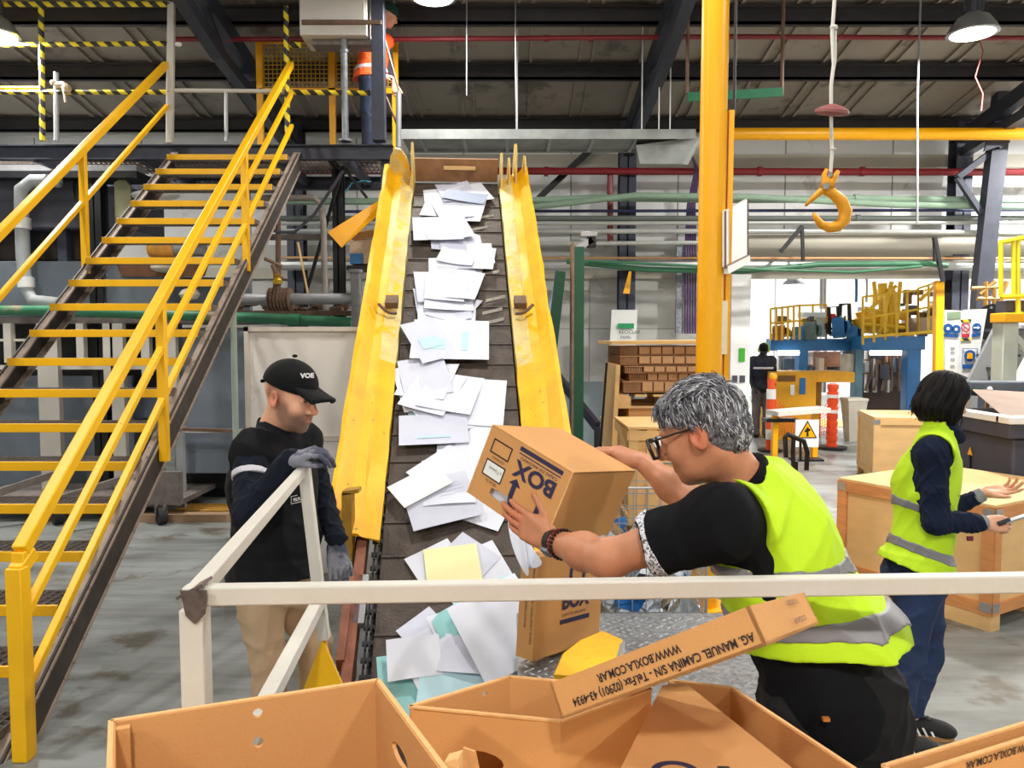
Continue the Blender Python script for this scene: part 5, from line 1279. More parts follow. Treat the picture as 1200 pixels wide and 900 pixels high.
solo('valve_wheel', MB().tube([px(323, 340, 7.7), px(324, 320, 7.7), px(320, 310, 7.7)], .03, 8).cyl(px(310, 303, 7.7), px(330, 312, 7.7), .018, n=8).sph(px(326, 330, 7.65), .045, 8), GRIME, 'rusty valve handle above the grey pipe coupling', 'valve')
solo('brass_valve', MB().lathe([(.04, 0), (.05, .04), (.02, .07), (.05, .1)], px(325, 333, 7.6), n=12), mat('brass_yellow', (200, 160, 50), .4, .5), 'small brass valve on top of the grey pipe coupling', 'valve')
# big stand pipes & hoses between stairs and conveyor
solo('bent_stand_pipe', MB().tube([px(300, 232, 8.6), px(368, 232, 8.6), px(376, 240, 8.6), px(379, 260, 8.6), px(381, 350, 8.6), px(381, 375, 8.6)], .035, 10), mat('dusty_grey_pipe', (150, 142, 136), .6, .1, .2), 'dusty pipe bending down between the stairs and the dark walkway leg', 'pipe')
solo('rust_pipe_upright', MB().tube([px(326, 212, 8.5), px(326, 330, 8.5), px(326, 345, 8.5)], .03, 8), GRIME, 'straight rusty upright pipe close to the stair stringer', 'pipe')
solo('sagging_hose', MB().tube([px(402, 200, 8.3), px(388, 222, 8.3), px(368, 252, 8.3), px(345, 272, 8.3), px(325, 272, 8.3), px(305, 262, 8.3)], .018, 8), DGM, 'sagging dark hose hanging from the walkway leg', 'hose')
solo('wooden_stick', MB().cyl(px(349, 284, 8.1), px(361, 345, 8.1), .012, n=6), WOOD, 'thin pale wooden stick standing behind the grey pipe', 'stick')
solo('grey_beam', MB().beam(px(300, 278, 8.8), px(455, 278, 8.8), .08, .06), GRT, 'horizontal dusty beam between the stairs and the conveyor', 'beam')
solo('teal_cable', MB().tube([px(405, 225, 8.6), px(412, 215, 8.6), px(425, 212, 8.6), px(435, 213, 8.6)], .008, 6), mat('teal_cable', (60, 150, 175), .5), 'short teal cable under the walkway grating', 'cable')
t = thing('debris_shelf', 'rusty shelf with grimy pipe debris above the white panel', 'shelf', px(345, 372, 8.5))
part('shelf_plate', MB().b2(*lb(272, 364, 415, 369, 8.4, .5)), GRIME, t)
mb = MB(); r = np.random.default_rng(2)
for i in range(26): c = px(r.uniform(275, 410), r.uniform(355, 364), r.uniform(8.4, 8.8)); mb.sph(c, r.uniform(.03, .07), 6, (1.6, 1, .6))
part('debris', mb, GRIME, t)
t = thing('rusty_tray', 'brown rusty tray with rags behind the middle stair treads', 'tray', px(210, 325, 8.5))
part('tray', MB().add([px(136, 309, 8.5), px(245, 309, 8.5), px(240, 324, 8.5), px(142, 324, 8.5), px(136, 309, 9.0), px(245, 309, 9.0), px(240, 324, 9.0), px(142, 324, 9.0)], [(3, 2, 1, 0), (4, 5, 6, 7), (1, 2, 6, 5), (2, 3, 7, 6), (3, 0, 4, 7)]), mat('tray_rust', (128, 88, 62), .8, 0, .3, 7), t)
part('rag', MB().sph(px(192, 312, 8.4), .12, 10, (1.3, .8, .6)).sph(px(222, 345, 8.4), .1, 8, (1.2, .8, .7)), mat('dirty_rag', (205, 195, 178), .9, 0, .3, 8), t)
solo('orange_cylinder', MB().cyl(px(176, 292, 8.5), px(206, 292, 8.5), .09, n=14), mat('orange_cylinder_paint', (216, 150, 60), .5, 0, .3, 9), 'short orange cylinder with grey ends seen between the stair treads', 'cylinder')
solo('grey_cylinder', MB().cyl(px(206, 292, 8.5), px(240, 292, 8.5), .08, n=14), GAL, 'dull metal cylinder right of the orange cylinder', 'cylinder')
solo('white_tarp', MB().sph(px(182, 229, 8.7), .2, 12, (1.4, .8, .3)), WHT, 'crumpled white tarp behind the upper stair treads', 'tarp')
t = thing('caster_cart', 'grey steel cart on casters standing under the stairs', 'cart', px(130, 620, 7.6)*V3(1, 1, 0))
part('end_panel', MB().b2(*lb(163, 553, 211, 592, 7.6, .06)), GRT, t); part('side_rail', MB().beam(px(-40, 590, 7.3), px(63, 556, 7.8), .05, .07).beam(px(70, 585, 7.3), px(165, 555, 7.8), .05, .07), GRT, t)
part('deck', MB().b2(*lb(-60, 588, 208, 594, 7.7, 1.0)), GRT, t)
for xx in (66, 188): q = px(xx, 609, 7.55); w = part('caster', MB().cyl((q[0]-.03, 7.55, .085), (q[0]+.03, 7.6, .085), .085, n=18), RUB, t); part('fork', MB().b2((q[0]-.045, 7.53, .08), (q[0]-.035, 7.62, .2)).b2((q[0]+.035, 7.53, .08), (q[0]+.045, 7.62, .2)), GRT, t)
q = px(206, 600, 8.2); mb = MB()
for k in range(16): mb.obox((q[0]+k*.04, 8.1, .004), (.02, 0, 0), (.05, .35, 0), (0, 0, .02))
mb.b2((q[0]-.02, 8.06, 0), (q[0]+.7, 8.1, .03)); solo('floor_grate', mb, mat('ochre_grate_bars', (176, 130, 50), .6, 0, .3, 9), 'ochre floor grating behind the man in the cap', 'floor grate')
solo('wooden_sill', MB().b2((px(158, 616, 7.7)[0], 7.65, 0), (px(268, 616, 7.7)[0], 7.78, .08)), mat('dark_stained_timber', (150, 122, 94), .7, 0, .2), 'long stained timber sill on the floor beside the cart', 'timber')
t = thing('pale_green_pipe_stand', 'thin pale green pipe stand left of the white panel', 'pipe stand', px(274, 510, 6.9)*V3(1, 1, 0))
q = px(274, 400, 6.9)[0]; part('upright', MB().cyl((q, 6.9, 0), (q, 6.9, px(274, 335, 6.9)[2]), .028, n=12), mat('pale_green_paint', (168, 182, 172), .5), t)
part('crossbar', MB().beam(px(212, 503, 6.9), px(272, 505, 6.9), .03, .03), GRIME, t)
# white panel board
t = thing('white_wall_board', 'dirty white two part panel standing behind the man in the cap', 'panel', px(360, 674, 6)*V3(1, 1, 0))
WB = mat('dirty_white_panel', (222, 219, 216), .6, 0, .06, 2, chip=(190, 182, 176), chip_amt=.3, chip_scale=3)
x0 = px(287, 383, 6)[0]; x1 = px(437, 383, 6)[0]; zt = px(300, 383, 6)[2]; zm = px(300, 511, 6)[2]
part('upper_panel', MB().b2((x0+.03, 6.0, zm), (x1, 6.03, zt-.03)), WB, t)
part('lower_panel', MB().b2((x0-.04, 5.98, 0), (x1, 6.03, zm-.03)), WB, t)
mb = MB().b2((x0, 5.97, zm-.02), (x0+.035, 6.05, zt)); mb.b2((x0, 5.97, zt-.035), (x1, 6.05, zt)); mb.b2((x0-.04, 5.96, zm-.035), (x1, 6.0, zm)); mb.b2((x0-.06, 5.96, 0), (x0-.02, 6.05, zm))
part('frame', mb, mat('panel_frame_white', (205, 198, 190), .6, 0, .1, 6, chip=(140, 120, 100), chip_amt=.1), t)

# ================================================================== right side: far hall machine
FY = 15.0
def fb(x0, y0, x1, y1, Y=FY, d=.3):
    a = px(x0, y1, Y); b = px(x1, y0, Y); return (a[0], Y, a[2]), (b[0], Y+d, b[2])
bm = thing('blue_machine', 'blue framed paper machine with yellow railings in the far hall', 'machine', px(1000, 505, FY)*V3(1, 1, 0))
part('main_beam', MB().b2(*fb(903, 397, 1062, 411)), BLUEM, bm, bevel=.01)
part('main_beam', MB().b2(*fb(1010, 394, 1085, 410, FY-.6, .4)), BLUEM, bm, bevel=.01)
for x0, x1, Y, m in ((937, 948, FY, BLUEM), (1065, 1081, FY-.6, BLUEM), (1004, 1013, FY-.2, mat('teal_grey_paint', (90, 130, 150), .5))):
    a = px(x0, 400, Y); b = px(x1, 400, Y); part('machine_leg', MB().b2((a[0], Y+.02, 0), (b[0], Y+.25, a[2])), m, bm, bevel=.008)
mb = MB()
for xx in (912, 925, 955, 965, 1015, 1025, 1040): mb.b2(*fb(xx, 411, xx+4, 460, FY+.6, .1))
part('inner_upright', mb, GAL, bm)
part('inner_rollers', MB().cyl(px(915, 428, FY+.9), px(935, 428, FY+.9), .25, n=14).cyl(px(958, 425, FY+.9), px(990, 425, FY+.9), .2, n=14).cyl(px(1018, 445, FY+.9), px(1060, 445, FY+.9), .15, n=14), DGM, bm)
part('copper_ducts', MB().b2(*fb(952, 412, 985, 430, FY+.5, .3)).b2(*fb(1040, 412, 1052, 436, FY+.5, .3)), mat('copper_brown', (170, 120, 90), .5, .2, .3), bm)
part('white_box', MB().b2(*fb(992, 415, 1004, 440, FY-.1, .3)).b2(*fb(960, 420, 966, 436, FY-.1, .2)), mat('putty_white', (205, 196, 184), .6), bm)
mb = MB()
for i in range(60):
    r_ = np.random.default_rng(i+150); a = r_.uniform(912, 1064); b = r_.uniform(413, 440); mb.cur = i % 4; c = px(a, b, FY+r_.uniform(.3, 1.2)); mb.box(c, r_.uniform(.05, .3, 3))
for i in range(14): mb.cur = i % 4; mb.tube([px(912+i*11, 411, FY+.8), px(915+i*10.5, 445, FY+.8)], .035, 6)
part('inner_machinery', mb, [DGM, mat('brown_fitting', (110, 78, 50), .6), GAL, mat('steel_blue_grey', (84, 104, 124), .5)], bm)
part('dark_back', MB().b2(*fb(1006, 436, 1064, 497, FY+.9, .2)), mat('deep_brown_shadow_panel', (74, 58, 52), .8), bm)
for a, b in ((912, 936), (1020, 1062)): part('light_tube', MB().cyl(px(a, 413.5, FY-.1), px(b, 413.5, FY-.1), .05, n=10), mat('tube_lamp_glow', (255, 250, 240), .4, em=4), bm)
for i, (xx, yy, s, m) in enumerate(((952, 388, .22, mat('grey_green_motor', (90, 116, 118), .5)), (985, 384, .26, BLUEM), (938, 390, .16, BLUEM), (1001, 392, .2, BLUEM), (915, 389, .15, mat('brass_brown_motor', (150, 100, 45), .5)))):
    mb = MB().cyl(px(xx-9, yy, FY), px(xx+5, yy-1, FY-.1), s*.8, n=16).cyl(px(xx+5, yy-1, FY-.1), px(xx+9, yy-1, FY-.1), s*.5, n=14).b2(*fb(xx-6, yy+4, xx+4, yy+10, FY-.1, .3))
    part('drive_motor', mb, m, bm)
mb = MB(); mb.tube([px(972, 392, FY), px(971, 360, FY), px(982, 359, FY), px(984, 392, FY)], .04, 6); mb.tube([px(984, 370, FY), px(985, 357, FY), px(995, 356, FY), px(996, 388, FY)], .04, 6); part('black_frame', mb, BLK, bm)
part('red_green_fittings', MB().sph(px(976, 371, FY), .07, 8).sph(px(979, 378, FY), .06, 8), mat('fitting_red', (200, 50, 40), .5), bm)
part('pale_cabinet', MB().b2(*fb(941, 366, 968, 372, FY, .3)).b2(*fb(958, 368, 968, 395, FY+.1, .2)), mat('pale_blue_white', (200, 215, 222), .5), bm)
mb = MB()
def rail(pts_top, pts_bot, n, Y, r=.022):
    (a, b), (c, d) = pts_top; (e, f), (g, h) = pts_bot
    for u in (0, .45): mb.tube([px(a, b+(f-b)*u, Y), px(c, d+(h-d)*u, Y)], r, 6)
    for k in range(n+1):
        q = k/n; mb.tube([px(a+(c-a)*q, b+(d-b)*q, Y), px(e+(g-e)*q, f+(h-f)*q, Y)], r, 6)
rail(((903, 362), (937, 358)), ((903, 399), (937, 398)), 5, FY-.3); rail(((937, 358), (968, 357)), ((937, 398), (968, 398)), 2, FY+.2)
rail(((1011, 348), (1076, 340)), ((1011, 404), (1076, 390)), 5, FY-.8); rail(((1076, 338), (1100, 330)), ((1076, 392), (1100, 392)), 2, FY-.8)
mb.tube([px(1012, 395, FY-.9), px(1100, 388, FY-.9)], .03, 6)
for (a, b, c, d) in ((1015, 366, 1050, 335), (1045, 330, 1030, 392), (1055, 330, 1050, 390), (1012, 362, 1040, 366), (1024, 330, 1026, 352), (1078, 352, 1100, 330), (1013, 380, 1060, 384)): mb.tube([px(a, b, FY-.3), px(c, d, FY-.3)], .04, 6)
for (a, b, c, d) in ((1034, 332, 1036, 390), (1044, 340, 1044, 392)): mb.tube([px(a, b, FY-.2), px(c, d, FY-.2)], .09, 8)
part('railing_bar', mb, mat('mustard_rail_paint', (226, 182, 40), .5), bm)
part('yellow_tank', MB().sph(px(1022, 378, FY), .28, 14, (1.1, .8, .8)).cyl(px(1006, 372, FY), px(1012, 390, FY), .14, n=12).cyl(px(1008, 365, FY), px(1012, 376, FY), .1, n=12), mat('gold_tank_paint', (224, 170, 20), .5), bm)
part('brown_bin', MB().b2(*fb(1076, 372, 1096, 390, FY-.5, .5)), mat('tan_bin', (160, 140, 120), .7), bm)
mb = MB()
for i in range(90):
    r_ = np.random.default_rng(i+50); a = r_.uniform(1008, 1098) if i < 60 else r_.uniform(908, 1000); b = r_.uniform(342, 392) if i < 60 else r_.uniform(372, 394); mb.cur = i % 3
    c = px(a, b, FY+r_.uniform(-.1, .4)); mb.box(c, r_.uniform(.05, .24, 3)*(1 if i < 60 else .7))
part('machine_fittings', mb, [mat('brown_fitting', (110, 78, 50), .6), mat('gold_tank_paint', (224, 170, 20)), DGM], bm)
mb = MB()
for i in range(5): mb.tube([px(1018+i*9, 412, FY+.3), px(1021+i*8, 436+i*3, FY+.3), px(1014+i*10, 458, FY+.3)], .03, 6)
part('hose_bundle', mb, GRIME, bm)
for a, m in ((962, GAL), (966, GAL), (1003, BLUEM), (1015, GAL)): solo('ceiling_drop_pipe', MB().tube([px(a, 362 if a < 1000 else 354, FY+.5), px(a, 300, FY+.5)*V3(1, 1, 0)+V3(0, 0, 6.38)], .03, 6), m, 'thin %s pipe dropping to the blue machine, %s' % (('blue' if a == 1003 else 'grey'), {962: 'left of the close pair', 966: 'right of the close pair', 1003: 'above the blue motor', 1015: 'at the start of the right railing'}[a]), 'pipe', 'drop pipes in the far hall')
oc = thing('ochre_control_cabinet', 'ochre yellow machine cabinet with blue signs in the far hall', 'machine cabinet', px(940, 500, 14)*V3(1, 1, 0))
OCH = mat('ochre_cabinet_paint', (222, 160, 20), .5, 0, .12, 3)
a = px(903, 436, 14); b = px(1002, 436, 14); c = px(957, 436, 14)
part('left_body', MB().b2((a[0], 14, 0), (c[0], 14.8, a[2])), OCH, oc, bevel=.01)
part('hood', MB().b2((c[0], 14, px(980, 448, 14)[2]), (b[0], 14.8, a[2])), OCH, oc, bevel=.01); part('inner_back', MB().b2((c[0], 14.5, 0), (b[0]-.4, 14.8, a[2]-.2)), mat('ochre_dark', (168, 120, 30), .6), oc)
part('slot', MB().b2(px(911, 447, 13.98), px(932, 440, 13.99)), mat('slot_brown', (110, 72, 30), .7), oc)
part('blue_sign', MB().b2(px(937, 462, 13.98), px(944, 443, 13.99)), BLUEM, oc); part('white_oval_sign', MB().b2(px(926, 463, 13.98), px(931, 451, 13.99)), WHT, oc)
# safety poles, mesh, barrier, warning sign
t = thing('red_white_safety_pole', 'red and white striped safety pole at the edge of the far floor', 'safety pole', px(903, 515, 12.6)*V3(1, 1, 0))
q = px(903, 500, 12.6)[0]; ztop = px(903, 446, 12.6)[2]
n = 7
for k in range(n): part('band', MB().cyl((q, 12.6, .03+ztop*k/n), (q, 12.6, .03+ztop*(k+.97)/n), .075 if k < n-1 else .06, n=14), ORG if k % 2 == 0 else WHT, t)
part('base', MB().cyl((q, 12.6, 0), (q, 12.6, .03), .2, n=14), BLK, t)
part('lamp_top', MB().sph((q+.03, 12.6, ztop+.06), .07, 10), YELC, t)
t = thing('orange_delineator_post', 'orange ribbed delineator post in front of the trash bin', 'safety pole', px(975, 519, 12.8)*V3(1, 1, 0))
q = px(975, 500, 12.8)[0]; zt_ = px(975, 449, 12.8)[2]; prof = []
for k in range(9): z = .04+zt_*k/9; prof += [(.09, z), (.09, z+zt_/18), (.07, z+zt_/17)]
part('post', MB().lathe(prof+[(.04, zt_)], (q, 12.8, 0), n=14), ORG, t); part('base', MB().cyl((q, 12.8, 0), (q, 12.8, .05), .24, n=16), BLK, t)
part('white_band', MB().cyl((q, 12.8, zt_*.55), (q, 12.8, zt_*.6), .094, n=14).cyl((q, 12.8, zt_*.78), (q, 12.8, zt_*.83), .094, n=14), WHT, t)
mb = MB(); A = px(908, 452, 12.7); n1, n2 = 26, 9
for i in range(n1+1):
    u = i/n1; xx = A[0]+(q-A[0])*u; top = .92-.42*math.sin(math.pi*u); 
    mb.tube([(xx, 12.75, .25), (xx+.02, 12.75, top)], .005, 4)
for j in range(n2+1):
    mb.tube([(A[0]+(q-A[0])*i/14, 12.75, .25+(.67-.42*math.sin(math.pi*i/14))*j/n2) for i in range(15)], .005, 4)
tag(mkobj('orange_safety_mesh', mb.v, mb.f, mb.m, ORG, None, True), 'orange plastic safety mesh slung between the two safety poles', 'safety mesh')
t = thing('barrier_bench', 'low yellow legged bench with a white board top in front of the orange mesh', 'bench', px(930, 525, 11.9)*V3(1, 1, 0))
a = px(905, 484, 11.9); b = px(969, 480, 11.9)
part('board_top', MB().beam(a, b+V3(0, .1, 0), .4, .07), mat('grubby_white_board', (216, 210, 202), .6, 0, .15, 8), t)
for xx in (908, 955): q = px(xx, 490, 11.95); part('bench_leg', MB().b2((q[0]-.04, 11.9, 0), (q[0]+.04, 12.0, a[2])), YELC, t)
part('dark_shelf', MB().b2((a[0]-.1, 11.85, a[2]-.14), (a[0]+.4, 12.1, a[2]-.09)), BLK, t)
t = thing('warning_sign', 'white warning sign with a yellow and black triangle standing on the floor', 'sign', px(946, 530, 11.6)*V3(1, 1, 0))
a = px(932, 524, 11.6); b = px(960, 492, 11.6); a[2] = max(a[2], .02)
part('board', MB().b2((a[0], 11.6, a[2]), (b[0], 11.63, b[2])), WHT, t)
cx = (a[0]+b[0])/2; cz = (a[2]+b[2])/2+.05
part('black_triangle', MB().plate([(-.15, -.12), (.15, -.12), (0, .15)], [], (cx, 11.597, cz), (1, 0, 0), (0, 0, 1), .002), BLACKP, t)
part('yellow_triangle', MB().plate([(-.122, -.104), (.122, -.104), (0, .115)], [], (cx, 11.594, cz), (1, 0, 0), (0, 0, 1), .002), YELC, t)
part('black_symbol', MB().plate([(-.02, -.09), (.02, -.09), (.012, -.02), (.05, .0), (.0, .05), (-.05, -.02), (-.01, -.03)], [], (cx, 11.59, cz), (1, 0, 0), (0, 0, 1), .002), BLACKP, t)
part('base_foot', MB().b2((a[0]-.05, 11.5, 0), (b[0]+.05, 11.75, .03)), BLK, t)
t = thing('trash_bin', 'tapered off white trash bin beside the ochre cabinet', 'bin', px(992, 495, 14.2)*V3(1, 1, 0))
q = px(992, 480, 14.2)[0]; part('body', MB().lathe([(.16, 0), (.24, .72), (.26, .74), (.26, .78), (.22, .78)], (q, 13.9, 0), n=4, up=(1, 1, 0)), mat('bin_cream', (206, 200, 186), .6), t)
t = thing('pallet_jack_handle', 'black looped pallet jack handle standing right of the man in the yellow vest', 'handle', px(935, 550, 6.8)*V3(1, 1, 0))
part('loop', MB().tube([px(945, 551, 6.8), px(946, 530, 6.8), px(942, 517, 6.8), px(932, 513, 6.8), px(923, 509, 6.8), px(920, 512, 6.8), px(921, 536, 6.8)], .022, 8), BLACKP, t)
part('inner_bar', MB().tube([px(930, 514, 6.8), px(929, 530, 6.8), px(930, 555, 6.8)], .02, 8).tube([px(938, 516, 6.8), px(938, 540, 6.8)], .012, 6), BLACKP, t)
part('shaft', MB().tube([px(932, 540, 6.8), px(932, 620, 6.8)*V3(1, 1, 0)+V3(0, 0, .1)], .025, 8).b2(px(932, 620, 6.8)*V3(1, 1, 0)+V3(-.15, -.1, 0), px(932, 620, 6.8)*V3(1, 1, 0)+V3(.15, .2, .12)), BLACKP, t)
solo('tall_yellow_post', MB().beam(px(1099, 500, 11.6)*V3(1, 1, 0), px(1100, 329, 11.6), .13, .1, (0, 1, 0)), YELC, 'square yellow post left of the leaning safety sign boards', 'post', bevel=.01)

# ------------------------------------------------------------------ safety sign boards
GY = 9.4
t = thing('safety_sign_board', 'narrow white notice board leaning left of the safety icon board', 'sign', px(1118, 440, GY))
def quadplate(mb, pts, d=.02):
    P = [np.array(p, float) for p in pts]; o = V3(0, d, 0); return mb.add(P+[p+o for p in P], [(3, 2, 1, 0), (4, 5, 6, 7), (0, 1, 5, 4), (1, 2, 6, 5), (2, 3, 7, 6), (3, 0, 4, 7)])
G = lambda a, b, o=0: px(a, b, GY+o)
part('board', quadplate(MB(), [G(1106, 363), G(1128, 364), G(1125, 400), G(1120, 437), G(1108, 434), G(1105, 400)][:0] or [G(1107, 363), G(1128, 364), G(1121, 437), G(1107, 433)]), WHT, t)
part('green_header', quadplate(MB(), [G(1110, 366, -.01), G(1126, 365, -.01), G(1126, 373, -.01), G(1110, 374, -.01)], .005), mat('sage_sign', (140, 165, 135), .6), t)
part('stand', MB().beam(G(1114, 430, .05), G(1114, 430, .05)*V3(1, 1, 0), .04, .04), GRY, t)
def icon(c, r, m, t):
    part('icon_disc', MB().plate([(r*math.cos(q), r*math.sin(q)) for q in np.linspace(0, 2*math.pi, 21)[:-1]], [], c, (1, 0, 0), (0, 0, 1), .003), m, t)
SB = mat('sign_blue', (30, 88, 160), .5); SR = mat('sign_red', (205, 50, 75), .5)
icon(G(1111, 385, -.02), .06, SB, t); icon(G(1120.5, 386, -.02), .055, SB, t)
part('blue_caption', quadplate(MB(), [G(1106, 391, -.015), G(1123, 392, -.015), G(1123, 395.5, -.015), G(1106, 394.5, -.015)], .004), SB, t)
icon(G(1111, 385, -.03), .02, WHT, t); icon(G(1120.5, 386, -.03), .018, WHT, t)
mb = MB()
for k, yy in enumerate((407, 412, 420, 428)): quadplate(mb, [G(1114, yy, -.012), G(1119, yy, -.012), G(1119, yy+1.5, -.012), G(1114, yy+1.5, -.012)], .004)
part('small_print', mb, GRY, t)
t = thing('safety_icon_board', 'white board with round blue and red safety icons and hazard stripes', 'sign', px(1138, 445, GY-.1))
H = lambda a, b, o=0: px(a, b, GY-.1+o)
part('board', quadplate(MB(), [H(1129, 363), H(1157, 362), H(1152, 400), H(1144, 436), H(1138, 446), H(1121, 437)][:0] or [H(1129, 363), H(1157, 362), H(1143, 446), H(1122, 437)]), WHT, t)
part('stand', MB().beam(H(1138, 430, .05), H(1138, 430, .05)*V3(1, 1, 0), .04, .04), GRY, t)
mb = MB().plate([(.055*math.cos(q), .055*math.sin(q)) for q in np.linspace(0, 2*math.pi, 25)[:-1]], [[(.042*math.cos(q), .042*math.sin(q)) for q in np.linspace(0, 2*math.pi, 21)[:-1]]], H(1131.5, 384, -.02), (1, 0, 0), (0, 0, 1), .003); c = H(1131.5, 384, -.02); mb.beam(c+V3(-.032, 0, .032), c+V3(.032, 0, -.032), .004, .012); part('prohibition_ring', mb, SR, t)
icon(H(1144.5, 384, -.02), .055, SB, t)
part('white_arrow', MB().plate([(-.04, -.008), (.012, -.008), (.012, -.022), (.042, 0), (.012, .022), (.012, .008), (-.04, .008)], [], H(1144.5, 384, -.03), (1, 0, 0), (0, 0, 1), .003), WHT, t)
part('red_caption', quadplate(MB(), [H(1127, 391, -.015), H(1136, 391, -.015), H(1136, 395, -.015), H(1127, 395, -.015)], .004), SR, t)
part('blue_caption', quadplate(MB(), [H(1139, 391, -.015), H(1149, 390, -.015), H(1149, 394, -.015), H(1139, 395, -.015)], .004).b2(H(1128, 432, -.02), H(1143, 427, -.015)), SB, t)
for yy in (376, 398): part('hazard_strip', quadplate(MB(), [H(1126, yy-1.5, -.015), H(1138, yy-2, -.015), H(1138, yy+1, -.015), H(1126, yy+1.5, -.015)], .004), HZX, t)
part('frame_square', MB().plate([(-.09, -.1), (.09, -.1), (.09, .1), (-.09, .1)], [[(-.084, -.094), (.084, -.094), (.084, .094), (-.084, .094)]], H(1136.5, 418, -.015), (1, 0, 0), (0, 0, 1), .004), SB, t)
icon(H(1136.5, 417, -.02), .07, SB, t)
part('yellow_figures', MB().plate([(-.035, -.035), (.035, -.035), (.03, .03), (.005, .04), (0, .02), (-.005, .04), (-.03, .03)], [], H(1136.5, 417, -.03), (1, 0, 0), (0, 0, 1), .003), YELC, t)

# ------------------------------------------------------------------ dark grey machine, stairs and platform at the right edge
MY = 5.9
t = thing('dark_grey_machine', 'dark grey machine with white rim and wooden lid behind the woman', 'machine', px(1180, 560, MY)*V3(1, 1, 0))
a = px(1183, 495, MY); xr = a[0]+2.2
part('body', MB().b2((a[0]+.06, MY+.04, 0), (xr-.05, MY+1.3, px(1150, 515, MY)[2])), DGM, t, bevel=.02)
part('collar', MB().b2((a[0], MY, px(1150, 515, MY)[2]), (xr, MY+1.35, px(1150, 496, MY)[2])), DGM, t, bevel=.015)
part('white_rim', MB().b2((a[0]-.02, MY-.03, px(1150, 497, MY)[2]), (xr+.02, MY+.14, px(1150, 489, MY)[2])).b2((a[0]-.02, MY+.1, px(1150, 497, MY)[2]), (a[0]+.1, MY+1.35, px(1150, 489, MY)[2])), WHT, t, bevel=.006)
p = [px(1180, 489, MY+.15), px(1270, 489, MY+.15), px(1250, 462, MY+1.15), px(1141, 456, MY+1.15)]
part('wooden_lid', quadplate(MB(), p, .04), mat('weathered_lid', (140, 118, 106), .7, 0, .15, 4), t)
part('rear_hood', MB().b2(px(1136, 464, MY+1.2), px(1260, 447, MY+1.2)+V3(0, .2, 0)), mat('slate_hood', (84, 92, 104), .5), t, bevel=.02)
part('knob', MB().sph(px(1160, 456, MY+1.15), .025, 8), WHT, t); part('green_patch', MB().b2(px(1134, 458, MY+1.15), px(1150, 455, MY+1.16)), GRN, t)
part('yellow_warning_triangle', MB().plate([(-.035, -.03), (.035, -.03), (0, .04)], [], pxX(1137, 529, a[0]+.055), (0, -1, 0), (0, 0, 1), .003), YELC, t)
part('lever', MB().beam(pxX(1137, 533, a[0]+.05), pxX(1137, 550, a[0]+.05), .012, .012, (0, 1, 0)), BLACKP, t)
TY = 9.0
t = thing('grey_access_stair', 'grey metal stair leading up to the platform at the right edge', 'staircase', px(1160, 470, TY)*V3(1, 1, 0))
part('stringer', MB().beam(px(1140, 455, TY), px(1180, 375, TY), .05, .2).beam(px(1165, 460, TY), px(1205, 385, TY), .05, .2).beam(px(1140, 455, TY), px(1138, 455, TY)*V3(1, 1, 0), .08, .08), GRY, t)
for k in range(5): q = px(1146+k*8, 445-k*15, TY); part('stair_tread', MB().b2((q[0]-.0, TY-.1, q[2]-.03), (q[0]+.28, TY+.5, q[2])), DGM, t)
t = thing('side_platform', 'pale green framed platform with yellow railing at the right edge', 'platform', px(1190, 500, 8.2)*V3(1, 1, 0))
PT = px(1180, 378, 8.2)[2]
a = px(1173, 380, 8.2)[0]
part('frame_leg', MB().b2((a, 8.15, 0), (a+.16, 8.35, PT)), mat('pale_green_frame', (196, 200, 186), .55, 0, .1, 4), t, bevel=.008)
part('deck', MB().b2((a-.03, 8.1, PT), (a+2.5, 8.35, PT+.1)), YELC, t, bevel=.01)
part('brace', MB().beam((a+.1, 8.2, PT-.1), (a+.5, 8.2, PT-.5), .06, .06).b2((a, 8.15, .8), (a+1.4, 8.2, .86)), MATS['pale_green_frame'], t)
part('dark_block', MB().b2(px(1180, 374, 8.25), px(1230, 352, 8.25)+V3(0, .2, 0)), DGM, t)
mb = MB(); Yq = 8.2
for (a_, b_, c_, d_) in ((1173, 284, 1260, 268), (1173, 348, 1260, 344)): mb.tube([px(a_, b_, Yq), px(c_, d_, Yq)], .028, 8)
for xx in (1173, 1188, 1193): mb.tube([px(xx, 282, Yq), px(xx, 348 if xx != 1193 else 372, Yq)], .025, 8)
mb.b2(px(1191, 372, Yq), px(1199, 365, Yq)+V3(0, .1, 0)); mb.tube([px(1173, 284, Yq), px(1190, 281, Yq+.15), px(1230, 276, Yq+.15)], .025, 8)
part('railing_bar', mb, mat('lemon_rail_paint', (240, 222, 40), .45), t)
mb = MB()
for (a_, b_, c_, d_) in ((1148, 345, 1166, 330), (1145, 350, 1175, 350), (1155, 330, 1155, 372), (1165, 335, 1165, 375), (1180, 330, 1160, 380), (1138, 338, 1175, 336)): mb.tube([px(a_, b_, 10.4), px(c_, d_, 10.4)], .03, 6)
mb.tube([px(1165, 360, 10.4), px(1160, 360, 10.4)*V3(1, 1, 0)], .04, 6)
solo('brass_pipe_cluster', mb, mat('brassy_brown_pipe', (156, 118, 50), .5, .1, .2), 'brown and ochre pipe cluster between the sign boards and the right platform', 'pipes')
t = thing('black_wheel', 'dark ribbed wheel behind the safety icon board', 'wheel', px(1162, 400, 9.9))
c = px(1162, 378, 9.9); part('rim', MB().cyl(c, c+V3(.12, .05, 0), .24, n=20), BLK, t)
mb = MB()
for k in range(8): q = c+V3(-.01, .19*math.cos(k*.785), .19*math.sin(k*.785)); mb.sph(q, .02, 6)
part('bolt_ring', mb, GAL, t); part('stand', MB().beam(c+V3(.05, .03, -.2), (c+V3(.05, .03, 0))*V3(1, 1, 0), .08, .08), BLK, t)
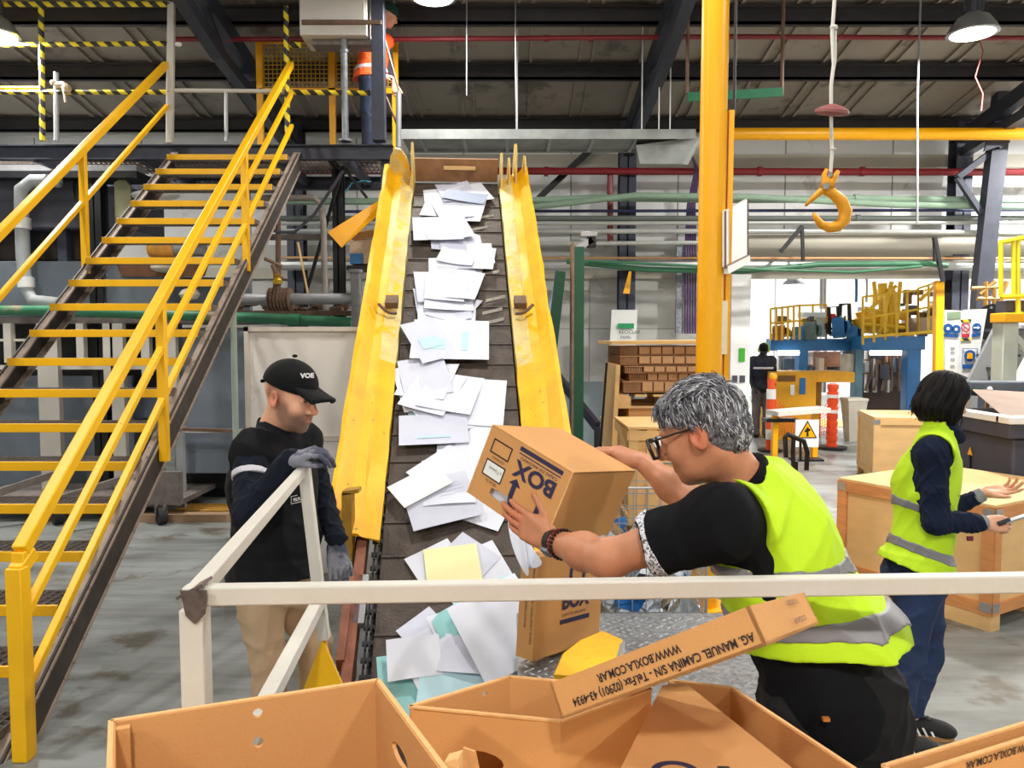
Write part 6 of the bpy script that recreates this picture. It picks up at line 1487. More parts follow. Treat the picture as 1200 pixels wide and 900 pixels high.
# ================================================================== people
SKIN = mat('skin_light', (226, 168, 138), .5, 0, .08, 30, vcol=True, bump=.05, bscale=300)
SKIN2 = mat('skin_tanned', (196, 132, 98), .5, 0, .1, 30, vcol=True, bump=.08, bscale=260)
def basis(f, u):
    f = nrm(f); r = nrm(np.cross(f, u)); u = np.cross(r, f); return np.stack([r, f, u], 1)   # columns right, forward, up
def head(S, c, f, u, s=1.0, neck=None, nose=1.0):
    B = basis(f, u); P = lambda x, y, z: np.array(c)+B@(np.array([x, y, z])*s)
    e = lambda c_, r_, k=.02, op=0: S.ell(P(*c_), np.array(r_)*s, B, k, op)
    e((0, -.012, .035), (.076, .096, .086)); e((0, .03, -.03), (.061, .064, .085), .03)
    e((0, .03, -.078), (.047, .05, .032), .025); e((0, .068, -.096), (.02, .018, .017), .02)
    for sd in (-1, 1): e((sd*.036, .06, -.028), (.024, .024, .026), .02)
    S.cap(P(-.036, .082, .03), P(.036, .082, .03), .011*s, None, .015)
    for sd in (-1, 1): e((sd*.033, .104, .010), (.019, .016, .012), .012, 1)
    S.cap(P(0, .088, .018), P(0, .116*nose, -.026), .008*s, .012*s, .012)
    for sd in (-1, 1): S.cap(P(sd*.008, .1, -.032), P(sd*.012, .098, -.033), .008*s, None, .008)
    for sd in (-1, 1): e((sd*.032, .084, .010), (.0135, .0125, .0115), .003)
    S.cap(P(-.02, .083, -.058), P(.02, .083, -.058), .007*s, None, .01); S.cap(P(-.016, .083, -.069), P(.016, .083, -.069), .008*s, None, .008)
    for sd in (-1, 1):
        Bt = B@np.array(Matrix.Rotation(sd*-.3, 3, 'Z')); S.ell(P(sd*.079, -.012, -.004), np.array((.009, .022, .034))*s, Bt, .006)
        S.ell(P(sd*.086, -.006, .0), np.array((.006, .011, .018))*s, Bt, .006, 1)
    if neck is not None: S.cap(P(0, -.03, -.05), neck, .056*s, .062*s, .03)
    return P, B
def hand(S, w, d, n, thumb, curl=(.25, .5, .35), spread=.0, s=1.0, thumb_dir=(.55, .75, -.2), pads=1.0, tcurl=.3):
    """w wrist, d towards knuckles, n back-of-hand normal, thumb +1 or -1 along side axis; curl per joint"""
    d = nrm(d); n = nrm(n-d*np.dot(n, d)); x = np.cross(d, n)*thumb   # x points to the thumb
    w = np.array(w, float)
    P = lambda a, b, c_: w+(x*a+d*b+n*c_)*s
    kn = [(.030, .086), (.010, .092), (-.011, .088), (-.030, .078)]
    ln = [(.042, .026, .021), (.046, .030, .022), (.042, .028, .021), (.033, .021, .018)]
    for (a, b) in kn: S.cap(P(a*.62, .012, -.002), P(a, b, 0), .0145*s, .0115*s, .016)
    S.cap(P(.024, .03, -.006), P(.03, .06, -.008), .015*s, .011*s, .015); S.cap(P(-.02, .02, -.008), P(-.026, .055, -.006), .014*s, .011*s, .015)
    cl = curl if isinstance(curl[0], (tuple, list)) else [curl]*4
    for i, ((a, b), L3) in enumerate(zip(kn, ln)):
        p = P(a, b, 0); ang = 0; sp = spread*(1.5-i)*.5; r = (.0095, .0098, .0092, .0082)[i]
        for j, L_ in enumerate(L3):
            ang += cl[i][j]; dd = nrm(d*math.cos(ang)-n*math.sin(ang)+x*sp); q = p+dd*L_*s
            S.cap(p, q, (r-.0006*j)*s, (r-.0006*(j+1))*s, .003 if j == 0 else .002); p = q
    td = nrm(x*thumb_dir[0]+d*thumb_dir[1]+n*thumb_dir[2]); p = P(.018, .02, -.008); q = p+td*.045*s
    S.cap(p, q, .0155*s, .0115*s, .012); t2 = nrm(td*math.cos(tcurl)+d*.35-x*.25*tcurl-n*.2*tcurl); r_ = q+t2*.034*s; S.cap(q, r_, .0112*s, .010*s, .004)
    t3 = nrm(t2-x*.5*tcurl-n*.3*tcurl); S.cap(r_, r_+t3*.027*s, .010*s, .0085*s, .003)
    return P
def torso(S, J, g=0.0, belly=0.0, k=.05, skirt=0):
    r = nrm(J['shR']-J['shL']); up = nrm(J['neck']-J['pel']); f = nrm(np.cross(up, r)); r = np.cross(f, up)
    B = np.stack([r, f, up], 1); w = J.get('w', 1.0); J['B'] = B
    pel, ch, nk = J['pel'], J['chest'], J['neck']
    up2 = nrm(nk-ch); f2 = nrm(np.cross(up2, r)); B2 = np.stack([r, f2, up2], 1)
    S.ell(pel, np.array((.165*w, .12*w, .14))+g, B, k)
    S.ell((pel*.55+ch*.45)+f*.015, np.array((.145*w+belly*.6, .11*w+belly, .15))+g, B, k)
    S.ell(ch, np.array((.165*w, .115*w, .19))+g, B2, k)
    S.ell(ch+up2*.08-f2*.015, np.array((.165*w, .1*w, .12))+g, B2, k)
    S.cap(J['shL']*.82+nk*.18, J['shR']*.82+nk*.18, .05+g, None, k)
    S.cap(J['shL'], ch+up2*.13-r*.05, .058+g, .06+g, k); S.cap(J['shR'], ch+up2*.13+r*.05, .058+g, .06+g, k)
    S.cap(nk-up2*.05, nk, .065+g, .056+g, .04)
    if skirt: S.fcone(pel-up*skirt, pel+up*.06, .15*w+g+.02, .13*w+g, .05)
    return B
def limb(S, a, b, c, ra, rb, rc, k=.03, g=0): S.cap(a, b, ra+g, rb+g, k); S.cap(b, c, rb+g, rc+g, k)
def legs(S, J, g=0.0, k=.05, shin=True, flare=0):
    for sd in 'RL':
        S.cap(J['hip'+sd], J['kn'+sd], .088+g, .058+g, k); S.cap(J['kn'+sd], J['an'+sd], .056+g, .04+g+flare, .03)
def shoe(name, parent, an, d, m, sole, s=1.0, z0=0.0, stripes=None):
    d = nrm(V3(d[0], d[1], 0)); r = np.cross(d, V3(0, 0, 1)); B = np.stack([r, d, V3(0, 0, 1)], 1); a = V3(an[0], an[1], z0)
    S = Sdf(); P = lambda x, y, z: a+B@(V3(x, y, z)*s)
    S.ell(P(0, -.03, .06), V3(.042, .052, .058)*s, B, .02); S.ell(P(0, .06, .048), V3(.046, .09, .042)*s, B, .03); S.ell(P(.004, .135, .04), V3(.046, .05, .03)*s, B, .03); S.cap(P(0, -.03, .07), P(0, -.028, .12), .043*s, .04*s, .02)
    S.cut(P(0, 0, .022), (0, 0, -1)); o = S.build(name, m, parent, .005)
    mb = MB(); out = []
    for q in np.linspace(0, 2*math.pi, 33)[:-1]: yy = .05+.135*math.sin(q); out.append(((.046+.004*math.sin(q))*math.cos(q)*(1-.12*(yy < 0)), yy))
    mb.plate(out, [], P(0, 0, 0.002), B[:, 0], B[:, 1], .026*s); part('sole', mb, sole, o, bevel=.004)
    if stripes:
        for i in range(3):
            for sd in (-1, 1): mb = MB().obox(P(sd*.0475, .02+i*.028, .028), (B[:, 1]*.5+V3(0, 0, -.0))*.02, B[:, 0]*.003*sd, V3(0, 0, .036)-B[:, 1]*.018-B[:, 0]*.008*sd); part('stripe', mb, stripes, o)
        part('laces', MB().box(P(0, .07, .088), (.04, .012, .006), B).box(P(0, .09, .08), (.038, .01, .006), B).box(P(0, .05, .096), (.04, .012, .006), B), BLK, o)
    return o
def glove_col(c): return None

# ------------------------------------------------------------------ 1. man in black cap and jacket at the left
J = dict(pel=px(322, 668, 3.26), chest=px(322, 580, 3.25), neck=px(323, 502, 3.25), shR=px(295, 530, 3.10), shL=px(357, 518, 3.38),
         elR=px(292, 602, 2.95), wrR=px(341, 538, 2.92), elL=px(377, 588, 3.45), wrL=px(394, 636, 3.3),
         hipR=px(305, 700, 3.17), hipL=px(340, 700, 3.33), w=1.15)
for sd, x, y in (('R', -1.03, 3.15), ('L', -.88, 3.33)): J['kn'+sd] = V3(x, y+.02, .5); J['an'+sd] = V3(x+.0, y+.05, .09)
man = thing('person', 'man in black cap, black jacket and beige trousers resting a gloved hand on the railing', 'person', (J['pel'][0], J['pel'][1], 0))
S = Sdf(); hc = px(341, 467, 3.2); hf = nrm((.86, -.40, -.17))
P, B = head(S, hc, hf, (0.1, 0, 1), 1.15, J['neck'])
torso(S, J, -.01); legs(S, J, -.004)
limb(S, J['shR'], J['elR'], J['wrR'], .048, .038, .026); limb(S, J['shL'], J['elL'], J['wrL'], .048, .038, .026)
beard = (.30, .24, .23)
pts = [(P(0, .05, -.062), ((.078, .075, .046), B), (.36, .38, .40), .5), (P(0, .06, -.08), ((.066, .062, .044), B), (.28, .30, .33), .6), (P(.065, .02, -.045), ((.025, .035, .05), B), (.42, .42, .43), .6), (P(-.05, .02, -.06), ((.02, .04, .05), B), beard, .7), (P(0, .1, -.047), ((.03, .02, .012), B), (.5, .4, .38), .5),
       (P(0, .1, -.064), ((.018, .02, .006), B), (.75, .45, .45), .4), (P(.08, -.01, 0), ((.02, .025, .035), B), (1.0, .68, .62), .5), (P(0, .115, -.025), ((.02, .02, .02), B), (1, .78, .74), .6), (P(.033, .098, .01), ((.014, .012, .007), B), (.12, .1, .1), .3), (P(-.033, .098, .01), ((.014, .012, .007), B), (.12, .1, .1), .3),
       (P(.036, .1, .032), ((.024, .015, .006), B), (.25, .18, .16), .5), (P(.06, -.02, .02), ((.03, .05, .04), B), (.5, .42, .4), .5)]
body = S.build('body', SKIN, man, .005, pts)
JK = mat('black_softshell_jacket', (15, 17, 23), .85, 0, .3, 3, bump=.1, bscale=60, spec=.25)
JKN = mat('navy_fleece_sleeve', (18, 24, 38), .9, 0, .25, 3, bump=.1, bscale=60, spec=.25)
S = Sdf(); torso(S, J, .028, .02, skirt=.12); S.cap(J['neck']-V3(0, 0, .04), J['neck']+V3(.02, -.008, .062), .085, .074, .02)
S.ell(P(0, 0, .03), V3(.085, .12, .12), B, .01, 1); S.cap(J['neck']+V3(0, 0, .03), J['neck']+V3(.035, -.015, .18), .064, .068, .006, 1)
upv = nrm(J['neck']-J['pel']); S.cut(J['pel']-V3(0, 0, .02), (0.05, 0, -1)); S.fn = folds(.010, 26, 3); JS = S
jacket = S.build('jacket', JK, man, .006)
S = Sdf(); S.cap(J['shR'], J['elR'], .074, .062, .03); S.cap(J['elR'], J['wrR'], .06, .046, .03); S.fn = folds(.010, 60, 5); S.build('sleeve', JKN, man, .005)
S = Sdf(); S.cap(J['shL'], J['elL'], .07, .06, .03); S.cap(J['elL'], J['wrL']+V3(0, 0, .02), .06, .046, .03); S.fn = folds(.010, 60, 6); S.build('sleeve', JKN, man, .005)
ab = (J['elR']-J['shR']); S = Sdf(); S.cap(J['shR'], J['elR'], .0775, .0665, .03); m_ = J['shR']+ab*.34; S.cut(m_, -ab); S.cut(m_+nrm(ab)*.026, ab); S.build('reflective_band', mat('reflective_silver', (206, 204, 214), .4, .1, .05), man, .004, label='silver reflective arm band')
S = Sdf(); torso(S, J, .031, .02, skirt=.12); S.fn = folds(.010, 26, 3); z = px(375, 546, 3.18)[2]; S.cut((0, 0, z-.012), (0, 0, -1)); S.cut((0, 0, z+.014), (0, 0, 1)); S.cut(px(366, 546, 3.12), (-1, 0, 0)); S.build('reflective_band', MATS['reflective_silver'], man, .004, label='silver reflective chest band')
# zip, logo
fch = J['B'][:, 1]
q = px(345, 590, 2.8); 
O_, n_ = march(JS, 341, 591, .006); O2, _n = march(JS, 362, 591, .006); U_ = nrm((O2-O_)*V3(1, 1, 0)); lg = frame_print(man, O_, U_, V3(0, 0, 1), 0, 0, .085, .033, .0025, WHT, 'chest_logo_frame')
text('chest_logo_word', 'PELPLAST', .019, O_+U_*.008+V3(0, 0, .010), U_, V3(0, 0, 1), WHT, man, bold=.0006, sx=.85, lift=.004)
S = Sdf(); legs(S, J, .016, flare=.03); S.ell(J['pel'], (.19, .15, .15), None, .06); S.fn = folds(.011, 24, 8); KH = mat('beige_work_trousers', (186, 158, 128), .85, 0, .12, 4, bump=.15, bscale=120); S.cut((0, 0, .05), (0, 0, -1)); S.build('trousers', KH, man, .007)
for sd in 'RL': shoe('shoe', man, J['an'+sd], (.8, -.4, 0), BLK, RUB)
GLV = mat('grey_knit_glove', (132, 134, 146), .8, 0, .15, 12, chip=(72, 74, 92), chip_amt=.45, chip_scale=9, bump=.3, bscale=200)
S = Sdf(); hand(S, J['wrR']+V3(.005, 0, 0), nrm(px(373, 527, 2.88)-J['wrR']), (0, -.35, 1), 1, ((.35, .7, .4), (.4, .8, .5), (.45, .9, .5), (.5, .9, .5)), s=1.12, thumb_dir=(.3, .9, -.35)); S.cap(J['wrR']-nrm(J['wrR']-J['elR'])*.03, J['wrR']+V3(.01, 0, 0), .036, .034, .02); S.build('glove', GLV, man, .0035)
S = Sdf(); hand(S, J['wrL']+V3(0, 0, -.005), nrm(px(397, 672, 3.26)-J['wrL']), (.3, -1, 0.1), -1, (.2, .35, .25), s=1.15, thumb_dir=(.4, .85, -.2)); S.cap(J['wrL']+V3(0, 0, .02), J['wrL']-V3(0, 0, .01), .036, .034, .02); S.build('glove', GLV, man, .0035)
# cap
CAPM = mat('black_cap_cotton', (13, 14, 17), .85, 0, .2, 6, bump=.1, bscale=200, spec=.25)
S = Sdf(); cs = 1.15
S.ell(P(0, -.012, .052), V3(.087, .108, .092)*cs, B, .01); S.cut(P(0, 0, .040), -(B@nrm(V3(0, .18, 1)))); S.ell(P(0, -.012, .035), V3(.079, .099, .086)*cs, B, .004, 1); cap_o = S.build('cap', CAPM, man, .004)
S = Sdf(); 
for i in range(9):
    a = -1.0+i*.25; S.cap(P(math.sin(a)*.07, .04+.03*math.cos(a), .05), P(math.sin(a)*.066, .10+.075*math.cos(a), .032-.016*a*a), .0085, .0075, .02)
S.build('peak', CAPM, cap_o, .003)
part('top_button', MB().sph(P(0, -.012, .155), .012, 10, (1, 1, .6)), CAPM, cap_o); part('back_strap', MB().tube([P(-.05, -.1, .045), P(0, -.13, .04), P(.05, -.1, .045)], .008, 8), CAPM, cap_o)
cs_ = P(.034, .098, .083); Uc = nrm(B@V3(-.86, .5, 0))*-1
fwd_dir = nrm(B@V3(.42, .9, .12)); Ur = nrm(np.cross(V3(0, 0, 1), fwd_dir)); Wr = np.cross(fwd_dir, Ur)
text('cap_lettering', 'VOE', .026, P(.066, .082, .093), Ur, Wr, WHT, cap_o, bold=.0014, sx=1.15, lift=.002)

# ------------------------------------------------------------------ 2. grey haired man in yellow vest tipping the box
J = dict(pel=px(975, 822, 1.80), chest=px(915, 668, 1.86), neck=px(876, 572, 1.86), shL=px(845, 612, 1.70), shR=px(893, 582, 2.0),
         elL=px(712, 655, 1.80), wrL=px(646, 634, 2.0), elR=px(812, 590, 2.20), wrR=px(751, 540, 2.36), hipL=px(940, 905, 1.72), hipR=px(1010, 895, 1.90), w=1.02)
J['knL'] = px(955, 1100, 1.72); J['knR'] = px(1035, 1080, 1.92); J['anL'] = V3(J['knL'][0]+.06, 1.74, .1); J['anR'] = V3(J['knR'][0]+.08, 1.95, .1)
man = thing('person', 'grey haired man with glasses in yellow vest and black polo tipping a cardboard box', 'person', (J['anL'][0], J['anL'][1], 0))
S = Sdf(); hc = px(822, 508, 1.84); hf = nrm((-.80, .42, -.34)); hs = .965
P, B = head(S, hc, hf, (-.35, .2, 1), hs, J['neck'])
torso(S, J, -.012); legs(S, J, -.006)
S.cap(J['shL'], J['elL'], .052, .043, .03); S.cap(J['elL'], J['elL']*.6+J['wrL']*.4, .043, .044, .03); S.cap(J['elL']*.6+J['wrL']*.4, J['wrL'], .043, .028, .03)
S.cap(J['shR'], J['elR'], .052, .044, .03); S.cap(J['elR'], J['elR']*.6+J['wrR']*.4, .045, .044, .03); S.cap(J['elR']*.6+J['wrR']*.4, J['wrR'], .043, .028, .03)
# left hand flat against the printed face of the box, thumb up by the hand hole
tipL = pxp(600, 606, HA, HW)-nrm(HW)*.0; wl = J['wrL']
dl = nrm(pxp(603, 608, HA-nrm(HW)*.016, nrm(HW))-wl); nl = -nrm(HW)
hand(S, wl, dl, nl, 1, ((.18, .3, .2), (.1, .35, .25), (.12, .4, .25), (.15, .45, .3)), s=1.0, thumb_dir=(.75, .65, 0), tcurl=.2)
tR = V3(.2503, 2.3450, 1.517); top_n = -nrm(HV)
dr = nrm((px(712, 524, 2.40))-J['wrR']); hand(S, J['wrR'], dr, nrm(top_n+V3(0, -.2, .3)), -1, ((.3, .35, .25), (.35, .4, .25), (.4, .45, .3), (.4, .5, .3)), s=1.0, thumb_dir=(.5, .8, -.45), tcurl=.4)
pts = [(P(-.08, -.01, 0), ((.02, .025, .035), B), (1.0, .72, .66), .5), (P(0, .09, -.06), ((.03, .02, .012), B), (.8, .5, .48), .5), (P(-.033, .098, .01), ((.014, .012, .007), B), (.12, .1, .1), .3), (P(.033, .098, .01), ((.014, .012, .007), B), (.12, .1, .1), .3),
       (P(0, .05, -.09), ((.05, .04, .03), B), (.86, .78, .75), .7)]
for i in range(4): pts.append((wl+dl*(.12+.01*i), .03, (1, .8, .76), .8))
body = S.build('body', SKIN2, man, .0036, pts)
# hair: cap of short grey locks
HG = mat('grey_hair', (122, 122, 130), .6, 0, .4, 120, chip=(44, 44, 50), chip_amt=.4, chip_scale=90, stretch=(1, 1, 1), bump=.3, bscale=160)
S = Sdf(); S.ell(P(0, -.018, .05), V3(.083, .101, .083)*hs, B, .02); S.ell(P(0, -.06, .0), V3(.074, .062, .075)*hs, B, .03); S.ell(P(0, .05, .088), V3(.056, .04, .03)*hs, B, .03)
S.ell(P(0, .115, -.02), V3(.085, .09, .075)*hs, B, .02, 1); S.cut(P(0, -.07, -.078), B@V3(0, .5, -1))
for sd in (-1, 1): S.ell(P(sd*.09, .004, -.015), V3(.032, .036, .046)*hs, B, .006, 1); S.ell(P(sd*.075, .055, -.02), V3(.04, .045, .05)*hs, B, .01, 1)
def hairfn(X, amp=.002, fr=260, B=B, c=np.array(hc)):
    q = (X-c)@B; a = np.arctan2(q[:, 0], q[:, 2]+.03); t = q[:, 1]
    return amp*(np.sin(a*22+3*np.sin(t*40)+2*np.sin(a*5))*.55+np.sin(a*47+t*30+2*np.sin(t*70))*.35+np.sin(t*90+a*6)*.25)
S.fn = hairfn; hair = S.build('hair', HG, man, .0032, smooth_it=1)
# separate locks
def locks(parent, m, n, seed, P, B, hs, nape=False, length=(.022, .042), r=.0016, front=True, name='hair_locks', ymax=.1, zmin=-.06, reach=1.0):
    rg = np.random.default_rng(seed); mb = MB(); k = 0
    while k < n:
        th = rg.uniform(0, 2*math.pi); ph = math.asin(rg.uniform(-.85, 1)); d = V3(math.cos(ph)*math.sin(th), math.cos(ph)*math.cos(th), math.sin(ph))
        y = d[1]*.104; z = d[2]*.086+.05
        if y > .03 and z < .065: continue
        if abs(d[0]) > .55 and y > -.045 and z < .035: continue
        if z < (zmin if y > -.05 else -.075): continue
        p0 = V3(d[0]*.087, y-.018, z); nn = nrm(d)
        if nape:
            if d[1] > .35 or d[2] > .35: continue
            p0 = V3(d[0]*.074, d[1]*.062-.06, d[2]*.073); z = 0
            if p0[2] < -.068 or (abs(d[0]) > .7 and d[1] > .1): continue
        flow = nrm(V3(d[0]*.5, -.25 if z < .1 else .75, -1.2 if z < .1 else -.1)+rg.normal(0, .28, 3)); flow = nrm(flow-nn*np.dot(flow, nn)+nn*.05)
        L = rg.uniform(*length)*reach; a = p0-nn*.002; b = p0+flow*L*.5+nn*.0035; c = p0+flow*L+nn*.0
        c = c-nn*max(0, np.dot(c-p0, nn)-.004)*0
        mb.tube([P(*a), P(*b), P(*c)], [r*1.1, r, r*.25], 4, caps=False); k += 1
    return part(name, mb, m, parent, smooth=True)
locks(hair, HG, 1300, 3, P, B, hs)
locks(hair, mat('light_grey_lock', (196, 196, 202), .5, 0, .2, 60), 650, 9, P, B, hs, name='light_locks')
locks(hair, mat('dark_grey_lock', (52, 52, 58), .5, 0, .2, 60), 700, 12, P, B, hs, name='dark_locks', zmin=.0)
mb = MB(); rg = np.random.default_rng(4)
for i in range(220):
    x = rg.uniform(-.06, .055); a = V3(x, .068, .098+rg.uniform(-.008, .006)); mb.tube([P(*a), P(x*1.05, .078, .093+rg.uniform(-.012, .004)), P(x*1.1+rg.normal(0, .006), .084+rg.uniform(-.008, .006), .07+rg.uniform(-.01, .012))], [.0026, .0024, .0006], 4, caps=False)
part('fringe', mb, HG, hair, smooth=True)
for m_, n_, s_ in ((HG, 260, 31), (MATS['light_grey_lock'], 130, 32), (MATS['dark_grey_lock'], 130, 33)): locks(hair, m_, n_, s_, P, B, hs, nape=True, name='nape_locks', length=(.014, .026), zmin=-1)
# glasses
gl = part('glasses', MB().tube([P(-.078, -.012, .018), P(-.079, .04, .02), P(-.074, .088, .019), P(-.066, .110, .018)], .0028, 6).tube([P(.078, -.012, .018), P(.079, .04, .02), P(.074, .088, .019), P(.066, .110, .018)], .0028, 6).tube([P(-.01, .122, .012), P(0, .125, .016), P(.01, .122, .012)], .002, 6), BLACKP, man)
for sd in (-1, 1):
    c = [(.010, .022), (.062, .024), (.066, .004), (.056, -.024), (.018, -.026), (.008, -.004)]
    part('rim', MB().tube([P(sd*a, .120-.10*a*a*4, b) for a, b in c+[c[0]]], .0046, 6), BLACKP, gl)
    lens = MB().plate([(a, b) for a, b in c], [], P(0, .117, 0), B[:, 0]*sd*hs, B[:, 2]*hs, .0012); part('lens', lens, mat('spectacle_lens', (235, 240, 245), .05, trans=.95), gl)
# black polo shirt: torso and one sleeve band
POLO = mat('black_polo_cotton', (12, 13, 18), .9, 0, .25, 5, bump=.1, bscale=100, spec=.2)
aL = J['shL']; eL = J['elL']; sl_end = aL+(eL-aL)*.62
def polo(g):
    S = Sdf(); torso(S, J, .012+g); S.fcone(aL, sl_end, .076+g, .076+g, .05); S.ell(aL, V3(.078, .078, .078)+g, None, .04)
    S.cap((aL+J['chest'])/2, J['chest']+J['B'][:, 0]*-.08, .07, .1, .06)
    S.fcone(J['shR'], J['shR']+(J['elR']-J['shR'])*.55, .072+g, .07+g, .05); S.ell(J['shR'], V3(.072, .072, .072)+g, None, .04); return S
S = polo(0); S.cut(J['pel']-V3(0, 0, .1), (0, 0, -1)); S.ell(P(0, -.0, .02), V3(.1, .12, .12), B, .01, 1); S.cap(J['neck'], hc, .062, .06, .01, 1); S.fn = folds(.008, 30, 2); S.build('polo_shirt', POLO, man, .005)
TRIM = mat('white_patterned_trim', (215, 216, 225), .8, 0, .05, 20, chip=(30, 32, 44), chip_amt=.46, chip_scale=170)
S = polo(.002); S.fn = folds(.008, 30, 2); dd = nrm(eL-aL); S.cut(sl_end-dd*.026, -dd); S.ell(sl_end-dd*.01, V3(.2, .2, .2)*.6, None, .0, 0) if False else None; S.P = [p for p in S.P]
S.cut(sl_end-dd*.003, dd); q = Sdf(); band = Sdf(); band.fcone(sl_end-dd*.026, sl_end-dd*.0035, .0785, .0785); band.fn = S.fn; band.build('sleeve_trim', TRIM, man, .003, label='white patterned sleeve trim')
S = Sdf(); nk = J['neck']; axis = nrm(hc-nk); S.cap(nk-axis*.035, nk+axis*.03, .092, .082, .01); S.cap(nk-axis*.05, nk+axis*.09, .07, .06, .004, 1); S.cut(nk+axis*.045, axis); S.build('collar', POLO, man, .004)
S = Sdf(); S.cap(nk-axis*.035, nk+axis*.03, .0945, .0845, .01); S.cap(nk-axis*.05, nk+axis*.09, .07, .06, .004, 1); S.cut(nk+axis*.012, axis); S.cut(nk+axis*.006, -axis); S.build('collar_stripe', WHT, man, .0025)
# high visibility vest
HV_ = mat('hi_vis_yellow', (190, 230, 24), .75, 0, .07, 4, bump=.12, bscale=160)
HVS = mat('reflective_grey_strip', (132, 130, 136), .45, .1, .08, 6)
HVP = mat('hi_vis_piping', (212, 250, 50), .7, 0, .03, 4)
def vest_sdf(J, g, arm, seed, belly=0, skirt=.0, amp=.012):
    S = Sdf(); torso(S, J, .034+g, belly, skirt=skirt); S.fn = folds(amp, 17, seed); return S
def vest1(g):
    S = vest_sdf(J, g, 0, 21, .01, .10); S.ell(px(982, 745, 1.83), V3(.155, .16, .12)+g, None, .08)
    return S
upv = nrm(J['neck']-J['pel']); Bq = J['B']
HEM = px(962, 778, 1.68); HAX = nrm(V3(.27, 0, .96)*.5+upv*.5)
def vest_open(S, grow=0):
    r_ = Bq[:, 0]; f_ = Bq[:, 1]
    S.cap(J['shL']-r_*.03+f_*.02, J['shL']-r_*.25+f_*.04, .125-grow, .17, .01, 1); c0 = J['shL']-upv*.17-r_*.05-f_*.07
    S.cap(J['shL']-r_*.07+f_*.0, c0-r_*.05, .13-grow, .125-grow, .02, 1)
    S.cap(J['shR']+r_*.06, J['shR']+r_*.25+f_*.06-upv*.1, .095-grow, .14, .01, 1)
    S.cap(J['neck']-upv*.045+f_*.045, hc, .10-grow, .11, .01, 1)
    S.cut(HEM, -HAX)
    return S
S = vest_open(vest1(0)); vest = S.build('vest', HV_, man, .005)
for (a0, a1) in ((.045, .095), (.17, .215)):
    S = vest_open(vest1(.004)); ax = HAX; p0 = HEM; S.cut(p0+ax*a0, -ax); S.cut(p0+ax*a1, ax); S.build('reflective_strip', HVS, vest, .004)
# trousers, belt line, badge
BT = mat('black_work_trousers', (22, 21, 24), .8, 0, .35, 5, bump=.15, bscale=60, chip=(62, 58, 58), chip_amt=.14, chip_scale=7, spec=.25)
S = Sdf(); legs(S, J, .022, flare=.03); S.ell(J['pel']-V3(0, 0, .02), (.18, .15, .17), None, .06); S.ell(px(998, 850, 1.84), (.115, .12, .15), None, .06); S.fn = folds(.016, 26, 9); S.build('trousers', BT, man, .006)
part('orange_tag', MB().b2(px(965, 846, 1.62)-V3(.0, .0, 0), px(973, 842, 1.62)+V3(0, .01, 0)), mat('orange_tag', (200, 130, 50), .6), man)
for sd in 'RL': shoe('shoe', man, J['an'+sd], (-.7, .6, 0), BLK, RUB)
# watch and bracelets
wd = nrm(J['wrL']-J['elL']); wp = J['wrL']-wd*.012
watch = part('watch', MB().tube([wp-wd*.011, wp+wd*.011], [.034, .033], 20), BLACKP, man); 
ws = nrm(np.cross(wd, V3(0, 0, 1))); wn = nrm(V3(-.2, -.8, -.6)-wd*np.dot(V3(-.2, -.8, -.6), wd)); s2 = np.cross(wn, wd)
part('watch_face', MB().obox(wp+wn*.026-wd*.017-s2*.016, wd*.034, s2*.032, wn*.012), mat('watch_steel', (168, 176, 186), .25, .6), watch, bevel=.004)
part('watch_glass', MB().obox(wp+wn*.0385-wd*.013-s2*.012, wd*.026, s2*.024, wn*.001), BLACKP, watch)
def bangle(pos, rr_, m, nm):
    mb = MB(); s_, u_, _ = frame_from(wd)
    for i in range(22): q = 2*math.pi*i/22; mb.sph(pos+(s_*math.cos(q)+u_*math.sin(q))*rr_, .005, 6)
    part(nm, mb, m, man)
bangle(J['wrL']-wd*.040, .0365, mat('dark_red_beads', (120, 30, 44), .4), 'bead_bracelet'); bangle(J['wrL']-wd*.052, .0375, BLACKP, 'bead_bracelet')

# ------------------------------------------------------------------ 3. woman with dark bob, yellow vest
J = dict(pel=px(1072, 668, 3.58), chest=px(1086, 575, 3.60), neck=px(1102, 505, 3.60), shR=px(1093, 533, 3.45), shL=px(1094, 528, 3.77),
         elR=px(1097, 612, 3.40), wrR=px(1156, 613, 3.44), elL=px(1112, 598, 3.84), wrL=px(1154, 578, 3.80), hipR=px(1076, 690, 3.50), hipL=px(1080, 690, 3.68), w=.98)
J['knR'] = px(1064, 775, 3.42); J['knL'] = px(1088, 768, 3.62); J['anR'] = pxz(1052, 866, .09)*V3(1, 1, 0)+V3(0, 0, .1); J['anL'] = pxz(1068, 838, .1)
wom = thing('person', 'woman with dark bobbed hair in yellow vest, navy sweater and jeans, seen from behind', 'person', (J['anL'][0], J['anL'][1], 0))
S = Sdf(); hc = px(1108, 468, 3.62); hf = nrm((.95, .16, -.30)); P, B = head(S, hc, hf, (.2, 0, 1), .98, J['neck'])
torso(S, J, -.014); legs(S, J, -.006)
limb(S, J['shR'], J['elR'], J['wrR'], .042, .034, .024); limb(S, J['shL'], J['elL'], J['wrL'], .042, .034, .024)
hand(S, J['wrR']+V3(.0, 0, 0), nrm(px(1180, 614, 3.44)-J['wrR']), (0, -.85, .5), -1, ((.5, 1.0, .6), (.55, 1.1, .6), (.6, 1.1, .6), (.6, 1.1, .6)), s=.95, thumb_dir=(.4, .85, -.3))
hand(S, J['wrL'], nrm(px(1180, 574, 3.74)-J['wrL']), (.15, .5, -1), -1, ((.1, .15, .1), (.2, .3, .2), (.3, .4, .3), (.4, .5, .3)), spread=.15, s=.98, thumb_dir=(.6, .8, .1))
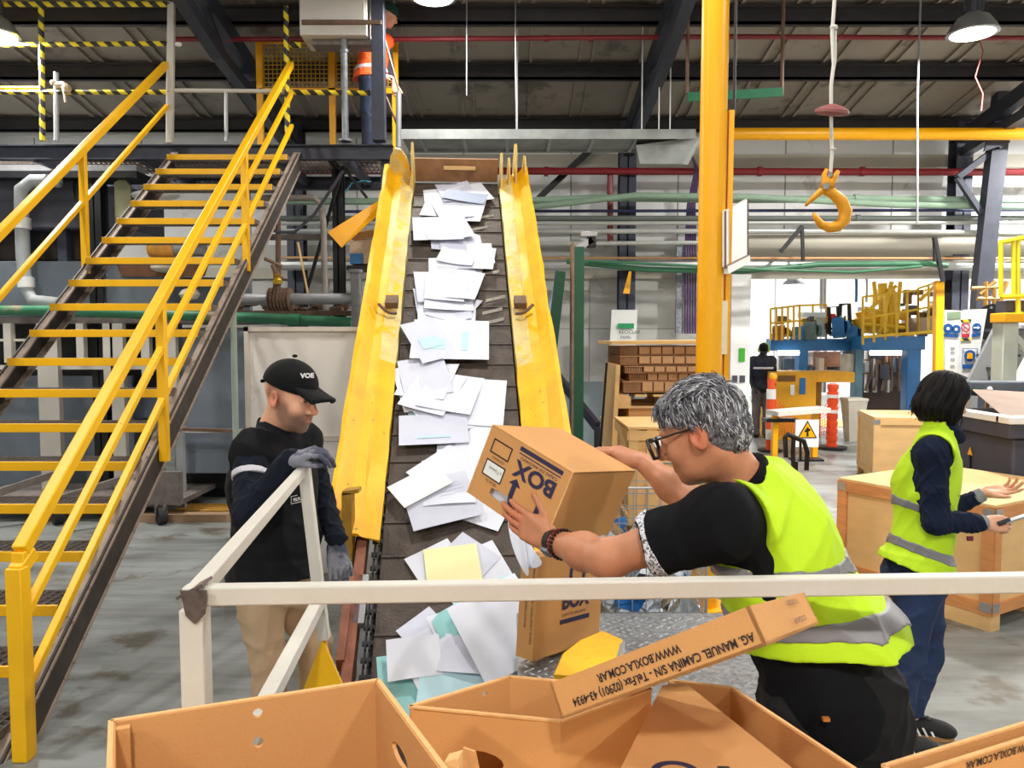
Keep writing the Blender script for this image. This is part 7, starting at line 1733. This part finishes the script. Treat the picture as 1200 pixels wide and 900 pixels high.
S.build('body', SKIN, wom, .0045, [(P(0, .1, -.06), ((.022, .02, .01), B), (.75, .4, .4), .5), (P(.033, .098, .01), ((.014, .012, .007), B), (.1, .1, .1), .3)])
HD = mat('dark_brown_hair', (14, 9, 10), .6, 0, .4, 50, spec=.2, chip=(40, 26, 26), chip_amt=.2, chip_scale=30, bump=.3, bscale=160)
S = Sdf(); S.ell(P(0, -.02, .035), V3(.094, .112, .098), B, .02); S.ell(P(0, -.055, -.045), V3(.095, .085, .085), B, .04); S.ell(P(.055, .0, -.045), V3(.045, .055, .085), B, .03); S.ell(P(-.055, .0, -.045), V3(.045, .055, .085), B, .03)
S.ell(P(0, .130, -.03), V3(.085, .095, .1), B, .02, 1); S.cut(P(0, -.05, -.125), B@V3(0, .15, -1))
B_w, hc_w = B, np.array(hc)
def hfn(X):
    q = (X-hc_w)@B_w; a = np.arctan2(q[:, 0], q[:, 1]+.01); return .005*(np.sin(a*16+2*np.sin(q[:, 2]*25))*.6+np.sin(a*37+q[:, 2]*30)*.35+np.sin(q[:, 2]*60+a*4)*.2)
S.fn = hfn; hair = S.build('hair', HD, wom, .004, smooth_it=1)
mb = MB(); rg = np.random.default_rng(6)
for i in range(520):
    th = rg.uniform(-2.7, 2.7)+math.pi; d = V3(math.sin(th), math.cos(th), 0); z0 = rg.uniform(-.06, .1); rr_ = .1-.25*max(0, z0-.03)
    a = V3(d[0]*rr_*.93, d[1]*rr_*1.1-.02, z0); L = rg.uniform(.04, .09); w = rg.normal(0, .006, 2)
    if a[1] > .045: continue
    mb.tube([P(*a), P(a[0]*1.04+w[0], a[1]*1.04+w[1], z0-L*.5), P(a[0]*.98+w[0]*2, a[1]*.98, z0-L)], [.002, .0022, .0005], 4, caps=False)
part('hair_locks', mb, HD, hair, smooth=True)
NV = mat('navy_sweater', (15, 27, 50), .9, 0, .25, 5, bump=.2, bscale=110, spec=.25)
S = Sdf(); torso(S, J, .014, 0); S.cap(J['shR'], J['elR'], .064, .056, .04); S.cap(J['elR'], J['wrR']-nrm(J['wrR']-J['elR'])*.05, .054, .044, .03); S.cap(J['shL'], J['elL'], .062, .054, .04); S.cap(J['elL'], J['wrL']-nrm(J['wrL']-J['elL'])*.06, .05, .04, .03)
S.ell(J['neck']+V3(.02, 0, .0), (.075, .08, .05), None, .02); S.cut(J['pel']-V3(0, 0, .09), (0, 0, -1)); S.fn = folds(.010, 62, 12); S.build('sweater', NV, wom, .0055)
S = Sdf(); nk = J['neck']; S.cap(nk+V3(.03, .0, -.02), nk+V3(.075, -.02, -.03), .05, .03, .03); S.fn = folds(.004, 40, 3); S.build('collar_point', NV, wom, .005)
CF = mat('grey_knit_cuff', (140, 142, 146), .9, 0, .2, 30, bump=.4, bscale=200)
for w_, e_ in (('wrR', 'elR'), ('wrL', 'elL')):
    d = nrm(J[w_]-J[e_]); S = Sdf(); S.fcone(J[w_]-d*.055, J[w_]-d*.008, .038, .034, .01); S.build('cuff', CF, wom, .004)
up_w = nrm(J['neck']-J['pel']); Bw = J['B']
WHEM = px(1060, 664, 3.5); WAX = nrm(up_w+V3(.17, 0, 0))
def vest2(g):
    S = Sdf(); torso(S, J, .03+g, .0, skirt=.16); S.ell(J['pel']-up_w*.06, V3(.19, .165, .13)+g, Bw, .06); S.fn = folds(.010, 16, 31); r_, f_ = Bw[:, 0], Bw[:, 1]
    S.cap(J['shR']+r_*.02, J['shR']+r_*.25, .085, .13, .01, 1); S.cap(J['shR']+r_*.06-f_*.02, J['shR']+r_*.1-up_w*.16-f_*.03, .085, .08, .02, 1)
    S.cap(J['shR']+r_*.05-f_*.07, J['shR']+r_*.06-f_*.08-up_w*.15, .085, .075, .02, 1)
    S.cap(J['shL']-r_*.04+f_*.03, J['shL']-r_*.25+f_*.03, .07, .09, .01, 1)
    S.cap(J['neck']-up_w*.0+f_*.02, hc, .07, .08, .01, 1); S.ell(J['neck']+f_*.13, (.07, .12, .17), None, .02, 1)
    S.cut(WHEM, -WAX); return S
vest = vest2(0).build('vest', HV_, wom, .0055)
for a0, a1 in ((.075, .122), (.255, .30)):
    S = vest2(.004); ax = WAX; p0 = WHEM; S.cut(p0+ax*a0, -ax); S.cut(p0+ax*a1, ax); S.build('reflective_strip', HVS, vest, .0045)
part('vest_label', MB().b2(px(1134, 634, 3.4), px(1141, 629, 3.4)+V3(0, .01, 0)), mat('maroon_label', (110, 20, 50), .6), vest)
JN = mat('blue_denim', (24, 44, 80), .85, 0, .25, 8, chip=(70, 104, 150), chip_amt=.2, chip_scale=5, bump=.2, bscale=240)
S = Sdf(); legs(S, J, .010, flare=-.0); S.ell(J['pel']-V3(0, 0, .03), (.15, .16, .15), None, .06); S.fn = folds(.009, 32, 14); S.cut((0, 0, .1), (0, 0, -1)); S.build('jeans', JN, wom, .006)
GUM = mat('gum_sole', (170, 124, 70), .6)
shoe('shoe', wom, J['anL'], (1, -.22, 0), mat('black_suede', (26, 26, 28), .8), GUM, 1.05, stripes=WHT)
shoe('shoe', wom, J['anR'], (.9, .1, 0), MATS['black_suede'], GUM, 1.05, stripes=WHT)
# the scraper she holds
q = J['wrR']+V3(.07, -.02, .01); tl = thing('hand_tool', 'thin grey metal tool held in the right hand of the woman', 'tool', q)
part('blade', MB().obox(q+V3(0, -.01, 0), V3(.16, .0, .055), V3(0, .03, 0), V3(.002, 0, -.008)), GAL, tl)
part('grip', MB().cyl(q-V3(.03, -.0, .01), q+V3(.02, .0, .01), .011, n=10), BLACKP, tl)

# ------------------------------------------------------------------ 4. worker on the upper walkway, mostly behind the post
YW = 8.75
J = dict(pel=px(435, 88, YW), chest=px(438, 62, YW), neck=px(441, 42, YW), shR=px(430, 50, YW-.12), shL=px(453, 50, YW+.12), elR=px(434, 78, YW-.1), wrR=px(450, 88, YW-.15), elL=px(456, 78, YW+.1), wrL=px(462, 98, YW), hipR=px(431, 95, YW-.08), hipL=px(440, 95, YW+.08), w=1.0)
for sd, o_ in (('R', -.08), ('L', .08)): J['kn'+sd] = V3(J['pel'][0]+o_*.3, YW+o_, PZ+.5); J['an'+sd] = V3(J['pel'][0]+o_*.3, YW+o_, PZ+.09)
wk = thing('person', 'worker in dark green cap, orange vest and navy trousers standing on the upper walkway', 'person', (J['pel'][0], YW, PZ))
S = Sdf(); hc = px(455, 19, YW); P, B = head(S, hc, nrm((.85, -.1, -.45)), (.2, 0, 1), 1.0, J['neck']); torso(S, J, -.01); legs(S, J, -.006)
limb(S, J['shR'], J['elR'], J['wrR'], .045, .036, .026); limb(S, J['shL'], J['elL'], J['wrL'], .045, .036, .026)
hand(S, J['wrL'], (.2, -.1, -1), (0, -1, 0), -1); hand(S, J['wrR'], (1, -.2, -.3), (0, -.3, 1), 1)
S.build('body', SKIN, wk, .007, [(P(0, -.05, .05), ((.09, .08, .09), B), (.1, .08, .08), .3)])
S = Sdf(); S.ell(P(0, -.012, .05), V3(.088, .108, .09), B, .01); S.cut(P(0, 0, .035), -(B@nrm(V3(0, .1, 1)))); 
for i in range(5): a = -.8+i*.4; S.cap(P(math.sin(a)*.06, .06, .05), P(math.sin(a)*.05, .155, .03), .006, .004, .02)
S.build('cap', mat('dark_green_cap', (22, 62, 52), .8), wk, .006)
S = Sdf(); torso(S, J, .014); limb(S, J['shR'], J['elR'], J['wrR'], .06, .052, .04); limb(S, J['shL'], J['elL'], J['wrL'], .06, .052, .04); S.cut(J['pel']-V3(0, 0, .05), (0, 0, -1)); S.build('jumper', mat('dark_grey_jumper', (40, 42, 52), .85), wk, .008)
S = Sdf(); torso(S, J, .03, skirt=.1); S.fn = folds(.008, 20, 3); S.cap(J['shR'], J['shR']+V3(0, -.3, 0), .09, .12, .01, 1); S.cut(J['pel']-V3(0, 0, .06), (0, 0, -1)); v_ = S.build('vest', mat('orange_hi_vis', (245, 96, 36), .7, 0, .08), wk, .007)
S = Sdf(); torso(S, J, .034, skirt=.1); S.fn = folds(.008, 20, 3); S.cut(J['pel']+V3(0, 0, .07), (0, 0, 1)); S.cut(J['pel']+V3(0, 0, .02), (0, 0, -1)); S.build('reflective_strip', MATS['reflective_silver'], v_, .006)
S = Sdf(); legs(S, J, .02, flare=.02); S.ell(J['pel'], (.15, .15, .14), None, .05); S.fn = folds(.01, 24, 8); S.cut((0, 0, PZ+.05), (0, 0, -1)); S.build('trousers', mat('navy_work_trousers', (20, 32, 56), .85, 0, .2), wk, .008)
for sd in 'RL': shoe('shoe', wk, J['an'+sd], (1, 0, 0), BLK, RUB, z0=PZ-.01)

# ------------------------------------------------------------------ 5. worker far away by the safety pole
YW = 14.3; b = pxz(893, 500, 0)*0+px(893, 440, YW)*V3(1, 1, 0); zc = lambda y: px(893, y, YW)[2]
J = dict(pel=V3(b[0], YW, .98), chest=V3(b[0]-.0, YW, 1.25), neck=V3(b[0], YW, 1.5), shR=V3(b[0]+.17, YW-.02, 1.44), shL=V3(b[0]-.17, YW-.02, 1.44), elR=V3(b[0]+.22, YW-.02, 1.17), wrR=V3(b[0]+.12, YW-.2, 1.05), elL=V3(b[0]-.23, YW, 1.17), wrL=V3(b[0]-.2, YW-.12, .97), hipR=V3(b[0]+.09, YW, .93), hipL=V3(b[0]-.09, YW, .93), knR=V3(b[0]+.1, YW, .5), knL=V3(b[0]-.1, YW, .5), anR=V3(b[0]+.1, YW, .09), anL=V3(b[0]-.1, YW, .09))
fw = thing('person', 'distant worker in dark jacket and lime ear defenders beside the safety pole', 'person', b)
S = Sdf(); hc = V3(b[0]+.02, YW, 1.64); P, B = head(S, hc, (.5, .8, -.2), (0, 0, 1), 1.0, J['neck']); torso(S, J, -.01); legs(S, J); limb(S, J['shR'], J['elR'], J['wrR'], .045, .036, .026); limb(S, J['shL'], J['elL'], J['wrL'], .045, .036, .026); hand(S, J['wrR'], (0, -1, 0), (0, 0, 1), 1); hand(S, J['wrL'], (0, -.6, -.8), (-1, 0, 0), -1)
S.build('body', SKIN, fw, .009)
S = Sdf(); S.ell(P(0, -.02, .04), V3(.085, .105, .095), B, .01); S.ell(P(0, .11, -.03), V3(.08, .07, .08), B, .01, 1); S.build('hair', HD, fw, .008)
part('ear_defenders', MB().sph(P(.09, 0, 0), .04, 10, (.6, 1, 1.2)).sph(P(-.09, 0, 0), .04, 10, (.6, 1, 1.2)).tube([P(-.09, 0, .03), P(-.07, 0, .11), P(0, 0, .145), P(.07, 0, .11), P(.09, 0, .03)], .012, 6), mat('lime_plastic', (170, 225, 50), .5), fw)
S = Sdf(); torso(S, J, .03, skirt=.05); limb(S, J['shR'], J['elR'], J['wrR'], .066, .056, .045); limb(S, J['shL'], J['elL'], J['wrL'], .066, .056, .045); S.fn = folds(.01, 22, 5); S.build('jacket', mat('dark_navy_jacket', (24, 28, 42), .85), fw, .009)
S = Sdf(); torso(S, J, .035); S.cut((0, 0, 1.33), (0, 0, 1)); S.cut((0, 0, 1.29), (0, 0, -1)); S.build('reflective_band', MATS['reflective_silver'], fw, .008)
S = Sdf(); legs(S, J, .02, flare=.02); S.ell(J['pel'], (.17, .14, .14), None, .05); S.fn = folds(.01, 24, 8); S.cut((0, 0, .05), (0, 0, -1)); S.build('trousers', mat('grey_brown_trousers', (96, 86, 88), .85), fw, .01)
for sd in 'RL': shoe('shoe', fw, J['an'+sd], (.5, .8, 0), BLK, RUB)
